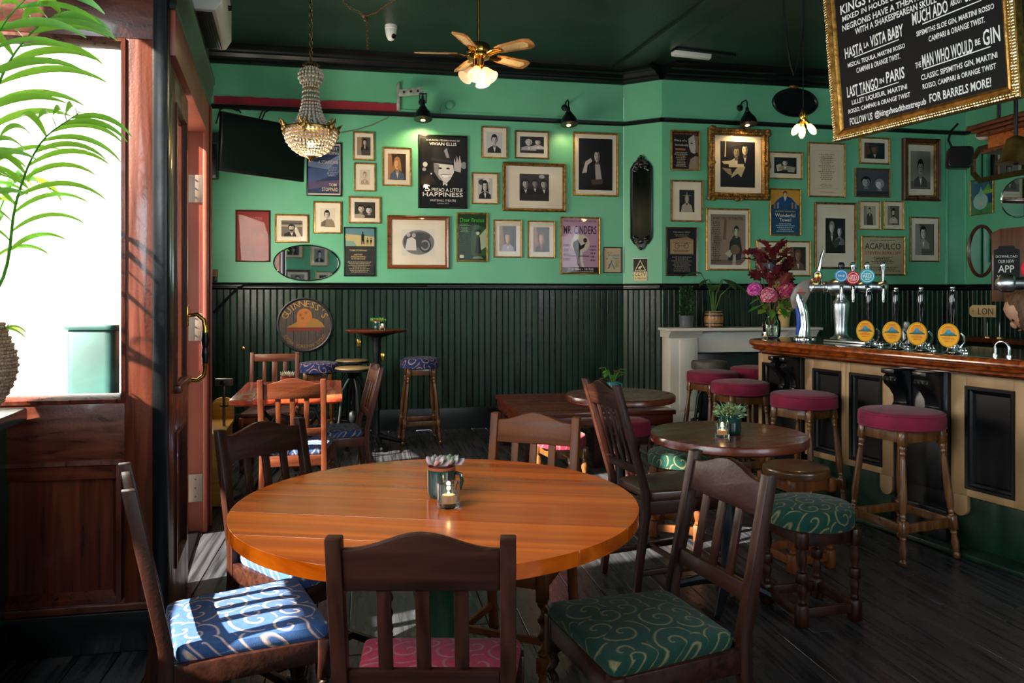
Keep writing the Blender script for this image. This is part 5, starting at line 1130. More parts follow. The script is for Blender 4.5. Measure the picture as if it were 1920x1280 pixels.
picture('Very small dark framed card with coloured doodles near the pier corner', X, (1131, 463, 1165, 512), [('r', 0, 0, 1, 1, 'c8b890'), ('t', 'the', .3, .80, .3, .08, 'c84a3c'), ('t', 'Wonderful', .55, .70, .7, .10, '3a7aa0'), ('t', 'Years', .7, .58, .4, .09, '3a7aa0'), ('p', [(.2, .16), (.26, .14), (.5, .48), (.46, .5)], '2c5a9c'), ('p', [(.6, .12), (.66, .14), (.4, .46), (.36, .44)], '3a8aa8'), ('e', .3, .3, .05, .03, 'c8503c'), ('e', .74, .3, .05, .03, 'c89a3c'), ('e', .16, .55, .04, .03, '8c3c5c'), ('lines', .6, .2, .95, .5, 5, '8c7a5c')], WALN, .011, name='framed_card')
# ---- right back wall
X = WB
picture('Gold framed dark poster of a half lit face at the top beside the ornate frame', X, (1257, 245, 1311, 320), clipy([('r', 0, 0, 1, 1, '191614'), ('p', [(.62, .82), (.80, .92), (.98, .88), (1, .5), (.84, .42), (.72, .46), (.64, .6)], 'b8aca0'), ('p', [(.84, .9), (1, .9), (1, .45), (.86, .46), (.9, .6)], '7c6a5c'), ('p', [(.64, .1), (.7, .28), (.88, .36), (1, .34), (1, .0), (.64, 0)], '8c7c6c'), ('e', .74, .70, .05, .015, '141210')]) + [('t', 'KINGS HEAD THEATRE CLUB', .5, .945, .86, .035, 'c8603c'), ('t', 'Diary of a', .32, .76, .46, .07, 'd8ccb8'), ('t', 'Somebody', .36, .64, .50, .07, 'd8ccb8'), ('r', .12, .5, .5, .55, 'a8703c'), ('lines', .08, .06, .6, .46, 9, 'a89c8c')], GOLD, .015, name='framed_poster')
orn = picture('Large ornate carved gilt frame with a photo of a couple at a piano', X, (1326, 242, 1438, 375), clipy([('r', 0, 0, 1, 1, '15161f'), ('p', [(.04, .56), (.5, .60), (.6, .5), (.1, .5)], 'c8bc9c'), ('p', [(.35, .3), (.55, .5), (.72, .45), (.6, .22), (.5, .3), (.3, .2)], 'a89c80'), ('p', [(.04, .42), (.2, .3), (.34, .24), (.3, .4)], '8c806a'), ('p', [(.12, .66), (.14, 1), (.16, 1), (.15, .66)], 'd8ceb4')] + bust(.46, .76, .52, dict(DKP, skin='8c8068', cl='c8bca0')) + bust(.70, .82, .5, dict(DKP, skin='cfc2a4'))), GOLD2, .075, (.13, .10), .05, name='ornate_framed_photograph')
t_, z, w, h = wrect(WB, 1326, 242, 1438, 375); m = M(); rr = random.Random(2)
for i in range(120):
    s_ = i / 120 * 2 * (w + h); 
    for off in (.016, .05):
        if s_ < w: p = (-w / 2 + s_, 0, -h / 2 + off)
        elif s_ < w + h: p = (w / 2 - off, 0, -h / 2 + s_ - w)
        elif s_ < 2 * w + h: p = (w / 2 - (s_ - w - h), 0, h / 2 - off)
        else: p = (-w / 2 + off, 0, h / 2 - (s_ - 2 * w - h))
        if abs(p[0]) < w / 2 - off + .001 and abs(p[2]) < h / 2 - off + .001: m.ball((p[0], -.046, p[2]), rr.uniform(.010, .017), 6, 1.2, .7, 1)
for sx_ in (-1, 0, 1):
    for sz_ in (-1, 0, 1):
        if sx_ or sz_:
            for j in range(5): m.ball((sx_ * (w / 2 - .025) + rr.uniform(-.03, .03), -.05, sz_ * (h / 2 - .025) + rr.uniform(-.03, .03)), rr.uniform(.015, .026), 8, 1.2, .7, 1)
obj('carved_ornament', m, GOLD2, orn, kind='stuff')
picture('Gold frame with a cream mount round a small dark picture of praying hands', X, (1257, 338, 1317, 416), clipy([('r', 0, 0, 1, 1, '1c2428'), ('p', [(.1, 0), (.18, .3), (.42, .42), (.5, .3), (.58, .42), (.82, .3), (.9, 0)], 'a8a08c'), ('e', .5, .60, .14, .2, '8c8470'), ('p', [(.42, .4), (.5, .95), (.58, .4)], 'b0a68e'), ('e', .3, .75, .1, .03, '6c685c'), ('e', .7, .75, .1, .03, '6c685c')]), GOLD2, .018, (.24, .21))
picture('Gold framed black poster with two bicycles above the grey potted shrub', X, (1248, 426, 1306, 517), [('r', 0, 0, 1, 1, '15161c'), ('p', [(.1, .44), (.92, .44), (.92, .76), (.7, .82), (.1, .76)], '8c7358'), ('r', .12, .46, .9, .74, 'a88c68'), ('e', .34, .62, .085, .055, '2c241c'), ('e', .34, .62, .07, .045, 'a88c68'), ('e', .66, .62, .085, .055, '2c241c'), ('e', .66, .62, .07, .045, 'a88c68'), ('r', .34, .62, .66, .63, '2c241c'), ('t', 'THE BICYCLE MEN', .5, .69, .6, .035, '2c241c'), ('lines', .2, .48, .8, .54, 2, '4a3c2c'), ('t', "THE KING'S HEAD", .5, .92, .6, .035, '9a9488'), ('lines', .2, .82, .8, .88, 2, '7c766c'), ('lines', .12, .06, .9, .4, 8, '7c766c')], WALN, .014, name='framed_poster')
picture('Large gold framed sepia poster of a seated figure with a column of names', X, (1323, 391, 1405, 507), clipy([('r', 0, 0, 1, 1, '8c7766'), ('r', 0, .0, 1, .1, '6c5a4c'), ('p', [(.35, .5), (.4, .9), (.46, .9), (.44, .5)], '6c4c40'), ('p', [(.5, .08), (.55, .45), (.66, .58), (.84, .55), (.9, .3), (.86, .1)], '1c1614'), ('p', [(.4, .22), (.55, .3), (.62, .22), (.55, .14)], 'b8a898'), ('p', [(.62, .0), (.64, .2), (.72, .2), (.72, 0)], 'a89888'), ('e', .7, .30, .14, .1, '6a5540'), ('e', .2, .5, .12, .1, '7a6454'), ('p', [(.86, .0), (1, .1), (1, 0)], 'd8c8b0')] + head(.74, .66, .38, SEP)) + [('t', 'A HISTORY OF THEATRE', .5, .92, .86, .05, '3a2c24'), ('lines', .03, .06, .3, .86, 22, '4a3a30')], GOLD, .018, (.07, .07), name='framed_poster')
picture('Small wide gold framed photo of a figure between two white sheets', X, (1440, 285, 1503, 336), clipy([('r', 0, 0, 1, 1, '1a2026'), ('p', [(.08, .5), (.3, .6), (.36, .2), (.14, .12)], 'b8b4a8'), ('p', [(.6, .48), (.95, .4), (.9, .1), (.6, .12)], '9a968c')] + bust(.48, .66, .7, dict(BW, bg='1a2026', cl='8c887e'))), GOLD, .015, (.14, .17))
picture('Gold framed blue and yellow poster of a woman with outspread cloak', X, (1442, 354, 1500, 442), clipy([('r', 0, 0, 1, 1, '1c4a6c'), ('r', 0, .66, 1, 1, 'c8983c'), ('p', [(.0, .62), (.3, .82), (.42, .86), (.58, .86), (.72, .82), (1, .62), (.8, .66), (.6, .64), (.4, .64), (.2, .66)], '1c4a7c'), ('r', .1, .58, .16, .70, 'a86a4c'), ('r', .22, .58, .28, .72, '7c8ca0'), ('r', .72, .58, .78, .72, 'a86a4c'), ('r', .84, .58, .9, .70, '7c8ca0'), ('e', .5, .93, .07, .05, '2c1c14'), ('e', .5, .91, .045, .04, 'd8a888'), ('p', [(.44, .86), (.56, .86), (.5, .74)], 'd8c8b0')]) + [('t', 'LEONARD BERNSTEIN', .5, .52, .7, .03, 'c8a85c'), ('t', 'Wonderful', .5, .43, .70, .08, 'e8e0d0'), ('t', 'Town!', .5, .33, .42, .08, 'e8e0d0'), ('lines', .12, .05, .88, .26, 5, 'a8c0cc')], GOLD, .015, name='framed_poster')
picture('Small gold framed dark portrait half hidden by the copper leaves', X, (1417, 452, 1464, 519), por(dict(CLR, bg='1c1a1c', hair='3c2a1c', skin='b88a6c', sh='7c5a44'), .5, .62, 1.0), GOLD, .016, (.16, .14))
picture('Small gold framed brown portrait just past the copper leaves', X, (1471, 452, 1519, 518), por(dict(CLR, bg='2c2420', hair='5c4434', skin='8c6a50', sh='6c4c38', cl='5c4838'), .5, .62, 1.0), GOLD, .016, (.16, .14))
picture('Gold framed pale certificate with small print under the chalkboard', X, (1514, 268, 1583, 370), [('r', 0, 0, 1, 1, 'd9cbb0'), ('r', .14, .14, .86, .88, 'c4b496'), ('r', .15, .147, .85, .873, 'd9cbb0'), ('lines', .25, .3, .75, .82, 14, '9c8c70'), ('r', .3, .725, .7, .735, '7c6c54'), ('lines', .3, .16, .7, .24, 3, '9c8c70'), ('r', .3, .07, .7, .078, 'b0603c')], GOLD, .016, name='framed_certificate', cat='certificate')
picture('Large gold frame with a wide cream mount round a smiling couple in evening dress', X, (1526, 380, 1604, 504), clipy([('r', 0, 0, 1, 1, '151416')] + bust(.32, .72, .66, dict(BW, hair='8c8884')) + bust(.70, .62, .62, dict(BW, cl='6c6864')) + [('p', [(.3, .3), (.7, .44), (.76, .36), (.5, .12)], '3c3a3a')]), GOLD2, .022, (.24, .22), .028)
picture('Small wide gold framed dark portrait of an older man under the chalkboard corner', X, (1610, 258, 1667, 308), por(dict(CLR, bg='1f2c30', hair='4a3a30', skin='8c5c48', sh='5c3c30', cl='1c2024'), .5, .58, .9), GOLD, .018, (.13, .16))
picture('Wide gold framed grey photo of two heads facing each other', X, (1602, 316, 1667, 370), clipy([('r', 0, 0, 1, 1, '4a4e58')] + head(.3, .52, .75, dict(BW, skin='a8a8ac', sh='70707a')) + head(.72, .44, .72, dict(BW, skin='d4d4d8', hair='8c8c94')) + [('r', 0, 0, 1, .18, '2c2e36')]), GOLD2, .016)
picture('Deep dark wooden frame with gilt slip round a glare washed print near the corner', X, (1690, 261, 1759, 377), clipy([('r', 0, 0, 1, 1, '8c867c'), ('r', 0, 0, 1, .2, '6c665c')] + bust(.5, .55, .8, dict(BW, bg='8c867c', skin='b4aea6', cl='4c4844'))), k.maho, .05, (.12, .12), .05, inner=.018)
picture('Small upright gold framed photo of a standing boy in uniform', X, (1610, 377, 1649, 431), por(dict(SEP, bg='b0a690', cl='3c3a34'), .5, .76, .55, [('p', [(.25, 0), (.28, .55), (.5, .66), (.72, .55), (.8, 0)], '3c3a34')]), GOLD, .013, (.18, .14))
picture('Small upright gold framed photo of a bearded man in a pale waistcoat', X, (1655, 377, 1693, 431), por(dict(SEP, bg='5c5648', cl='b8ae9a'), .5, .62, .85, beard=True), GOLD, .013, (.18, .14))
picture('Gold framed cream playbill headed in black capitals with a red name', X, (1613, 443, 1695, 516), [('r', 0, 0, 1, 1, 'b8a98c'), ('lines', .1, .90, .9, .95, 1, '7c6c54'), ('t', 'ACAPULCO', .5, .76, .86, .17, '201c18'), ('t', 'STEVEN BERKOFF', .5, .58, .86, .09, 'b0302c'), ('lines', .22, .28, .78, .48, 5, '4a4034'), ('lines', .06, .06, .94, .2, 3, '6c5e4a')], GOLD, .016, name='framed_playbill')
picture('Upright gold framed photo with arched window glare at the far end of the wall', X, (1705, 407, 1760, 491), por(dict(BW, bg='5c5a52', cl='8c887c'), .42, .70, .8), GOLD2, .016, (.15, .13))
picture('Thin gold framed blue and green poster on the bar side wall between mirrors', WC, (1822, 334, 1865, 402), [('r', 0, 0, 1, 1, '1a4a78'), ('p', [(0, 0), (1, 0), (1, .3), (0, .2)], '3c7a3c'), ('e', .42, .36, .34, .24, 'a8d0c8'), ('p', [(.3, .5), (.45, .8), (.6, .5)], '8cc8d0'), ('p', [(.55, .66), (.95, .62), (.8, .86)], '6ca83c'), ('e', .75, .62, .3, .06, '8cc050'), ('t', 'THE FAIRY QUEEN', .5, .93, .8, .05, '7cb8d8'), ('e', .45, .3, .1, .08, 'd8ccb0')], GOLD, .012, name='framed_poster')

WF = Wall((1.6, -2.49), math.pi, 3.2)                   # pictures on the wall behind the viewpoint, seen in the oval mirror
for i, (t_, z_, w_, h_, q_, l_) in enumerate(((1.12, 2.32, .40, .5, BW, 'Monochrome portrait seen only in the oval mirror, biggest upright one'), (1.72, 2.42, .44, .34, DKP, 'Dark wide photo seen only in the oval mirror near its top'), (1.02, 1.74, .36, .42, SEP, 'Sepia portrait seen only in the oval mirror along its lower edge'), (1.62, 1.76, .55, .44, BW, 'Thick brown framed photo seen only in the oval mirror at lower right'))):
    picture(l_, WF, (t_, z_, w_, h_), por(q_), WALN if i == 3 else GOLD, .05 if i == 3 else .02, (.16, .16))
# ---- mirrors
def oval(label, W, px, fw, fmat, dep=.025, name='oval_mirror', glass=k.mirror):
    t_, z, w, h = wrect(W, *px); t = thing(name, label, 'mirror', W.pt(t_, z, .003), W.a)
    m = M(); m.ovalring(w, h, [(0, 0), (0, -dep * .7), (fw * .4, -dep), (fw * .8, -dep * .75), (fw, -dep * .5), (fw, 0)]); obj('frame', m, fmat, t, smooth=40)
    m = M(); n = 48; m.prism([((w / 2 - fw * .9) * math.cos(2 * math.pi * i / n), (h / 2 - fw * .9) * math.sin(2 * math.pi * i / n)) for i in range(n)], (0, -dep * .3, 0), (1, 0, 0), (0, 0, 1), (0, dep * .25, 0)); obj('glass', m, glass, t, smooth=0)
    return t
ov = oval('Frameless wide oval mirror low on the green wall above the brewery sign', WA, (513, 459, 637, 527), .012, base('bevelled_glass_edge', 'c8d4d0', .05, 1), .014); ov.rotation_euler = (0, 0, WA.a + R(3)); ov.location += WA.n * .02
oval('Upright oval mirror in a dark wooden frame next to the chalk app board', WC, (1816, 421, 1868, 520), .035, k.maho, .03)
oval('Frameless upright oval mirror at the picture edge above the wooden board', WC, (1878, 333, 1952, 408), .012, base('bevelled_glass_edge', 'c8d4d0', .05, 1), .014)
pq = oval('Big black oval plaque in a gilt beaded rim above the picture rail', WB, (1447, 166, 1532, 220), .035, k.black, .03, 'oval_plaque', base('black_plaque', '0c0d10', .25)); pq['category'] = 'plaque'
m = M(); m.ball((-.02, -.02, wrect(WB, 1447, 166, 1532, 220)[3] / 2 + .015), .03, 10, 2, .5, .8); obj('crest', m, GOLD2, pq)
# octagonal mirror on the bar side wall
t_, z, w, h = wrect(WC, 1823, 258, 1960, 330); t = thing('octagonal_mirror', 'Octagonal mirror in a carved bronze frame under the wooden bar canopy', 'mirror', WC.pt(t_, z - .02, .003), WC.a)
def octo(w, h, c): return [(-w / 2 + c, -h / 2), (w / 2 - c, -h / 2), (w / 2, -h / 2 + c), (w / 2, h / 2 - c), (w / 2 - c, h / 2), (-w / 2 + c, h / 2), (-w / 2, h / 2 - c), (-w / 2, -h / 2 + c)]
m = M(); vs = []; L4 = [(0, 0), (0, -.02), (.02, -.035), (.05, -.03), (.06, -.012), (.06, 0)]
for i, y in L4: vs += [(x, y, zz) for x, zz in octo(w - 2 * i, h - 2 * i, .11 - i * .58)]
m.add(vs, [(j * 8 + i, ((j + 1) % 6) * 8 + i, ((j + 1) % 6) * 8 + (i + 1) % 8, j * 8 + (i + 1) % 8) for j in range(6) for i in range(8)]); obj('frame', m, mottle(base('carved_bronze', '4a3a20', .4, .5), '33260f', '6c5428', (40, 40, 40), 4, .3, .7, .5, 90), t, smooth=30)
m = M(); m.prism(octo(w - .11, h - .11, .08), (0, -.01, 0), (1, 0, 0), (0, 0, 1), (0, .006, 0)); obj('glass', m, k.mirror, t, smooth=0)
# tall shield mirror on the pier
t_, z, w, h = wrect(WP, 1183, 303, 1224, 458); t = thing('pier_mirror', 'Tall narrow black framed mirror with carved leaf crests on the lit pier', 'mirror', WP.pt(t_, z, .003), WP.a)
pl = [(-w * .32, -h / 2), (w * .32, -h / 2), (w / 2, -h / 2 + .07), (w / 2, h / 2 - .07), (w * .32, h / 2), (-w * .32, h / 2), (-w / 2, h / 2 - .07), (-w / 2, -h / 2 + .07)]
def ringpoly(m, pl, prof):
    c = len(pl); vs = []
    for i, y in prof: vs += [(x * (1 - 2 * i / w), y, zz * (1 - 2 * i / h)) for x, zz in pl]
    kk = len(prof); m.add(vs, [(j * c + i, ((j + 1) % kk) * c + i, ((j + 1) % kk) * c + (i + 1) % c, j * c + (i + 1) % c) for j in range(kk) for i in range(c)])
m = M(); ringpoly(m, pl, [(0, 0), (0, -.02), (.01, -.026), (.02, -.016), (.02, 0)]); obj('frame', m, k.black, t, smooth=30)
m = M(); m.prism([(x * .86, zz * .965) for x, zz in pl], (0, -.01, 0), (1, 0, 0), (0, 0, 1), (0, .006, 0)); obj('glass', m, k.mirror, t, smooth=0)
for s in (-1, 1):
    m = M()
    for i in range(-4, 5):
        a = R(i * 21); q = leafshape(.10 if abs(i) < 2 else .085, .022, .2, 10, .1)
        mm = Matrix.Translation((0, -.028, s * (h / 2 - .045))) @ Matrix.Rotation(a if s > 0 else a + math.pi, 4, 'Y') @ Matrix.Rotation(R(-90), 4, 'Y') @ Matrix.Rotation(R(90), 4, 'X')
        v0 = [mm @ Vector(v) for v in q.v]; m.add(v0, q.f); m.add([v + Vector((0, .006, 0)) for v in v0], q.f)
    m.ball((0, -.03, s * (h / 2 - .03)), .03, 10, 1.2, .6, 1); m.ball((0, -.03, s * (h / 2 + .05)), .018, 10)
    for q in (-1, 1): m.ball((q * .05, -.026, s * (h / 2 - .06)), .024, 10, 1, .6, 1); m.ball((q * .075, -.024, s * (h / 2 - .085)), .015, 8)
    obj('carved_crest', m, k.black, t)
# CCTV notice
t_, z, w, h = wrect(WP, 1187, 484, 1215, 527); t = thing('warning_sign', 'Small black and white camera warning sign under the tall pier mirror', 'sign', WP.pt(t_, z, .002), WP.a)
obj('plate', M().box((0, -.002, 0), (w, .004, h)), ink('d8d0c0'), t, .001)
a = art(w, h, [('r', .03, .02, .97, .98, '1c1c1c'), ('p', [(.12, .46), (.88, .46), (.5, .94)], 'd8cc9c'), ('p', [(.2, .49), (.8, .49), (.5, .88)], '1c1c1c'), ('p', [(.34, .54), (.6, .6), (.64, .68), (.42, .64)], 'd8cc9c'), ('r', .44, .52, .52, .6, 'd8cc9c'), ('r', .06, .03, .94, .42, 'd8cc9c'), ('t', 'CCTV', .5, .30, .76, .16, '1c1c1c'), ('t', 'IN OPERATION', .5, .12, .76, .08, '1c1c1c')], -.0045); obj('print', a[0], a[1], t, smooth=0)
# round brewery sign: painted boards in an iron hoop
t_, z, w, h = wrect(WA, 519, 556, 624, 661, .03); rs = w / 2; t = thing('round_sign', 'Round painted barrel head brewery sign with golden lettering on the panelling', 'sign', WA.pt(t_, z, .016), WA.a)
m = M(); m.ovalring(w, w, [(0, 0), (0, -.03), (.012, -.032), (.02, -.028), (.02, 0)], 64); obj('hoop', m, k.black, t, smooth=40)
sb = mottle(base('aged_sign_board', '3a302a', .6), '2e2621', '473b33', (60, 6, 6), 6, .3, .7, .3, 60)
for i in range(7):
    a_, b_ = -rs + .015 + (2 * rs - .03) * i / 7 + .0012, -rs + .015 + (2 * rs - .03) * (i + 1) / 7 - .0012; rq = rs - .012; xs = [a_ + (b_ - a_) * j / 8 for j in range(9)]
    pl = [(x, math.sqrt(max(0, rq * rq - x * x))) for x in xs] + [(x, -math.sqrt(max(0, rq * rq - x * x))) for x in reversed(xs)]
    m = M(); m.prism(pl, (0, -.018, 0), (1, 0, 0), (0, 0, 1), (0, .016, 0)); obj('board', m, sb, t)
dome = [(.17, .45), (.30, .52), (.36, .55), (.355, .64)] + [(.49 + .135 * math.cos(R(a)), .67 + .13 * math.sin(R(a))) for a in range(180, -1, -15)] + [(.63, .62), (.72, .60), (.80, .54), (.86, .45)]
a = art(w, w, [('p', dome, 'a8642a'), ('p', [(.62, .62), (.72, .60), (.80, .54), (.86, .45), (.5, .45), (.56, .55)], '8c6a30'), ('p', [(.17, .45), (.30, .52), (.36, .55), (.38, .45)], '8c6a30'), ('e', .42, .68, .025, .03, '7c4a20'), ('e', .52, .72, .03, .025, '7c4a20'), ('e', .46, .62, .03, .02, '7c4a20'), ('r', .17, .385, .80, .445, '6c2a26')], -.019); pr_ = obj('emblem', a[0], a[1], t, smooth=0)
def arctext(s, r, a0, a1, size, col, flip=False):
    m = M(); n = len(s)
    for i, ch in enumerate(s):
        if ch == ' ': continue
        vs, fs, x0, x1, y0, y1 = glyphs(ch); an = R(a0 + (a1 - a0) * (i + .5) / n); sc = size
        ux, uz = (math.sin(an), -math.cos(an)) if not flip else (-math.sin(an), math.cos(an)); vx, vz = (math.cos(an), math.sin(an)) if not flip else (-math.cos(an), -math.sin(an))
        m.add([(r * math.cos(an) + ux * (v.x - (x0 + x1) / 2) * sc + vx * (v.y - .35) * sc, -.0195, r * math.sin(an) + uz * (v.x - (x0 + x1) / 2) * sc + vz * (v.y - .35) * sc) for v in vs], fs)
    return obj('lettering', m, ink(col), pr_, smooth=0)
arctext("GUINNESS'S", rs * .78, 162, 18, rs * .34, 'a8803c')
arctext('EXTRA FOREIGN STOUT', rs * .80, 208, 332, rs * .17, '8c6a38', True)
# ---- television on a bracket
a_, b_ = Vector((-2.50, 6.6, 0)), Vector((-1.955, 7.27, 0)); dx = (b_ - a_); tw_ = dx.length; an = math.atan2(dx.y, dx.x)
t = thing('television', 'Black flat television on a bracket high in the corner by the doorway', 'television', ((a_ + b_) / 2) + Vector((0, 0, 2.705)), an)
t.rotation_euler = (R(4), R(0), an)
obj('casing', M().box((0, .025, 0), (tw_, .045, .51)), k.black, t, .006)
obj('screen', M().box((0, -.0005, .004), (tw_ - .03, .004, .465)), base('dark_screen', '05060a', .12, spec=.5), t)
obj('wall_arm', M().beam((-.05, .05, .05), (-.35, .33, .05), .05, .08), k.iron, t); obj('mount_plate', M().box((0, .055, .0), (.3, .02, .25)), k.iron, t)
t = thing('wall_box', 'Dark equipment box fixed on the wall behind the television edge', 'box', WA.pt(WA.hit(405)[0] - .05, 2.72, .06), WA.a)
obj('case', M().box((0, 0, 0), (.16, .11, .42)), k.black, t, .01); obj('cover', M().box((0, -.058, 0), (.13, .01, .36)), k.iron, t, .004)
for i, pts in enumerate(([(405, 232), (413, 205), (428, 200), (446, 208)], [(436, 196), (447, 206), (452, 212)], [(486, 222), (492, 208), (505, 202)], [(491, 224), (497, 210), (512, 203)])):
    m = M(); m.tube([WA.hit(x, y, .09)[2].xy.to_3d() + Vector((0, 0, WA.hit(x, y, .09)[1])) for x, y in pts], .008, 6); o = obj('cable', m, k.iron)
    tag(o, ['Black cable looping from the wall box over the television corner', 'Short black cable tucked under the rail above the television', 'Black television cable rising to the rail, nearer the corner', 'Black television cable rising to the rail, nearer the chandelier'][i], 'cable')
m = M(); m.tube([WA.pt(WA.hit(x, 250)[0], WA.hit(x, y)[1], .012) for x, y in ((740, 210), (725, 222), (700, 234), (670, 244), (636, 250), (600, 252))], .006, 6); tag(obj('cable', m, ink('6c7a5c')), 'Thin pale cable sagging across the green wall right of the chandelier', 'cable')
m = M(); m.tube([WA.pt(WA.hit(x, y)[0], WA.hit(x, y)[1], .05) for x, y in ((402, 586), (425, 562), (447, 540), (462, 534))], .012, 6); m.tube([WA.pt(WA.hit(x, 537)[0], DADO - .03, .062) for x in (460, 600, 800)], .01, 6); tag(obj('cable', m, k.iron), 'Thick black cable dropping slantwise from the dado rail over the panelling', 'cable')
t = thing('wall_socket', 'Small brown socket with black plug just above the dado rail in the corner', 'socket', WA.pt(WA.hit(404)[0], WA.hit(404, 512)[1], .003), WA.a)
obj('plate', M().box((0, -.006, 0), (.05, .012, .075)), ink('7a5c44'), t, .002); obj('plug', M().box((0, -.025, -.06), (.04, .03, .05)), k.iron, t, .004)
for x, y, lb in ((673, 643, 'Small brass switch plate on the panelling left of the tall table column'), (717, 669, 'Small brass switch plate on the panelling right of the tall table column'), (456, 653, 'Tiny brass knob on the dark panelling near the doorway')):
    t = thing('switch_plate', lb, 'switch', WA.pt(WA.hit(x)[0], WA.hit(x, y)[1], .017), WA.a); hh = .08 if x != 456 else .035
    obj('plate', M().box((0, -.002, 0), (.035, .004, hh)), k.brass, t, .001); obj('toggle', M().lathe([(.006, 0), (.006, .008), (.003, .014)], 10, (0, -.004, 0), Matrix.Rotation(R(90), 3, 'X')), k.brass, t)
# ---- bracket spot lamps on the rail
def spot(label, W, x, y, bracket=False, energy=9):
    t_, z, q = W.hit(x, y, .17); c = W.pt(t_, z, 0); t = thing('wall_lamp', label, 'lamp', c, W.a, 'bell shaded wall lamps above the pictures')
    TT = Matrix.Translation((0, -.17, .08)) @ Matrix.Rotation(R(-11), 4, 'X') @ Matrix.Translation((0, .17, -.08)); m = M(); m.T = TT; m.lathe([(.092, -.072), (.09, -.066), (.084, -.03), (.07, .005), (.052, .028), (.042, .04), (.038, .055), (.02, .062), (0, .062)], 28, (0, -.17, 0)); sh = obj('shade', m, k.iron, t, smooth=50)
    m = M(); m.T = TT; m.lathe([(.089, -.0715), (.08, -.03), (.064, .002), (0, .02)], 28, (0, -.17, 0)); obj('shade_lining', m, base('brass_lining', 'c8963c', .35, .6), sh, smooth=50)
    obj('bulb', M().ball((0, -.17, -.05), .034, 14), k.bulb, t)
    obj('cap', M().lathe([(.024, .055), (.026, .075), (.018, .085), (.018, .11), (.01, .12)], 18, (0, -.17, 0)), k.iron, t)
    m = M(); m.tube([(0, -.17, .11), (0, -.17, .17), (0, -.14, .2), (0, -.06, .2), (0, -.01, .16)], .008, 8); m.lathe([(.035, 0), (.035, .01), (.02, .016)], 18, (0, -.002, .15), Matrix.Rotation(R(90), 3, 'X')); obj('arm', m, k.iron, t)
    if bracket:
        w_, zz = mottle(base('grey_bracket_paint', '8c9488', .5), '7c847a', 'a0a89c', (20, 20, 20)), .2
        obj('bracket_post', M().box((-.24, -.02, .19), (.035, .03, .28)), w_, t, .008)
        m = M(); m.prism([(-.24, .16), (0, .19), (0, .27), (-.24, .23)], (0, -.16, 0), (1, 0, 0), (0, 0, 1), (0, .02, 0)); bb = obj('bracket_arm', m, w_, t, .004)
        for i in range(3): obj('eyelet', M().lathe([(.012, 0), (.012, .006), (.006, .008)], 12, (-.19 + .07 * i, -.16, .205 + .008 * i), Matrix.Rotation(R(90), 3, 'X')), k.iron, bb)
        m = M(); m.ring(.075, .10, [(0, -.17), (0, -.185), (.01, -.185), (.01, -.17)]); m2 = M(); m2.T = Matrix.Translation((0, 0, .15)); m2.add(m.v, m.f); obj('stirrup', m2, k.iron, t)
    l = bpy.data.lights.new('lamp_light', 'SPOT'); l.energy = energy; l.color = (1, .68, .32); l.spot_size = R(150); l.spot_blend = .6; l.shadow_soft_size = .02
    lo = bpy.data.objects.new('lamp_light', l); COL.objects.link(lo); lo.parent = t; lo.location = (0, -.19, -.11); lo.rotation_euler = (R(16), 0, 0)
spot('Dark bell shaded wall lamp on a grey bracket above the top hat poster', WA, 793, 212, True, 12)
spot('Dark bell shaded wall lamp above the photo of the thoughtful man', WA, 1066, 222, False, 3)
spot('Dark bell shaded wall lamp above the large ornate gilt frame', WB, 1401, 222, False, 9)
t = thing('conduit_box', 'Small green painted round junction box above the rail between two lamps', 'box', WA.pt(WA.hit(842)[0], WA.hit(842, 198)[1], .0), WA.a)
obj('box', M().lathe([(.04, 0), (.04, .03), (.03, .036), (0, .036)], 20, (0, 0, 0), Matrix.Rotation(R(90), 3, 'X')), k.green, t); obj('conduit', M().tube([(-.03, -.015, .0), (-.07, -.015, .0), (-.085, -.015, -.04), (-.085, -.015, -.1)], .006, 6), k.green, t)
# ---- speaker, bar canopy, bell, LON sign, app board
c = at(1797, 297, 8.05); t = thing('speaker', 'Small black rounded loudspeaker hung by a cable in the right hand corner', 'speaker', c, R(-20))
m = M(); m.prism(rrect([(-.115, -.10), (.115, -.115), (.13, .11), (-.1, .12)], .05), (0, .09, 0), (1, 0, 0), (0, 0, 1), (0, -.18, 0)); obj('cabinet', m, k.black, t, .015, 3)
m = M(); m.prism(rrect([(-.1, -.085), (.1, -.10), (.112, .095), (-.088, .105)], .04), (0, -.09, 0), (1, 0, 0), (0, 0, 1), (0, -.008, 0)); obj('grille', m, base('speaker_cloth', '0a0a0c', .9), t, .003)
obj('cable', M().tube([(-.06, .0, .12), (-.09, .02, .2), (-.06, .05, .30), (.01, .08, .38)], .012, 8), k.iron, t)
def barwall(x, off): return bt(x, off)
can = thing('bar_canopy', 'Dark red moulded wooden canopy shelf hung over the back of the bar', 'shelf', (0, 0, 0))
cp = at(1838, 262, 5.3); dirc = Vector((.186, -.983, 0)); nrm = Vector((-dirc.y, dirc.x, 0))
zc = zat(262, 5.3)
def cbox(name, z0, z1, o0, o1, e0, mat): m = M(); m.prism([(e0, z0), (2.2, z0), (2.2, z1), (e0, z1)], Vector((cp.x, cp.y, 0)) + nrm * o0, dirc, (0, 0, 1), nrm * (o1 - o0)); return obj(name, m, mat, can, .006)
cbox('cornice_top', zc + .07, zc + .10, -.06, .5, -.06, k.mahox); cbox('cornice_step', zc + .045, zc + .07, -.04, .5, -.04, k.mahox); cbox('cornice_step', zc + .02, zc + .045, -.02, .5, -.02, k.mahox)
cbox('frieze', zc - .07, zc + .02, .03, .5, .03, wood('golden_brown_frieze', '6c3410', '9a5420', 'X', .3, .3)); cbox('under_board', zc - .10, zc - .07, .0, .5, .0, k.mahox)
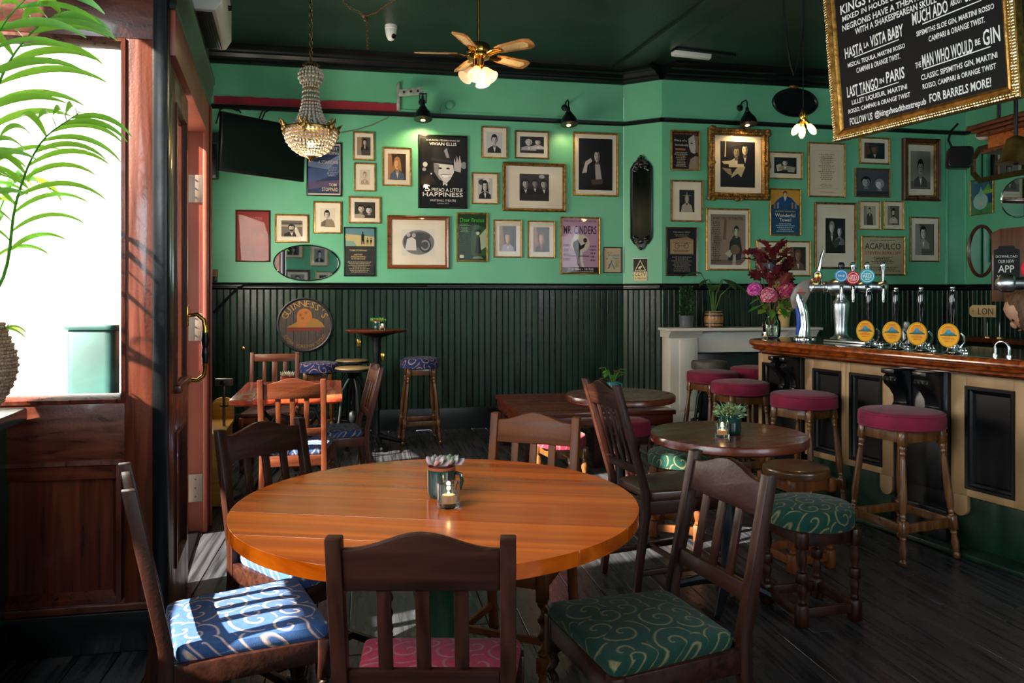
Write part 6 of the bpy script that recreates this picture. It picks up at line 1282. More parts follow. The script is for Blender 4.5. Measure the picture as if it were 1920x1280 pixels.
for e in (.05, .35):
    m = M(); p = Vector((cp.x, cp.y, zc + .1)) + dirc * e + nrm * .1; m.tube([p, p + Vector((0, 0, 1.3))], .012, 8); obj('hanger_rod', m, k.iron, can)
c = Vector((cp.x, cp.y, zc - .03)) + nrm * .06 + dirc * -.02 + Vector((0, 0, .07)); t = thing('bulkhead_lamp', 'Small frosted oval lamp at the near end of the bar canopy', 'lamp', c, R(-20))
obj('diffuser', M().ball((0, 0, -.0), .052, 16, 1.2, .9, .7), base('frosted_glass', 'c8b8a4', .4), t, smooth=60); obj('lamp_base', M().lathe([(.05, .045), (.055, .06), (.03, .07)], 18), k.silver, t)
c = at(1905, 278, 4.7); t = thing('bar_bell', 'Brass bar bell hanging beneath the wooden canopy', 'bell', (c.x, c.y, c.z))
obj('bell', M().lathe([(.105, -.09), (.10, -.08), (.075, -.03), (.06, .03), (.05, .06), (.02, .075), (0, .078)], 28), mottle(base('old_brass', '8c7440', .3, .9), '6c5628', 'a88a4c', (9, 9, 9)), t, smooth=60); obj('hanger', M().tube([(0, 0, .07), (0, 0, .30)], .012, 8), k.iron, t); obj('clapper', M().ball((0, 0, -.085), .018, 10), k.iron, t)
c = WC.hit(1842, HY, .42)[2]; c.z = zat(583, c.y); t = thing('destination_sign', 'Small cream tag shaped sign with dark letters on the dark bar wall', 'sign', c, WC.a + R(30))
wS, hS = .25, .125; m = M(); m.prism([(-wS / 2 + .03, -hS / 2), (wS / 2, -hS / 2), (wS / 2, hS / 2), (-wS / 2 + .03, hS / 2), (-wS / 2, hS / 2 - .03), (-wS / 2, -hS / 2 + .03)], (0, 0, 0), (1, 0, 0), (0, 0, 1), (0, .008, 0)); obj('plate', m, mottle(base('cream_sign', 'b89a64', .5), 'a88a54', 'c4a872', (9, 9, 9)), t, .002); obj('post', M().box((.02, .012, -.10), (.02, .012, .32)), k.iron, t)
a = art(wS, hS, [('t', 'LON', .62, .48, .56, .56, '2c261c'), ('e', .14, .5, .04, .07, '8c6a3c')], -.001); obj('lettering', a[0], a[1], t, smooth=0)
c = at(1926, 500, 6.6); t = thing('notice_board', 'Brown wooden notice board with a black chalked app label', 'sign', c, WC.a + R(52))
m = M(); m.prism([(-.26, -.30), (.26, -.30), (.26, .30), (.2, .335), (.0, .35), (-.2, .335), (-.26, .30)], (0, 0, 0), (1, 0, 0), (0, 0, 1), (0, .03, 0)); obj('board', m, wood('brown_board', '4a2a14', '6c3f1e', 'Z', .4, .2), t, .004)
m = M(); m.prism([(-.245, -.20), (-.055, -.20), (-.055, .15), (-.085, .16), (-.095, .185), (-.205, .185), (-.215, .16), (-.245, .15)], (0, -.001, 0), (1, 0, 0), (0, 0, 1), (0, -.006, 0)); lbp = obj('chalk_label', m, ink('17181a'), t)
a = art(.19, .36, [('t', 'DOWNLOAD', .5, .84, .84, .06, 'd8d8d4'), ('t', 'OUR NEW', .48, .72, .62, .08, 'd8d8d4'), ('t', 'APP', .48, .54, .62, .17, 'e4e4e0'), ('t', 'YOUR', .42, .32, .60, .14, 'd8d8d4')], -.0085); o = obj('lettering', a[0], a[1], lbp, smooth=0); o.location = (-.15, 0, -.03)
# ================================================================ hung things
# ---- basket chandelier
CD = 4.5; cc = at(583, 205, CD); zt, zb_, px = zat(112, CD), zat(299, CD), CD / FX
t = thing('chandelier', 'Beaded crystal basket chandelier hanging in front of the television', 'chandelier', (cc.x, cc.y, 0))
def cz(y): return zat(y, CD)
prof = [(12, 128), (20, 134), (23, 143), (20, 153), (14, 160)], [(14, 164), (15, 185), (17, 200), (21, 215), (27, 228), (37, 238), (46, 243)], [(47, 248), (47, 258), (43, 268), (35, 279), (25, 287), (12, 293)]
beads = M(); wires = []
def smoothp(pts, n):
    out = []
    for i in range(n):
        f = i / (n - 1) * (len(pts) - 1); j = min(len(pts) - 2, int(f)); q = f - j; out.append((pts[j][0] * (1 - q) + pts[j + 1][0] * q, pts[j][1] * (1 - q) + pts[j + 1][1] * q))
    return out
for pts, rows in ((prof[0], 6), (prof[1], 15), (prof[2], 9)):
    for r_, y in smoothp(pts, rows):
        n = max(10, int(2 * math.pi * r_ / 6.2)) if rows != 15 else 20
        if rows == 9: n = 40 if r_ > 22 else 24
        if rows == 6: n = 20
        for i in range(n):
            a = 2 * math.pi * (i + .5) / n; rb = min(.0088, math.pi * r_ * px / n * .9)
            beads.ball((r_ * px * math.cos(a), r_ * px * math.sin(a), cz(y)), rb, 6)
crystal = base('crystal_bead', 'cdc2b4', .08, spec=.8, coat=.5); n_, l_, b_ = nt(crystal); b_.inputs['Transmission Weight'].default_value = .15
obj('crystal_beads', beads, crystal, t, kind='stuff', smooth=180)
old_brass = mottle(base('dull_brass', '8c6c34', .35, .85), '5c4420', 'a88848', (40, 40, 40))
for pts, nn in ((prof[0], 20), (prof[1], 20), (prof[2], 24)):
    m = M(); sp_ = smoothp(pts, 9)
    for i in range(nn):
        a = 2 * math.pi * i / nn; m.tube([(r_ * px * .97 * math.cos(a), r_ * px * .97 * math.sin(a), cz(y)) for r_, y in sp_], .0013, 4)
    obj('bead_wires', m, old_brass, t, kind='stuff')
def ringr(r_, y, w): return M().tube([(r_ * px * math.cos(2 * math.pi * i / 40), r_ * px * math.sin(2 * math.pi * i / 40), cz(y)) for i in range(40)], w, 8, closed=True)
obj('neck_band', M().lathe([(13.5 * px, cz(165)), (15 * px, cz(164)), (15 * px, cz(160)), (13.5 * px, cz(159.5))], 32), old_brass, t)
obj('main_ring', M().lathe([(46 * px, cz(248)), (49 * px, cz(247)), (49.5 * px, cz(243)), (48 * px, cz(241)), (46 * px, cz(242))], 40), old_brass, t)
for i in range(6):
    a = R(60 * i - 90); d = Vector((math.cos(a), math.sin(a), 0)); g = Vector((-d.y, d.x, 0)); c = d * 50 * px + Vector((0, 0, cz(243))); m = M()
    m.ball(c, .016, 8, 1, 1, 1.3)
    for s in (-1, 1):
        m.ball(c + g * s * .018 + Vector((0, 0, .012)), .011, 8); m.ball(c + g * s * .03 + Vector((0, 0, -.004)), .010, 8); m.tube([c, c + g * s * .02 + d * .012 + Vector((0, 0, .03)), c + g * s * .008 + d * .03 + Vector((0, 0, .045))], [.008, .008, .002], 6)
    m.ball(c + Vector((0, 0, -.03)), .012, 8, 1, 1, 1.5); obj('leaf_ornament', m, old_brass, t)
for i in range(10):
    a = R(36 * i); d = Vector((math.cos(a), math.sin(a), 0)); m = M(); z0 = cz(124)
    m.tube([d * .012 + Vector((0, 0, z0)), d * .035 + Vector((0, 0, z0 + .01)), d * .052 + Vector((0, 0, z0 + .003))], [.006, .012, .004], 6, fl=.5); obj('crown_leaf', m, old_brass, t)
obj('crown_cap', M().lathe([(.03, cz(130)), (.035, cz(126)), (.02, cz(121)), (.008, cz(117)), (.006, cz(112))], 20), old_brass, t)
obj('finial', M().lathe([(12 * px, cz(293)), (8 * px, cz(296)), (3 * px, cz(299)), (4 * px, cz(301)), (0, cz(304))], 20), old_brass, t)
obj('bulb', M().ball((0, 0, cz(270)), .02, 14), k.bulb, t)
def chain(m, p, q, L=.034, r=.0028, w=.009):
    p, q = Vector(p), Vector(q); d = (q - p); n = max(1, int(d.length / (L * .8))); d = d.normalized(); u = d.orthogonal().normalized(); v = d.cross(u)
    st = (q - p).length / n
    for i in range(n):
        c = p + d * st * (i + .5); a = u if i % 2 else v
        m.tube([c + d * (L / 2) * math.cos(2 * math.pi * j / 10) + a * w * math.sin(2 * math.pi * j / 10) for j in range(10)], r, 5, closed=True)
    return m
obj('chain', chain(M(), (0, 0, cz(112)), (0, 0, CEIL - .02)), old_brass, t)
obj('ceiling_hook', M().lathe([(.03, CEIL), (.03, CEIL - .01), (.006, CEIL - .03)], 14), old_brass, t)
l = bpy.data.lights.new('chandelier_light', 'POINT'); l.energy = 3.5; l.color = (1, .66, .3); l.shadow_soft_size = .03
lo = bpy.data.objects.new('chandelier_light', l); COL.objects.link(lo); lo.parent = t; lo.location = (0, 0, cz(284))
# ---- ceiling fan with lamp cluster
FD = 5.5; fc = at(897, 100, FD); t = thing('ceiling_fan', 'Brass ceiling fan with five caned wooden blades and frosted lamp shades', 'ceiling fan', (fc.x, fc.y, 0)); fz = zat(104, FD)
obj('down_rod', M().lathe([(.011, fz + .07), (.011, CEIL - .01)], 14), k.brass, t); obj('canopy', M().lathe([(.02, CEIL - .1), (.06, CEIL - .05), (.065, CEIL)], 24), k.brass, t)
obj('motor_housing', M().lathe([(.03, fz + .085), (.07, fz + .08), (.085, fz + .065), (.088, fz + .02), (.08, fz + .005), (.085, fz - .005), (.08, fz - .02), (.04, fz - .03), (.04, fz - .075), (.05, fz - .08), (.03, fz - .1), (0, fz - .105)], 32), k.brass, t, smooth=45)
bladew = wood('fan_blade_oak', '8c5a2c', 'c08a4c', 'X', .3, .3); cane = mottle(base('woven_cane', 'c0a070', .7), 'a88858', 'd4b888', (160, 160, 160), 2)
for a in (183, 255, 327, 39, 111):
    bl = [(.15, -.035), (.20, -.05), (.41, -.062), (.45, -.045), (.46, 0), (.45, .045), (.41, .062), (.20, .05), (.15, .035)]
    T = Matrix.Translation((0, 0, fz + .01)) @ Matrix.Rotation(R(a), 4, 'Z') @ Matrix.Rotation(R(-15), 4, 'X')
    m = M(); m.T = T; m.prism(bl, (0, 0, 0), (1, 0, 0), (0, 1, 0), (0, 0, .007)); b_ = obj('blade', m, bladew, t, .002)
    m = M(); m.T = T; m.prism([(.21, -.028), (.40, -.035), (.42, 0), (.40, .035), (.21, .028)], (0, 0, -.0015), (1, 0, 0), (0, 1, 0), (0, 0, .010)); obj('cane_panel', m, cane, b_)
    m = M(); m.T = T; m.tube([(.06, 0, -.015), (.10, .02, -.012), (.14, .022, -.003), (.19, .018, -.003)], .006, 6); m.tube([(.06, 0, -.015), (.10, -.02, -.012), (.14, -.022, -.003), (.19, -.018, -.003)], .006, 6); m.tube([(.06, 0, -.015), (.12, 0, -.01), (.2, 0, -.003)], .007, 6); obj('blade_iron', m, k.brass, b_)
frost = base('frosted_lamp_glass', 'f4e8d0', .4, emit='ffca84', es=1.3); frost2 = base('frosted_lamp_glass_dim', 'e8d8c4', .4, emit='ffb070', es=.35)
for a, f_ in ((215, frost2), (262, frost), (325, frost), (75, frost)):
    d = Vector((math.cos(R(a)), math.sin(R(a)), -1.1)).normalized(); p = Vector((0, 0, fz - .085)) + Vector((d.x, d.y, 0)) * .045; ax_ = d.to_track_quat('Z', 'Y').to_matrix()
    hl = obj('lamp_holder', M().lathe([(.012, -.02), (.018, .0), (.02, .03), (.016, .035)], 14, p, ax_), k.brass, t)
    obj('lamp_shade', M().lathe([(.022, .03), (.03, .045), (.036, .07), (.05, .115), (.056, .125), (.054, .126), (.034, .08), (.0, .05)], 24, p, ax_), f_, hl, smooth=60)
l = bpy.data.lights.new('fan_light', 'POINT'); l.energy = 10; l.color = (1, .74, .42); l.shadow_soft_size = .03
lo = bpy.data.objects.new('fan_light', l); COL.objects.link(lo); lo.parent = t; lo.location = (0, -.02, fz - .24)
obj('pull_chain', M().tube([(.03, -.03, fz - .1), (.03, -.03, fz - .2)], .0018, 5), k.brass, t)
# ---- dome camera, batten lamp, chains and wires at the ceiling
c = at(733, 84, 6.9); t = thing('dome_camera', 'Small white dome security camera on the dark green ceiling', 'camera', (c.x, c.y, 0)); cz_ = CEIL
obj('collar', M().lathe([(.055, cz_), (.055, cz_ - .03), (.05, cz_ - .035)], 24), k.white, t); obj('housing', M().lathe([(.052, cz_ - .03), (.05, cz_ - .06), (.042, cz_ - .1), (.025, cz_ - .13), (0, cz_ - .14)], 24), k.white, t, smooth=60)
obj('lens', M().lathe([(.022, 0), (.022, .012), (.012, .016), (0, .016)], 18, (.025, -.022, cz_ - .10), Vector((.7, -.6, -.55)).to_track_quat('Z', 'Y').to_matrix()), k.iron, t)
p, q = at(1262, 101, 7.55), at(1330, 106, 7.68); t = thing('emergency_light', 'White emergency batten light on the sloping ceiling beside the pier', 'lamp', (p + q) / 2, math.atan2((q - p).y, (q - p).x)); Ln = (q - p).length
m = M(); m.prism([(-.045, .02), (-.035, -.02), (.0, -.03), (.035, -.02), (.045, .02)], (-Ln / 2, 0, 0), (0, 1, 0), (0, 0, 1), (Ln, 0, 0)); obj('diffuser', m, base('ribbed_white_plastic', 'd8d8d0', .35), t, .004)
obj('back_tray', M().box((Ln * .35, 0, .035), (Ln * 1.6, .13, .03)), k.iron, t, .004)
m = M(); D_ = 5.2; P = [at(637, -6, D_), at(652, 12, D_), at(668, 20, D_), at(681, 28, D_)]
for a_, b_ in zip(P, P[1:]): chain(m, a_, b_, .03, .0026, .008)
chain(m, at(688, 34, D_), at(689, 92, D_), .03, .0026, .008); m.ball(at(682, 29, D_), .016, 8); m.ball(at(685, 36, D_), .012, 8, 1, 1, 1.4)
m.tube([at(686, 30, D_), at(704, 24, D_), at(720, 12, D_), at(745, -2, D_), at(770, -40, D_)], .006, 6); chain(m, at(637, -6, D_), at(615, -100, D_), .03, .0026, .008)
tag(obj('hanging_chain', m, mottle(base('rusty_chain', '6c4c30', .6, .4), '54371f', '8c6a44', (60, 60, 60))), 'Rusty loop of chain with a dangling tail under the dark ceiling', 'chain')
m = M(); D_ = 5.6; m.tube([at(1468, -30, D_), at(1470, 20, D_), at(1474, 70, D_), at(1482, 120, D_), at(1488, 141, D_), at(1494, 125, D_), at(1502, 80, D_), at(1506, 40, D_), at(1506, -30, D_)], .006, 6); tag(obj('cable', m, k.iron), 'Thin black cable hanging in a loop from the ceiling left of the chalkboard', 'cable')
t = thing('pendant_lamp', 'Cluster of bare glowing bulbs on a thin black cable left of the chalkboard', 'lamp', (*at(1506, 0, 5.62).xy, 0)); D_ = 5.62; z0 = zat(208, D_)
obj('cable', M().tube([(0, 0, z0), (0, 0, CEIL - .01)], .004, 6), k.iron, t); obj('lamp_holder', M().lathe([(.006, z0 + .02), (.02, z0), (.028, z0 - .03), (.026, z0 - .06), (.014, z0 - .075)], 16), k.brass, t)
for d in (Vector((-.62, -.1, -1)), Vector((.55, -.3, -1)), Vector((.05, .35, -1))):
    d.normalize(); ax_ = d.to_track_quat('Z', 'Y').to_matrix(); p = Vector((0, 0, z0 - .07)) + Vector((d.x, d.y, 0)) * .03
    so = obj('socket', M().lathe([(.013, 0), (.014, .035), (.012, .04)], 14, p, ax_), k.brass, t); obj('bulb', M().lathe([(.012, .038), (.02, .055), (.024, .08), (.022, .105), (.01, .125), (0, .128)], 16, p, ax_), base('bare_bulb', 'ffffff', .3, emit='ffb050', es=7), so, smooth=60)
l = bpy.data.lights.new('pendant_light', 'POINT'); l.energy = 6; l.color = (1, .62, .26); l.shadow_soft_size = .04
lo = bpy.data.objects.new('pendant_light', l); COL.objects.link(lo); lo.parent = t; lo.location = (0, -.12, z0 - .22)
# ---- warm air heater over the lobby door
hp, hq = Vector((-1.487, 3.70, 2.75)), Vector((-1.66, 4.30, 2.75)); hd_ = (hq - hp); hl_ = hd_.length; ha = math.atan2(hd_.y, hd_.x)
t = thing('air_heater', 'White wall mounted warm air heater with black slotted grille above the door', 'heater', hp, ha); t.rotation_euler = (R(0), 0, ha)
wh_ = base('off_white_enamel', 'c9cfc4', .35); m = M(); m.prism([(-.06, 0), (.055, 0), (.085, .05), (.085, .24), (.04, .30), (-.10, .30), (-.10, .05)], (0, 0, 0), (0, -1, 0), (0, 0, 1), (hl_, 0, 0)); obj('casing', m, wh_, t, .006)
obj('outlet', M().box((hl_ / 2, .005, -.002), (hl_ - .06, .085, .006)), k.iron, t)
for i in range(7): obj('grille_slat', M().box((hl_ / 2, -.033 + .0125 * i, -.006), (hl_ - .06, .003, .012)), k.iron, t)
obj('end_knob', M().lathe([(.014, 0), (.014, .02), (0, .022)], 14, (hl_ * .6, -.085, .15), Matrix.Rotation(R(90), 3, 'X')), k.iron, t)
obj('wall_bracket', M().box((hl_ / 2, .12, .2), (.4, .06, .12)), k.iron, t)
# ---- chalkboard menu over the bar
q0, q1 = 1.244, .015; BLp, BRp = bp_(q0, 2.372, -.02), bp_(q1, 2.372, -.02); wC = (BLp - BRp).length; hC = 1.22
t = thing('chalkboard', 'Big tilted chalkboard cocktail menu in an ornate gilt frame hung over the bar', 'sign', (BLp + BRp) / 2, BA + math.pi); t.rotation_euler = (R(5.6), 0, BA + math.pi)
fw = .075
def mring(w, h, prof, zc): m = M(); m.T = Matrix.Translation((0, 0, zc)); m.ring(w, h, prof); return m
obj('frame', mring(wC, hC, [(0, .03), (0, -.02), (.02, -.04), (.04, -.034), (.05, -.02), (.058, -.024), (.07, -.016), (fw, -.006), (fw, .03)], hC / 2), mottle(base('bright_gilt', '94682a', .33, .85), '6c4818', 'b08440', (30, 30, 30), 4, .3, .7, .2, 90), t, smooth=30)
m = M(); rr = random.Random(4); s_ = 0; per = 2 * (wC + hC)
while s_ < per:
    if s_ < wC: p = (-wC / 2 + s_, 0)
    elif s_ < wC + hC: p = (wC / 2 - .012, s_ - wC)
    elif s_ < 2 * wC + hC: p = (wC / 2 - (s_ - wC - hC), hC - .012)
    else: p = (-wC / 2 + .012, hC - (s_ - 2 * wC - hC))
    z_ = max(.012, min(hC - .012, p[1])); m.ball((p[0], -.03, z_), rr.uniform(.007, .011), 6, 1, .9, 1); 
    e = .014; x2 = max(-wC / 2 + .024, min(wC / 2 - .024, p[0])); z2 = max(.024, min(hC - .024, z_)); m.ball((x2, -.036, z2), rr.uniform(.005, .009), 6); s_ += .016
frn = t.children[0]; obj('carved_rim', m, mottle(base('silvered_gilt', 'c8b080', .25, .9), 'a08448', 'e8dcb4', (30, 30, 30)), frn, kind='stuff')
obj('board', M().box((0, .006, hC / 2), (wC - 2 * fw + .004, .02, hC - 2 * fw + .004)), base('chalkboard_black', '0c0d11', .6, spec=.2), t)
obj('back', M().box((0, .036, hC / 2), (wC - .02, .02, hC - .02)), wood('board_back', '6c3f18', '8c5524', 'Z', .5, .1), t)
iw, ih = wC - 2 * fw, hC - 2 * fw; cw_ = 'e4e6e4'; L_ = []
# lettering laid out on the board in its own units: fractions of the visible lower part
def tx(s, x0, x1, yc, hh, sk=0): L_.append(('t', s, (x0 + x1) / 2, yc, x1 - x0, hh, cw_))
tx("KINGS HEAD NEGRONIS", .035, .75, .69, .055); tx("MIXED IN HOUSE & BARREL AGED, OUR", .045, .80, .632, .036); tx("NEGRONIS HAVE A THEATRICAL TWIST", .04, .80, .582, .036); tx("WITH A SHAKESPEAREAN SKULL", .13, .66, .535, .036)
tx("HASTA", .045, .175, .432, .062); tx("LA", .185, .22, .438, .03); tx("VISTA BABY", .23, .45, .445, .066); tx("MEZCAL TEQUILA, MARTINI ROSSO", .06, .455, .356, .03); tx("CAMPARI & ORANGE TWIST.", .12, .42, .312, .03)
tx("LAST TANGO", .04, .265, .205, .064); tx("IN", .275, .305, .21, .028); tx("PARIS", .32, .44, .218, .064); tx("LILLET LIQUEUR, MARTINI", .07, .45, .136, .032); tx("ROSSO, CAMPARI & ORANGE TWIST", .04, .465, .089, .03)
tx("MUCH ADO", .51, .72, .478, .066); tx("ABOUT", .735, .80, .484, .032); tx("SLOE", .815, .91, .494, .066); tx("SIPSMITHS SLOE GIN, MARTINI ROSSO", .53, .96, .392, .032); tx("CAMPARI & ORANGE TWIST.", .60, .91, .346, .03)
tx("THE", .51, .545, .232, .03); tx("MAN WHO WOULD", .553, .84, .243, .068); tx("BE", .852, .88, .25, .03); tx("GIN", .893, .98, .258, .078); tx("CLASSIC SIPSMITHS GIN, MARTINI", .54, .96, .158, .034); tx("ROSSO, CAMPARI & ORANGE TWIST", .545, .95, .108, .032)
tx("FOLLOW US", .045, .21, .03, .042); tx("@kingsheadtheatrepub", .225, .56, .028, .048); tx("FOR BARRELS MORE!", .58, .92, .04, .046)
for x0, x1, y in ((.11, .42, .39), (.11, .40, .163), (.57, .90, .432), (.555, .93, .198)): L_.append(('p', [(x0, y), (x1, y + .008), (x1, y + .013), (x0, y + .006)], cw_))
a = art(iw, ih, L_, -.0045, dy=.00002, rough=.7, bold=.018); o = obj('chalk_lettering', a[0], a[1], t, smooth=0); o.location = (0, 0, hC / 2)
for s in (-1, 1): obj('hanging_wire', M().tube([(s * wC * .4, 0, hC - .02), (s * wC * .4, .13, CEIL - 2.372 - .02)], .004, 6), k.iron, t)

# ================================================================ small things on tables
def pot_plant(label, c, r, h, potm, plant, seed=1, rim=None, handle=False):
    t = thing('potted_plant', label, 'plant', c)
    obj('pot', M().lathe([(r * .88, 0), (r * .95, .004), (r, h * .2), (r, h - .006), (r * .99, h), (r * .9, h), (r * .9, h * .8), (0, h * .8)], 30), potm, t, smooth=50)
    if rim: obj('inner_pot', M().lathe([(r * .9, h * .7), (r * .98, h + .001), (r * .99, h + .008), (r * .92, h + .008), (r * .88, h + .0), (0, h)], 30), rim, t, smooth=50)
    if handle: obj('handle', M().tube([(r * .98, 0, h * .85), (r * 1.35, 0, h * .8), (r * 1.45, 0, h * .55), (r * 1.3, 0, h * .3), (r * .98, 0, h * .2)], .006, 8), potm, t)
    if plant == 'succulent':
        rr = random.Random(seed); sm = mottle(base('purple_green_succulent', '7a8c74', .4), '5f7c60', 'b0889a', (25, 25, 25), 3, .35, .65)
        for kx, ky, kr in ((-.015, -.01, 1.0), (.03, .01, .9), (.0, .025, .7)):
            for i in range(11):
                a = i * 2.4; el = .25 + .09 * i; Lf = r * (.95 - .045 * i) * kr; d = Vector((math.cos(a) * math.cos(el), math.sin(a) * math.cos(el), math.sin(el)))
                m = M(); p = Vector((kx, ky, h + .012)); m.tube([p, p + d * Lf * .35, p + d * Lf * .75, p + d * Lf + Vector((0, 0, .004)), p + d * Lf * 1.12 + Vector((0, 0, .007))], [.004, .008, .012, .008, .001], 8, fl=.4); obj('leaf', m, sm, t, smooth=70)
    elif plant == 'herb':
        tufts(r * 1.15, r * .9, 330, seed, mottle(base('grey_green_foliage', '466f42', .6), '2f5630', '86a074', (40, 40, 40)), t, h * .9, .026, .003)
    elif plant == 'spiky':
        rr = random.Random(seed); wm = mottle(base('pale_cactus', 'b8bca8', .6), '9aa68c', 'd4d4c4', (40, 40, 40))
        for i in range(22):
            a = i * 2.4; q = r * .85 * math.sqrt(i / 22); m = M(); b0 = Vector((q * math.cos(a), q * math.sin(a), h * .9)); m.tube([b0, b0 + Vector((math.cos(a) * .008, math.sin(a) * .008, .02)), b0 + Vector((math.cos(a) * .014, math.sin(a) * .014, .04))], [.007, .008, .001], 6); obj('leaf', m, wm, t)
    elif plant == 'grassy':
        tufts(r * 1.05, r * .35, 170, seed, mottle(base('fresh_green_succulent', '4c8a34', .5), '356a28', '7aa84c', (40, 40, 40)), t, h, .03, .005)
    elif plant == 'leafy':
        rr = random.Random(seed)
        for i in range(13):
            a = rr.random() * 6.28; z_ = h + rr.uniform(.02, .09); q = rr.uniform(.02, .07); e = Vector((q * math.cos(a), q * math.sin(a), z_)); st = obj('stalk', M().tube([(0, 0, h * .7), e * .5 + Vector((0, 0, h * .5)), e], .002, 5), stem_m, t)
            qf = leafshape(.055, .022, .1, 8); m = M(); m.T = Matrix.Translation(e) @ Matrix.Rotation(a, 4, 'Z') @ Matrix.Rotation(rr.uniform(-.6, .5), 4, 'Y'); m.add(qf.v, qf.f); obj('leaf', m, k.leaf if i % 4 else copper, st, smooth=60)
    return t
enam = base('dark_green_enamel', '12322a', .12, coat=.6)
c = atz(828, 930, .75); pot_plant('Purple succulent in terracotta inside a dark green enamel mug on the big table', c, .044, .085, enam, 'succulent', 1, k.terra, True)
candle('Lit tea light in a square based clear glass on the big round orange table', atz(841, 950, .75), .033, .072)
c = atz(1368, 812, .75); pot_plant('Bushy grey green plant in a dark green pot on the dark round table', c, .052, .085, enam, 'herb', 3)
candle('Lit tea light in a clear glass before the bushy plant on the dark round table', atz(1354, 820, .75), .031, .066)
c = atz(1149, 733, .75); pot_plant('Reddish green leafy plant in a teal enamel cup on the smaller brown round table', c, .042, .06, base('teal_enamel', '2a6a6c', .15, coat=.5), 'leafy', 6, None, True)
c = Vector((at(538, 715, 5.45).x, 5.45, .75)); pot_plant('Pale spiky cactus in a terracotta rimmed pot on the red rectangular table', c, .045, .05, k.terra, 'spiky', 2, k.terra)
c = Vector((at(709, 0, 7.0).x, 7.0, HTz)); pot_plant('Fresh green succulent in a terracotta and green pot on the tall poseur table', c, .052, .07, enam, 'grassy', 5, k.terra)
candle('Lit tea light in clear glass on the tall poseur table beside its plant', Vector((at(717, 0, 6.9).x, 6.88, HTz)), .028, .06)
# ---- palm on the ledge in a woven basket
LZ = .95; pc_ = Vector((-1.905, 2.66, LZ)); t = thing('potted_palm', 'Arching green palm in a bulging woven basket on the window ledge', 'plant', pc_)
bk_m = mottle(base('woven_seagrass', 'b89c80', .8), '8c7056', 'd0b8a0', (150, 150, 60), 3, .35, .65, .6, 170)
m = M(); n = 44
for i in range(26):
    z = .012 + .0123 * i; f = z / .33; r_ = .085 + .075 * math.sin(min(1, f * 1.5) * math.pi * .62) if f < .66 else .085 + .075 * math.sin(.614 * math.pi * 1) - (f - .66) * .12
    m.tube([((r_ + .003 * math.sin(q * 1.2 + i * math.pi)) * math.cos(2 * math.pi * q / n), (r_ + .003 * math.sin(q * 1.2 + i * math.pi)) * math.sin(2 * math.pi * q / n), z) for q in range(n)], .0075, 6, closed=True)
obj('basket', m, bk_m, t); obj('soil', M().lathe([(0, .26), (.12, .26), (0, .265)], 20), base('potting_soil', '2a1c12', .9), t)
def frond(pts, n, Lf, wf, seed, droop=.5, spread=1.0):
    rr = random.Random(seed); P = [Vector(p) for p in pts]
    def cr(f):
        f = f * (len(P) - 1); i = min(len(P) - 2, int(f)); q = f - i; a, b = P[i], P[i + 1]; a0 = P[i - 1] if i else a * 2 - b; b1 = P[i + 2] if i + 2 < len(P) else b * 2 - a
        return .5 * ((2 * a) + (b - a0) * q + (2 * a0 - 5 * a + 4 * b - b1) * q * q + (3 * a - a0 - 3 * b + b1) * q ** 3)
    pt_ = [cr(i / 20) for i in range(21)]
    fr_ = obj('frond', M().tube(pt_, [.007 * (1 - .75 * i / 20) for i in range(21)], 6), k.leaf, t)
    for i in range(n):
        f = .34 + .64 * i / (n - 1); p = cr(f); d = (cr(min(1, f + .02)) - cr(f - .02)).normalized(); side = 1 if i % 2 else -1
        g = d.cross(Vector((0, 0, 1))).normalized() * side; up = g.cross(d).normalized() * side
        if up.z < 0: up = -up
        L = Lf * (1 - .45 * abs(f - .55) / .45) * rr.uniform(.85, 1.12); dir_ = (g * .75 * spread + d * .75 + up * rr.uniform(-.1, .3)).normalized()
        tw = rr.choice((-1, 1, 1)); rows = [[], [], []]; c = p.copy(); v = dir_.copy(); st_ = L / 9
        for j in range(10):
            q = j / 9; w = wf * (math.sin(math.pi * (q * .93 + .05)) ** .7) * (1 - .3 * q); s_ = v.cross(Vector((0, 0, 1))); s_ = s_.normalized() if s_.length > .05 else g; nn_ = s_.cross(v).normalized(); s_, nn_ = (s_ * .6 + nn_ * .8 * tw).normalized(), (nn_ * .6 - s_ * .8 * tw).normalized()
            rows[0].append(c + s_ * w + nn_ * w * .3); rows[1].append(c.copy()); rows[2].append(c - s_ * w + nn_ * w * .3)
            c = c + v * st_; v = (v + Vector((0, 0, -droop * .16 * (1 + q)))).normalized()
        m = M(); m.sheet(rows); obj('leaflet', m, k.leaf, fr_, smooth=80)
def rel(x, y, D): return at(x, y, D) - pc_
b0 = Vector((0, 0, .27))
frond([b0, rel(6, 520, 2.66), rel(30, 380, 2.6), rel(75, 270, 2.52), rel(150, 210, 2.45)], 22, .30, .0125, 1, .8)
frond([b0, rel(-40, 480, 2.62), rel(-30, 260, 2.5), rel(5, 140, 2.4), rel(60, 60, 2.3), rel(120, 20, 2.2)], 18, .30, .0145, 2, .6)
frond([b0, rel(-60, 520, 2.6), rel(-70, 330, 2.4), rel(-40, 150, 2.25), rel(10, 40, 2.1), rel(90, -40, 2.0)], 16, .30, .015, 3, .6)
frond([b0, rel(-20, 560, 2.7), rel(-10, 430, 2.72), rel(20, 350, 2.74), rel(60, 330, 2.76)], 14, .24, .012, 4, .9)
frond([b0, rel(-60, 560, 2.65), rel(-90, 420, 2.6), rel(-70, 330, 2.55), rel(-20, 290, 2.5)], 14, .24, .012, 5, .8)
frond([b0, rel(-30, 640, 2.7), rel(-10, 620, 2.7), rel(20, 610, 2.68)], 8, .13, .006, 6, .9)
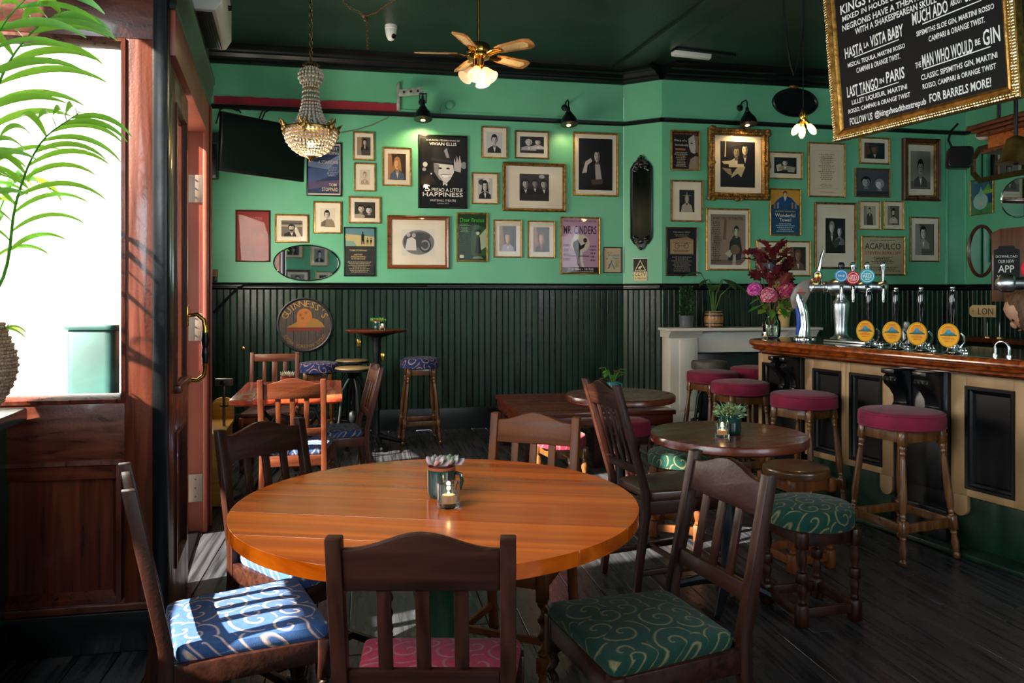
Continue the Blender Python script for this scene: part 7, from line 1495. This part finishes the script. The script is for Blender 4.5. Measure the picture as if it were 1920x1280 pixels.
# ---- street bin seen through the glass
c = at(190, 690, 4.3); t = thing('street_planter', 'Blue green street container standing outside behind the large window', 'container', (c.x, c.y, -.14)); zt_ = zat(607, 4.3) + .14
gb_ = mottle(base('blue_green_container', '1a3f3b', .5), '163733', '21504a', (4, 4, 4))
hw_ = .135; m = M(); m.prism(rrect([(-hw_, -.13), (hw_, -.13), (hw_, .13), (-hw_, .13)], .05), (0, 0, .0), (1, 0, 0), (0, 1, 0), (0, 0, zt_ - .03)); obj('body', m, gb_, t, .008)
m = M(); m.prism(rrect([(-hw_ - .012, -.142), (hw_ + .012, -.142), (hw_ + .012, .142), (-hw_ - .012, .142)], .05), (0, 0, zt_ - .03), (1, 0, 0), (0, 1, 0), (0, 0, .03)); obj('lid_rim', m, gb_, t, .008)
# ---- person leaning behind the bar, cut by the picture edge
pp = Vector((3.29, 4.42, 0))
t = thing('person', 'Brown haired person in a dark shirt bending behind the bar at the picture edge', 'person', (pp.x, pp.y, 0), R(-112))
def skinfig(name, joints, edges, rad, mat, par, lv=2):
    me = bpy.data.meshes.new(name); me.from_pydata(joints, edges, []); me.materials.append(mat); o = bpy.data.objects.new(name, me); COL.objects.link(o); o.parent = par
    s = o.modifiers.new('skin', 'SKIN'); 
    for i, r_ in enumerate(rad): me.skin_vertices[0].data[i].radius = r_ if isinstance(r_, tuple) else (r_, r_)
    me.skin_vertices[0].data[0].use_root = True; s.use_smooth_shade = True
    u = o.modifiers.new('sub', 'SUBSURF'); u.levels = lv; u.render_levels = lv; return o
J = [(.05, .25, .92), (.04, .18, 1.08), (.02, .06, 1.20), (0, -.05, 1.27), (-.02, -.13, 1.28), (-.03, -.20, 1.25),
     (-.19, -.02, 1.24), (-.25, -.12, 1.02), (-.22, -.30, .92), (.19, -.02, 1.24), (.25, -.12, 1.02), (.22, -.3, .92),
     (-.06, .28, .82), (-.08, .25, .46), (-.09, .28, .06), (-.09, .16, .03), (.15, .28, .82), (.15, .25, .46), (.15, .28, .06), (.15, .16, .03)]
E_ = [(0, 1), (1, 2), (2, 3), (3, 4), (4, 5), (3, 6), (6, 7), (7, 8), (3, 9), (9, 10), (10, 11), (0, 12), (12, 13), (13, 14), (14, 15), (0, 16), (16, 17), (17, 18), (18, 19)]
Rr = [(.16, .11), (.14, .10), (.16, .11), (.11, .085), .055, .05, .06, .045, .035, .06, .045, .035, .09, .06, .045, .04, .09, .06, .045, .04]
skm = mottle(base('skin', 'b98a6c', .5), 'b08062', 'c49678', (12, 12, 12)); skinfig('body', J, E_, Rr, mottle(base('charcoal_shirt', '2a2622', .85), '24201d', '332e29', (14, 14, 14)), t)
hp_ = Vector((-.05, -.27, 1.265)); m = M(); m.T = Matrix.Translation(hp_) @ Matrix.Rotation(R(35), 4, 'X')
m.lathe([(.0, -.115), (.035, -.108), (.055, -.085), (.066, -.045), (.074, 0), (.077, .045), (.07, .085), (.045, .115), (0, .125)], 24, (0, 0, 0), None, None, 1, 1.2)
m.ball((0, -.092, -.02), .016, 10, .8, 1, 1.5)
for s in (-1, 1): m.ball((s * .076, .01, -.01), .022, 10, .4, .8, 1.3)
hdm = obj('head', m, skm, t, smooth=80)
m = M(); m.T = Matrix.Translation(hp_) @ Matrix.Rotation(R(35), 4, 'X')
for s in (-1, 1): m.ball((s * .028, -.083, .01), .011, 10, 1.2, .6, .8)
obj('eyes', m, ink('241a14', .2), hdm, smooth=80, kind='stuff')
m = M(); m.T = Matrix.Translation(hp_) @ Matrix.Rotation(R(35), 4, 'X'); m.ball((0, -.083, -.062), .02, 10, 1.1, .5, .3); obj('mouth', m, ink('8c4a42', .4), hdm, smooth=80)
m = M(); m.T = Matrix.Translation(hp_ + Vector((0, 0, .0))) @ Matrix.Rotation(R(35), 4, 'X')
m.lathe([(.086, -.06), (.09, 0), (.088, .05), (.078, .095), (.05, .13), (0, .14)], 24, (0, .022, .0), None, None, 1, 1.15); obj('hair', m, mottle(base('brown_hair', '4a3320', .6), '3a2717', '6a4c30', (60, 60, 20), 4, .3, .7, .5, 120), hdm, smooth=80)
for s in (-1, 1):
    hand0 = Vector((s * .22, -.30, .92)); jn = [hand0, hand0 + Vector((0, -.05, -.02)), hand0 + Vector((0, -.09, -.03))]; ed = [(0, 1), (1, 2)]; rd = [(.03, .022), (.036, .016), (.034, .013)]
    for j, (dx_, L) in enumerate(((-.027, .06), (-.009, .07), (.01, .066), (.027, .05))):
        b = len(jn); jn += [hand0 + Vector((dx_, -.10, -.03)), hand0 + Vector((dx_ * 1.1, -.10 - L * .55, -.045)), hand0 + Vector((dx_ * 1.1, -.10 - L * .8, -.07))]; ed += [(2, b), (b, b + 1), (b + 1, b + 2)]; rd += [.009, .0085, .007]
    b = len(jn); jn += [hand0 + Vector((-s * .035, -.05, -.025)), hand0 + Vector((-s * .055, -.085, -.04))]; ed += [(1, b), (b, b + 1)]; rd += [.011, .008]
    skinfig('hand', [tuple(v) for v in jn], ed, rd, skm, t, 1)
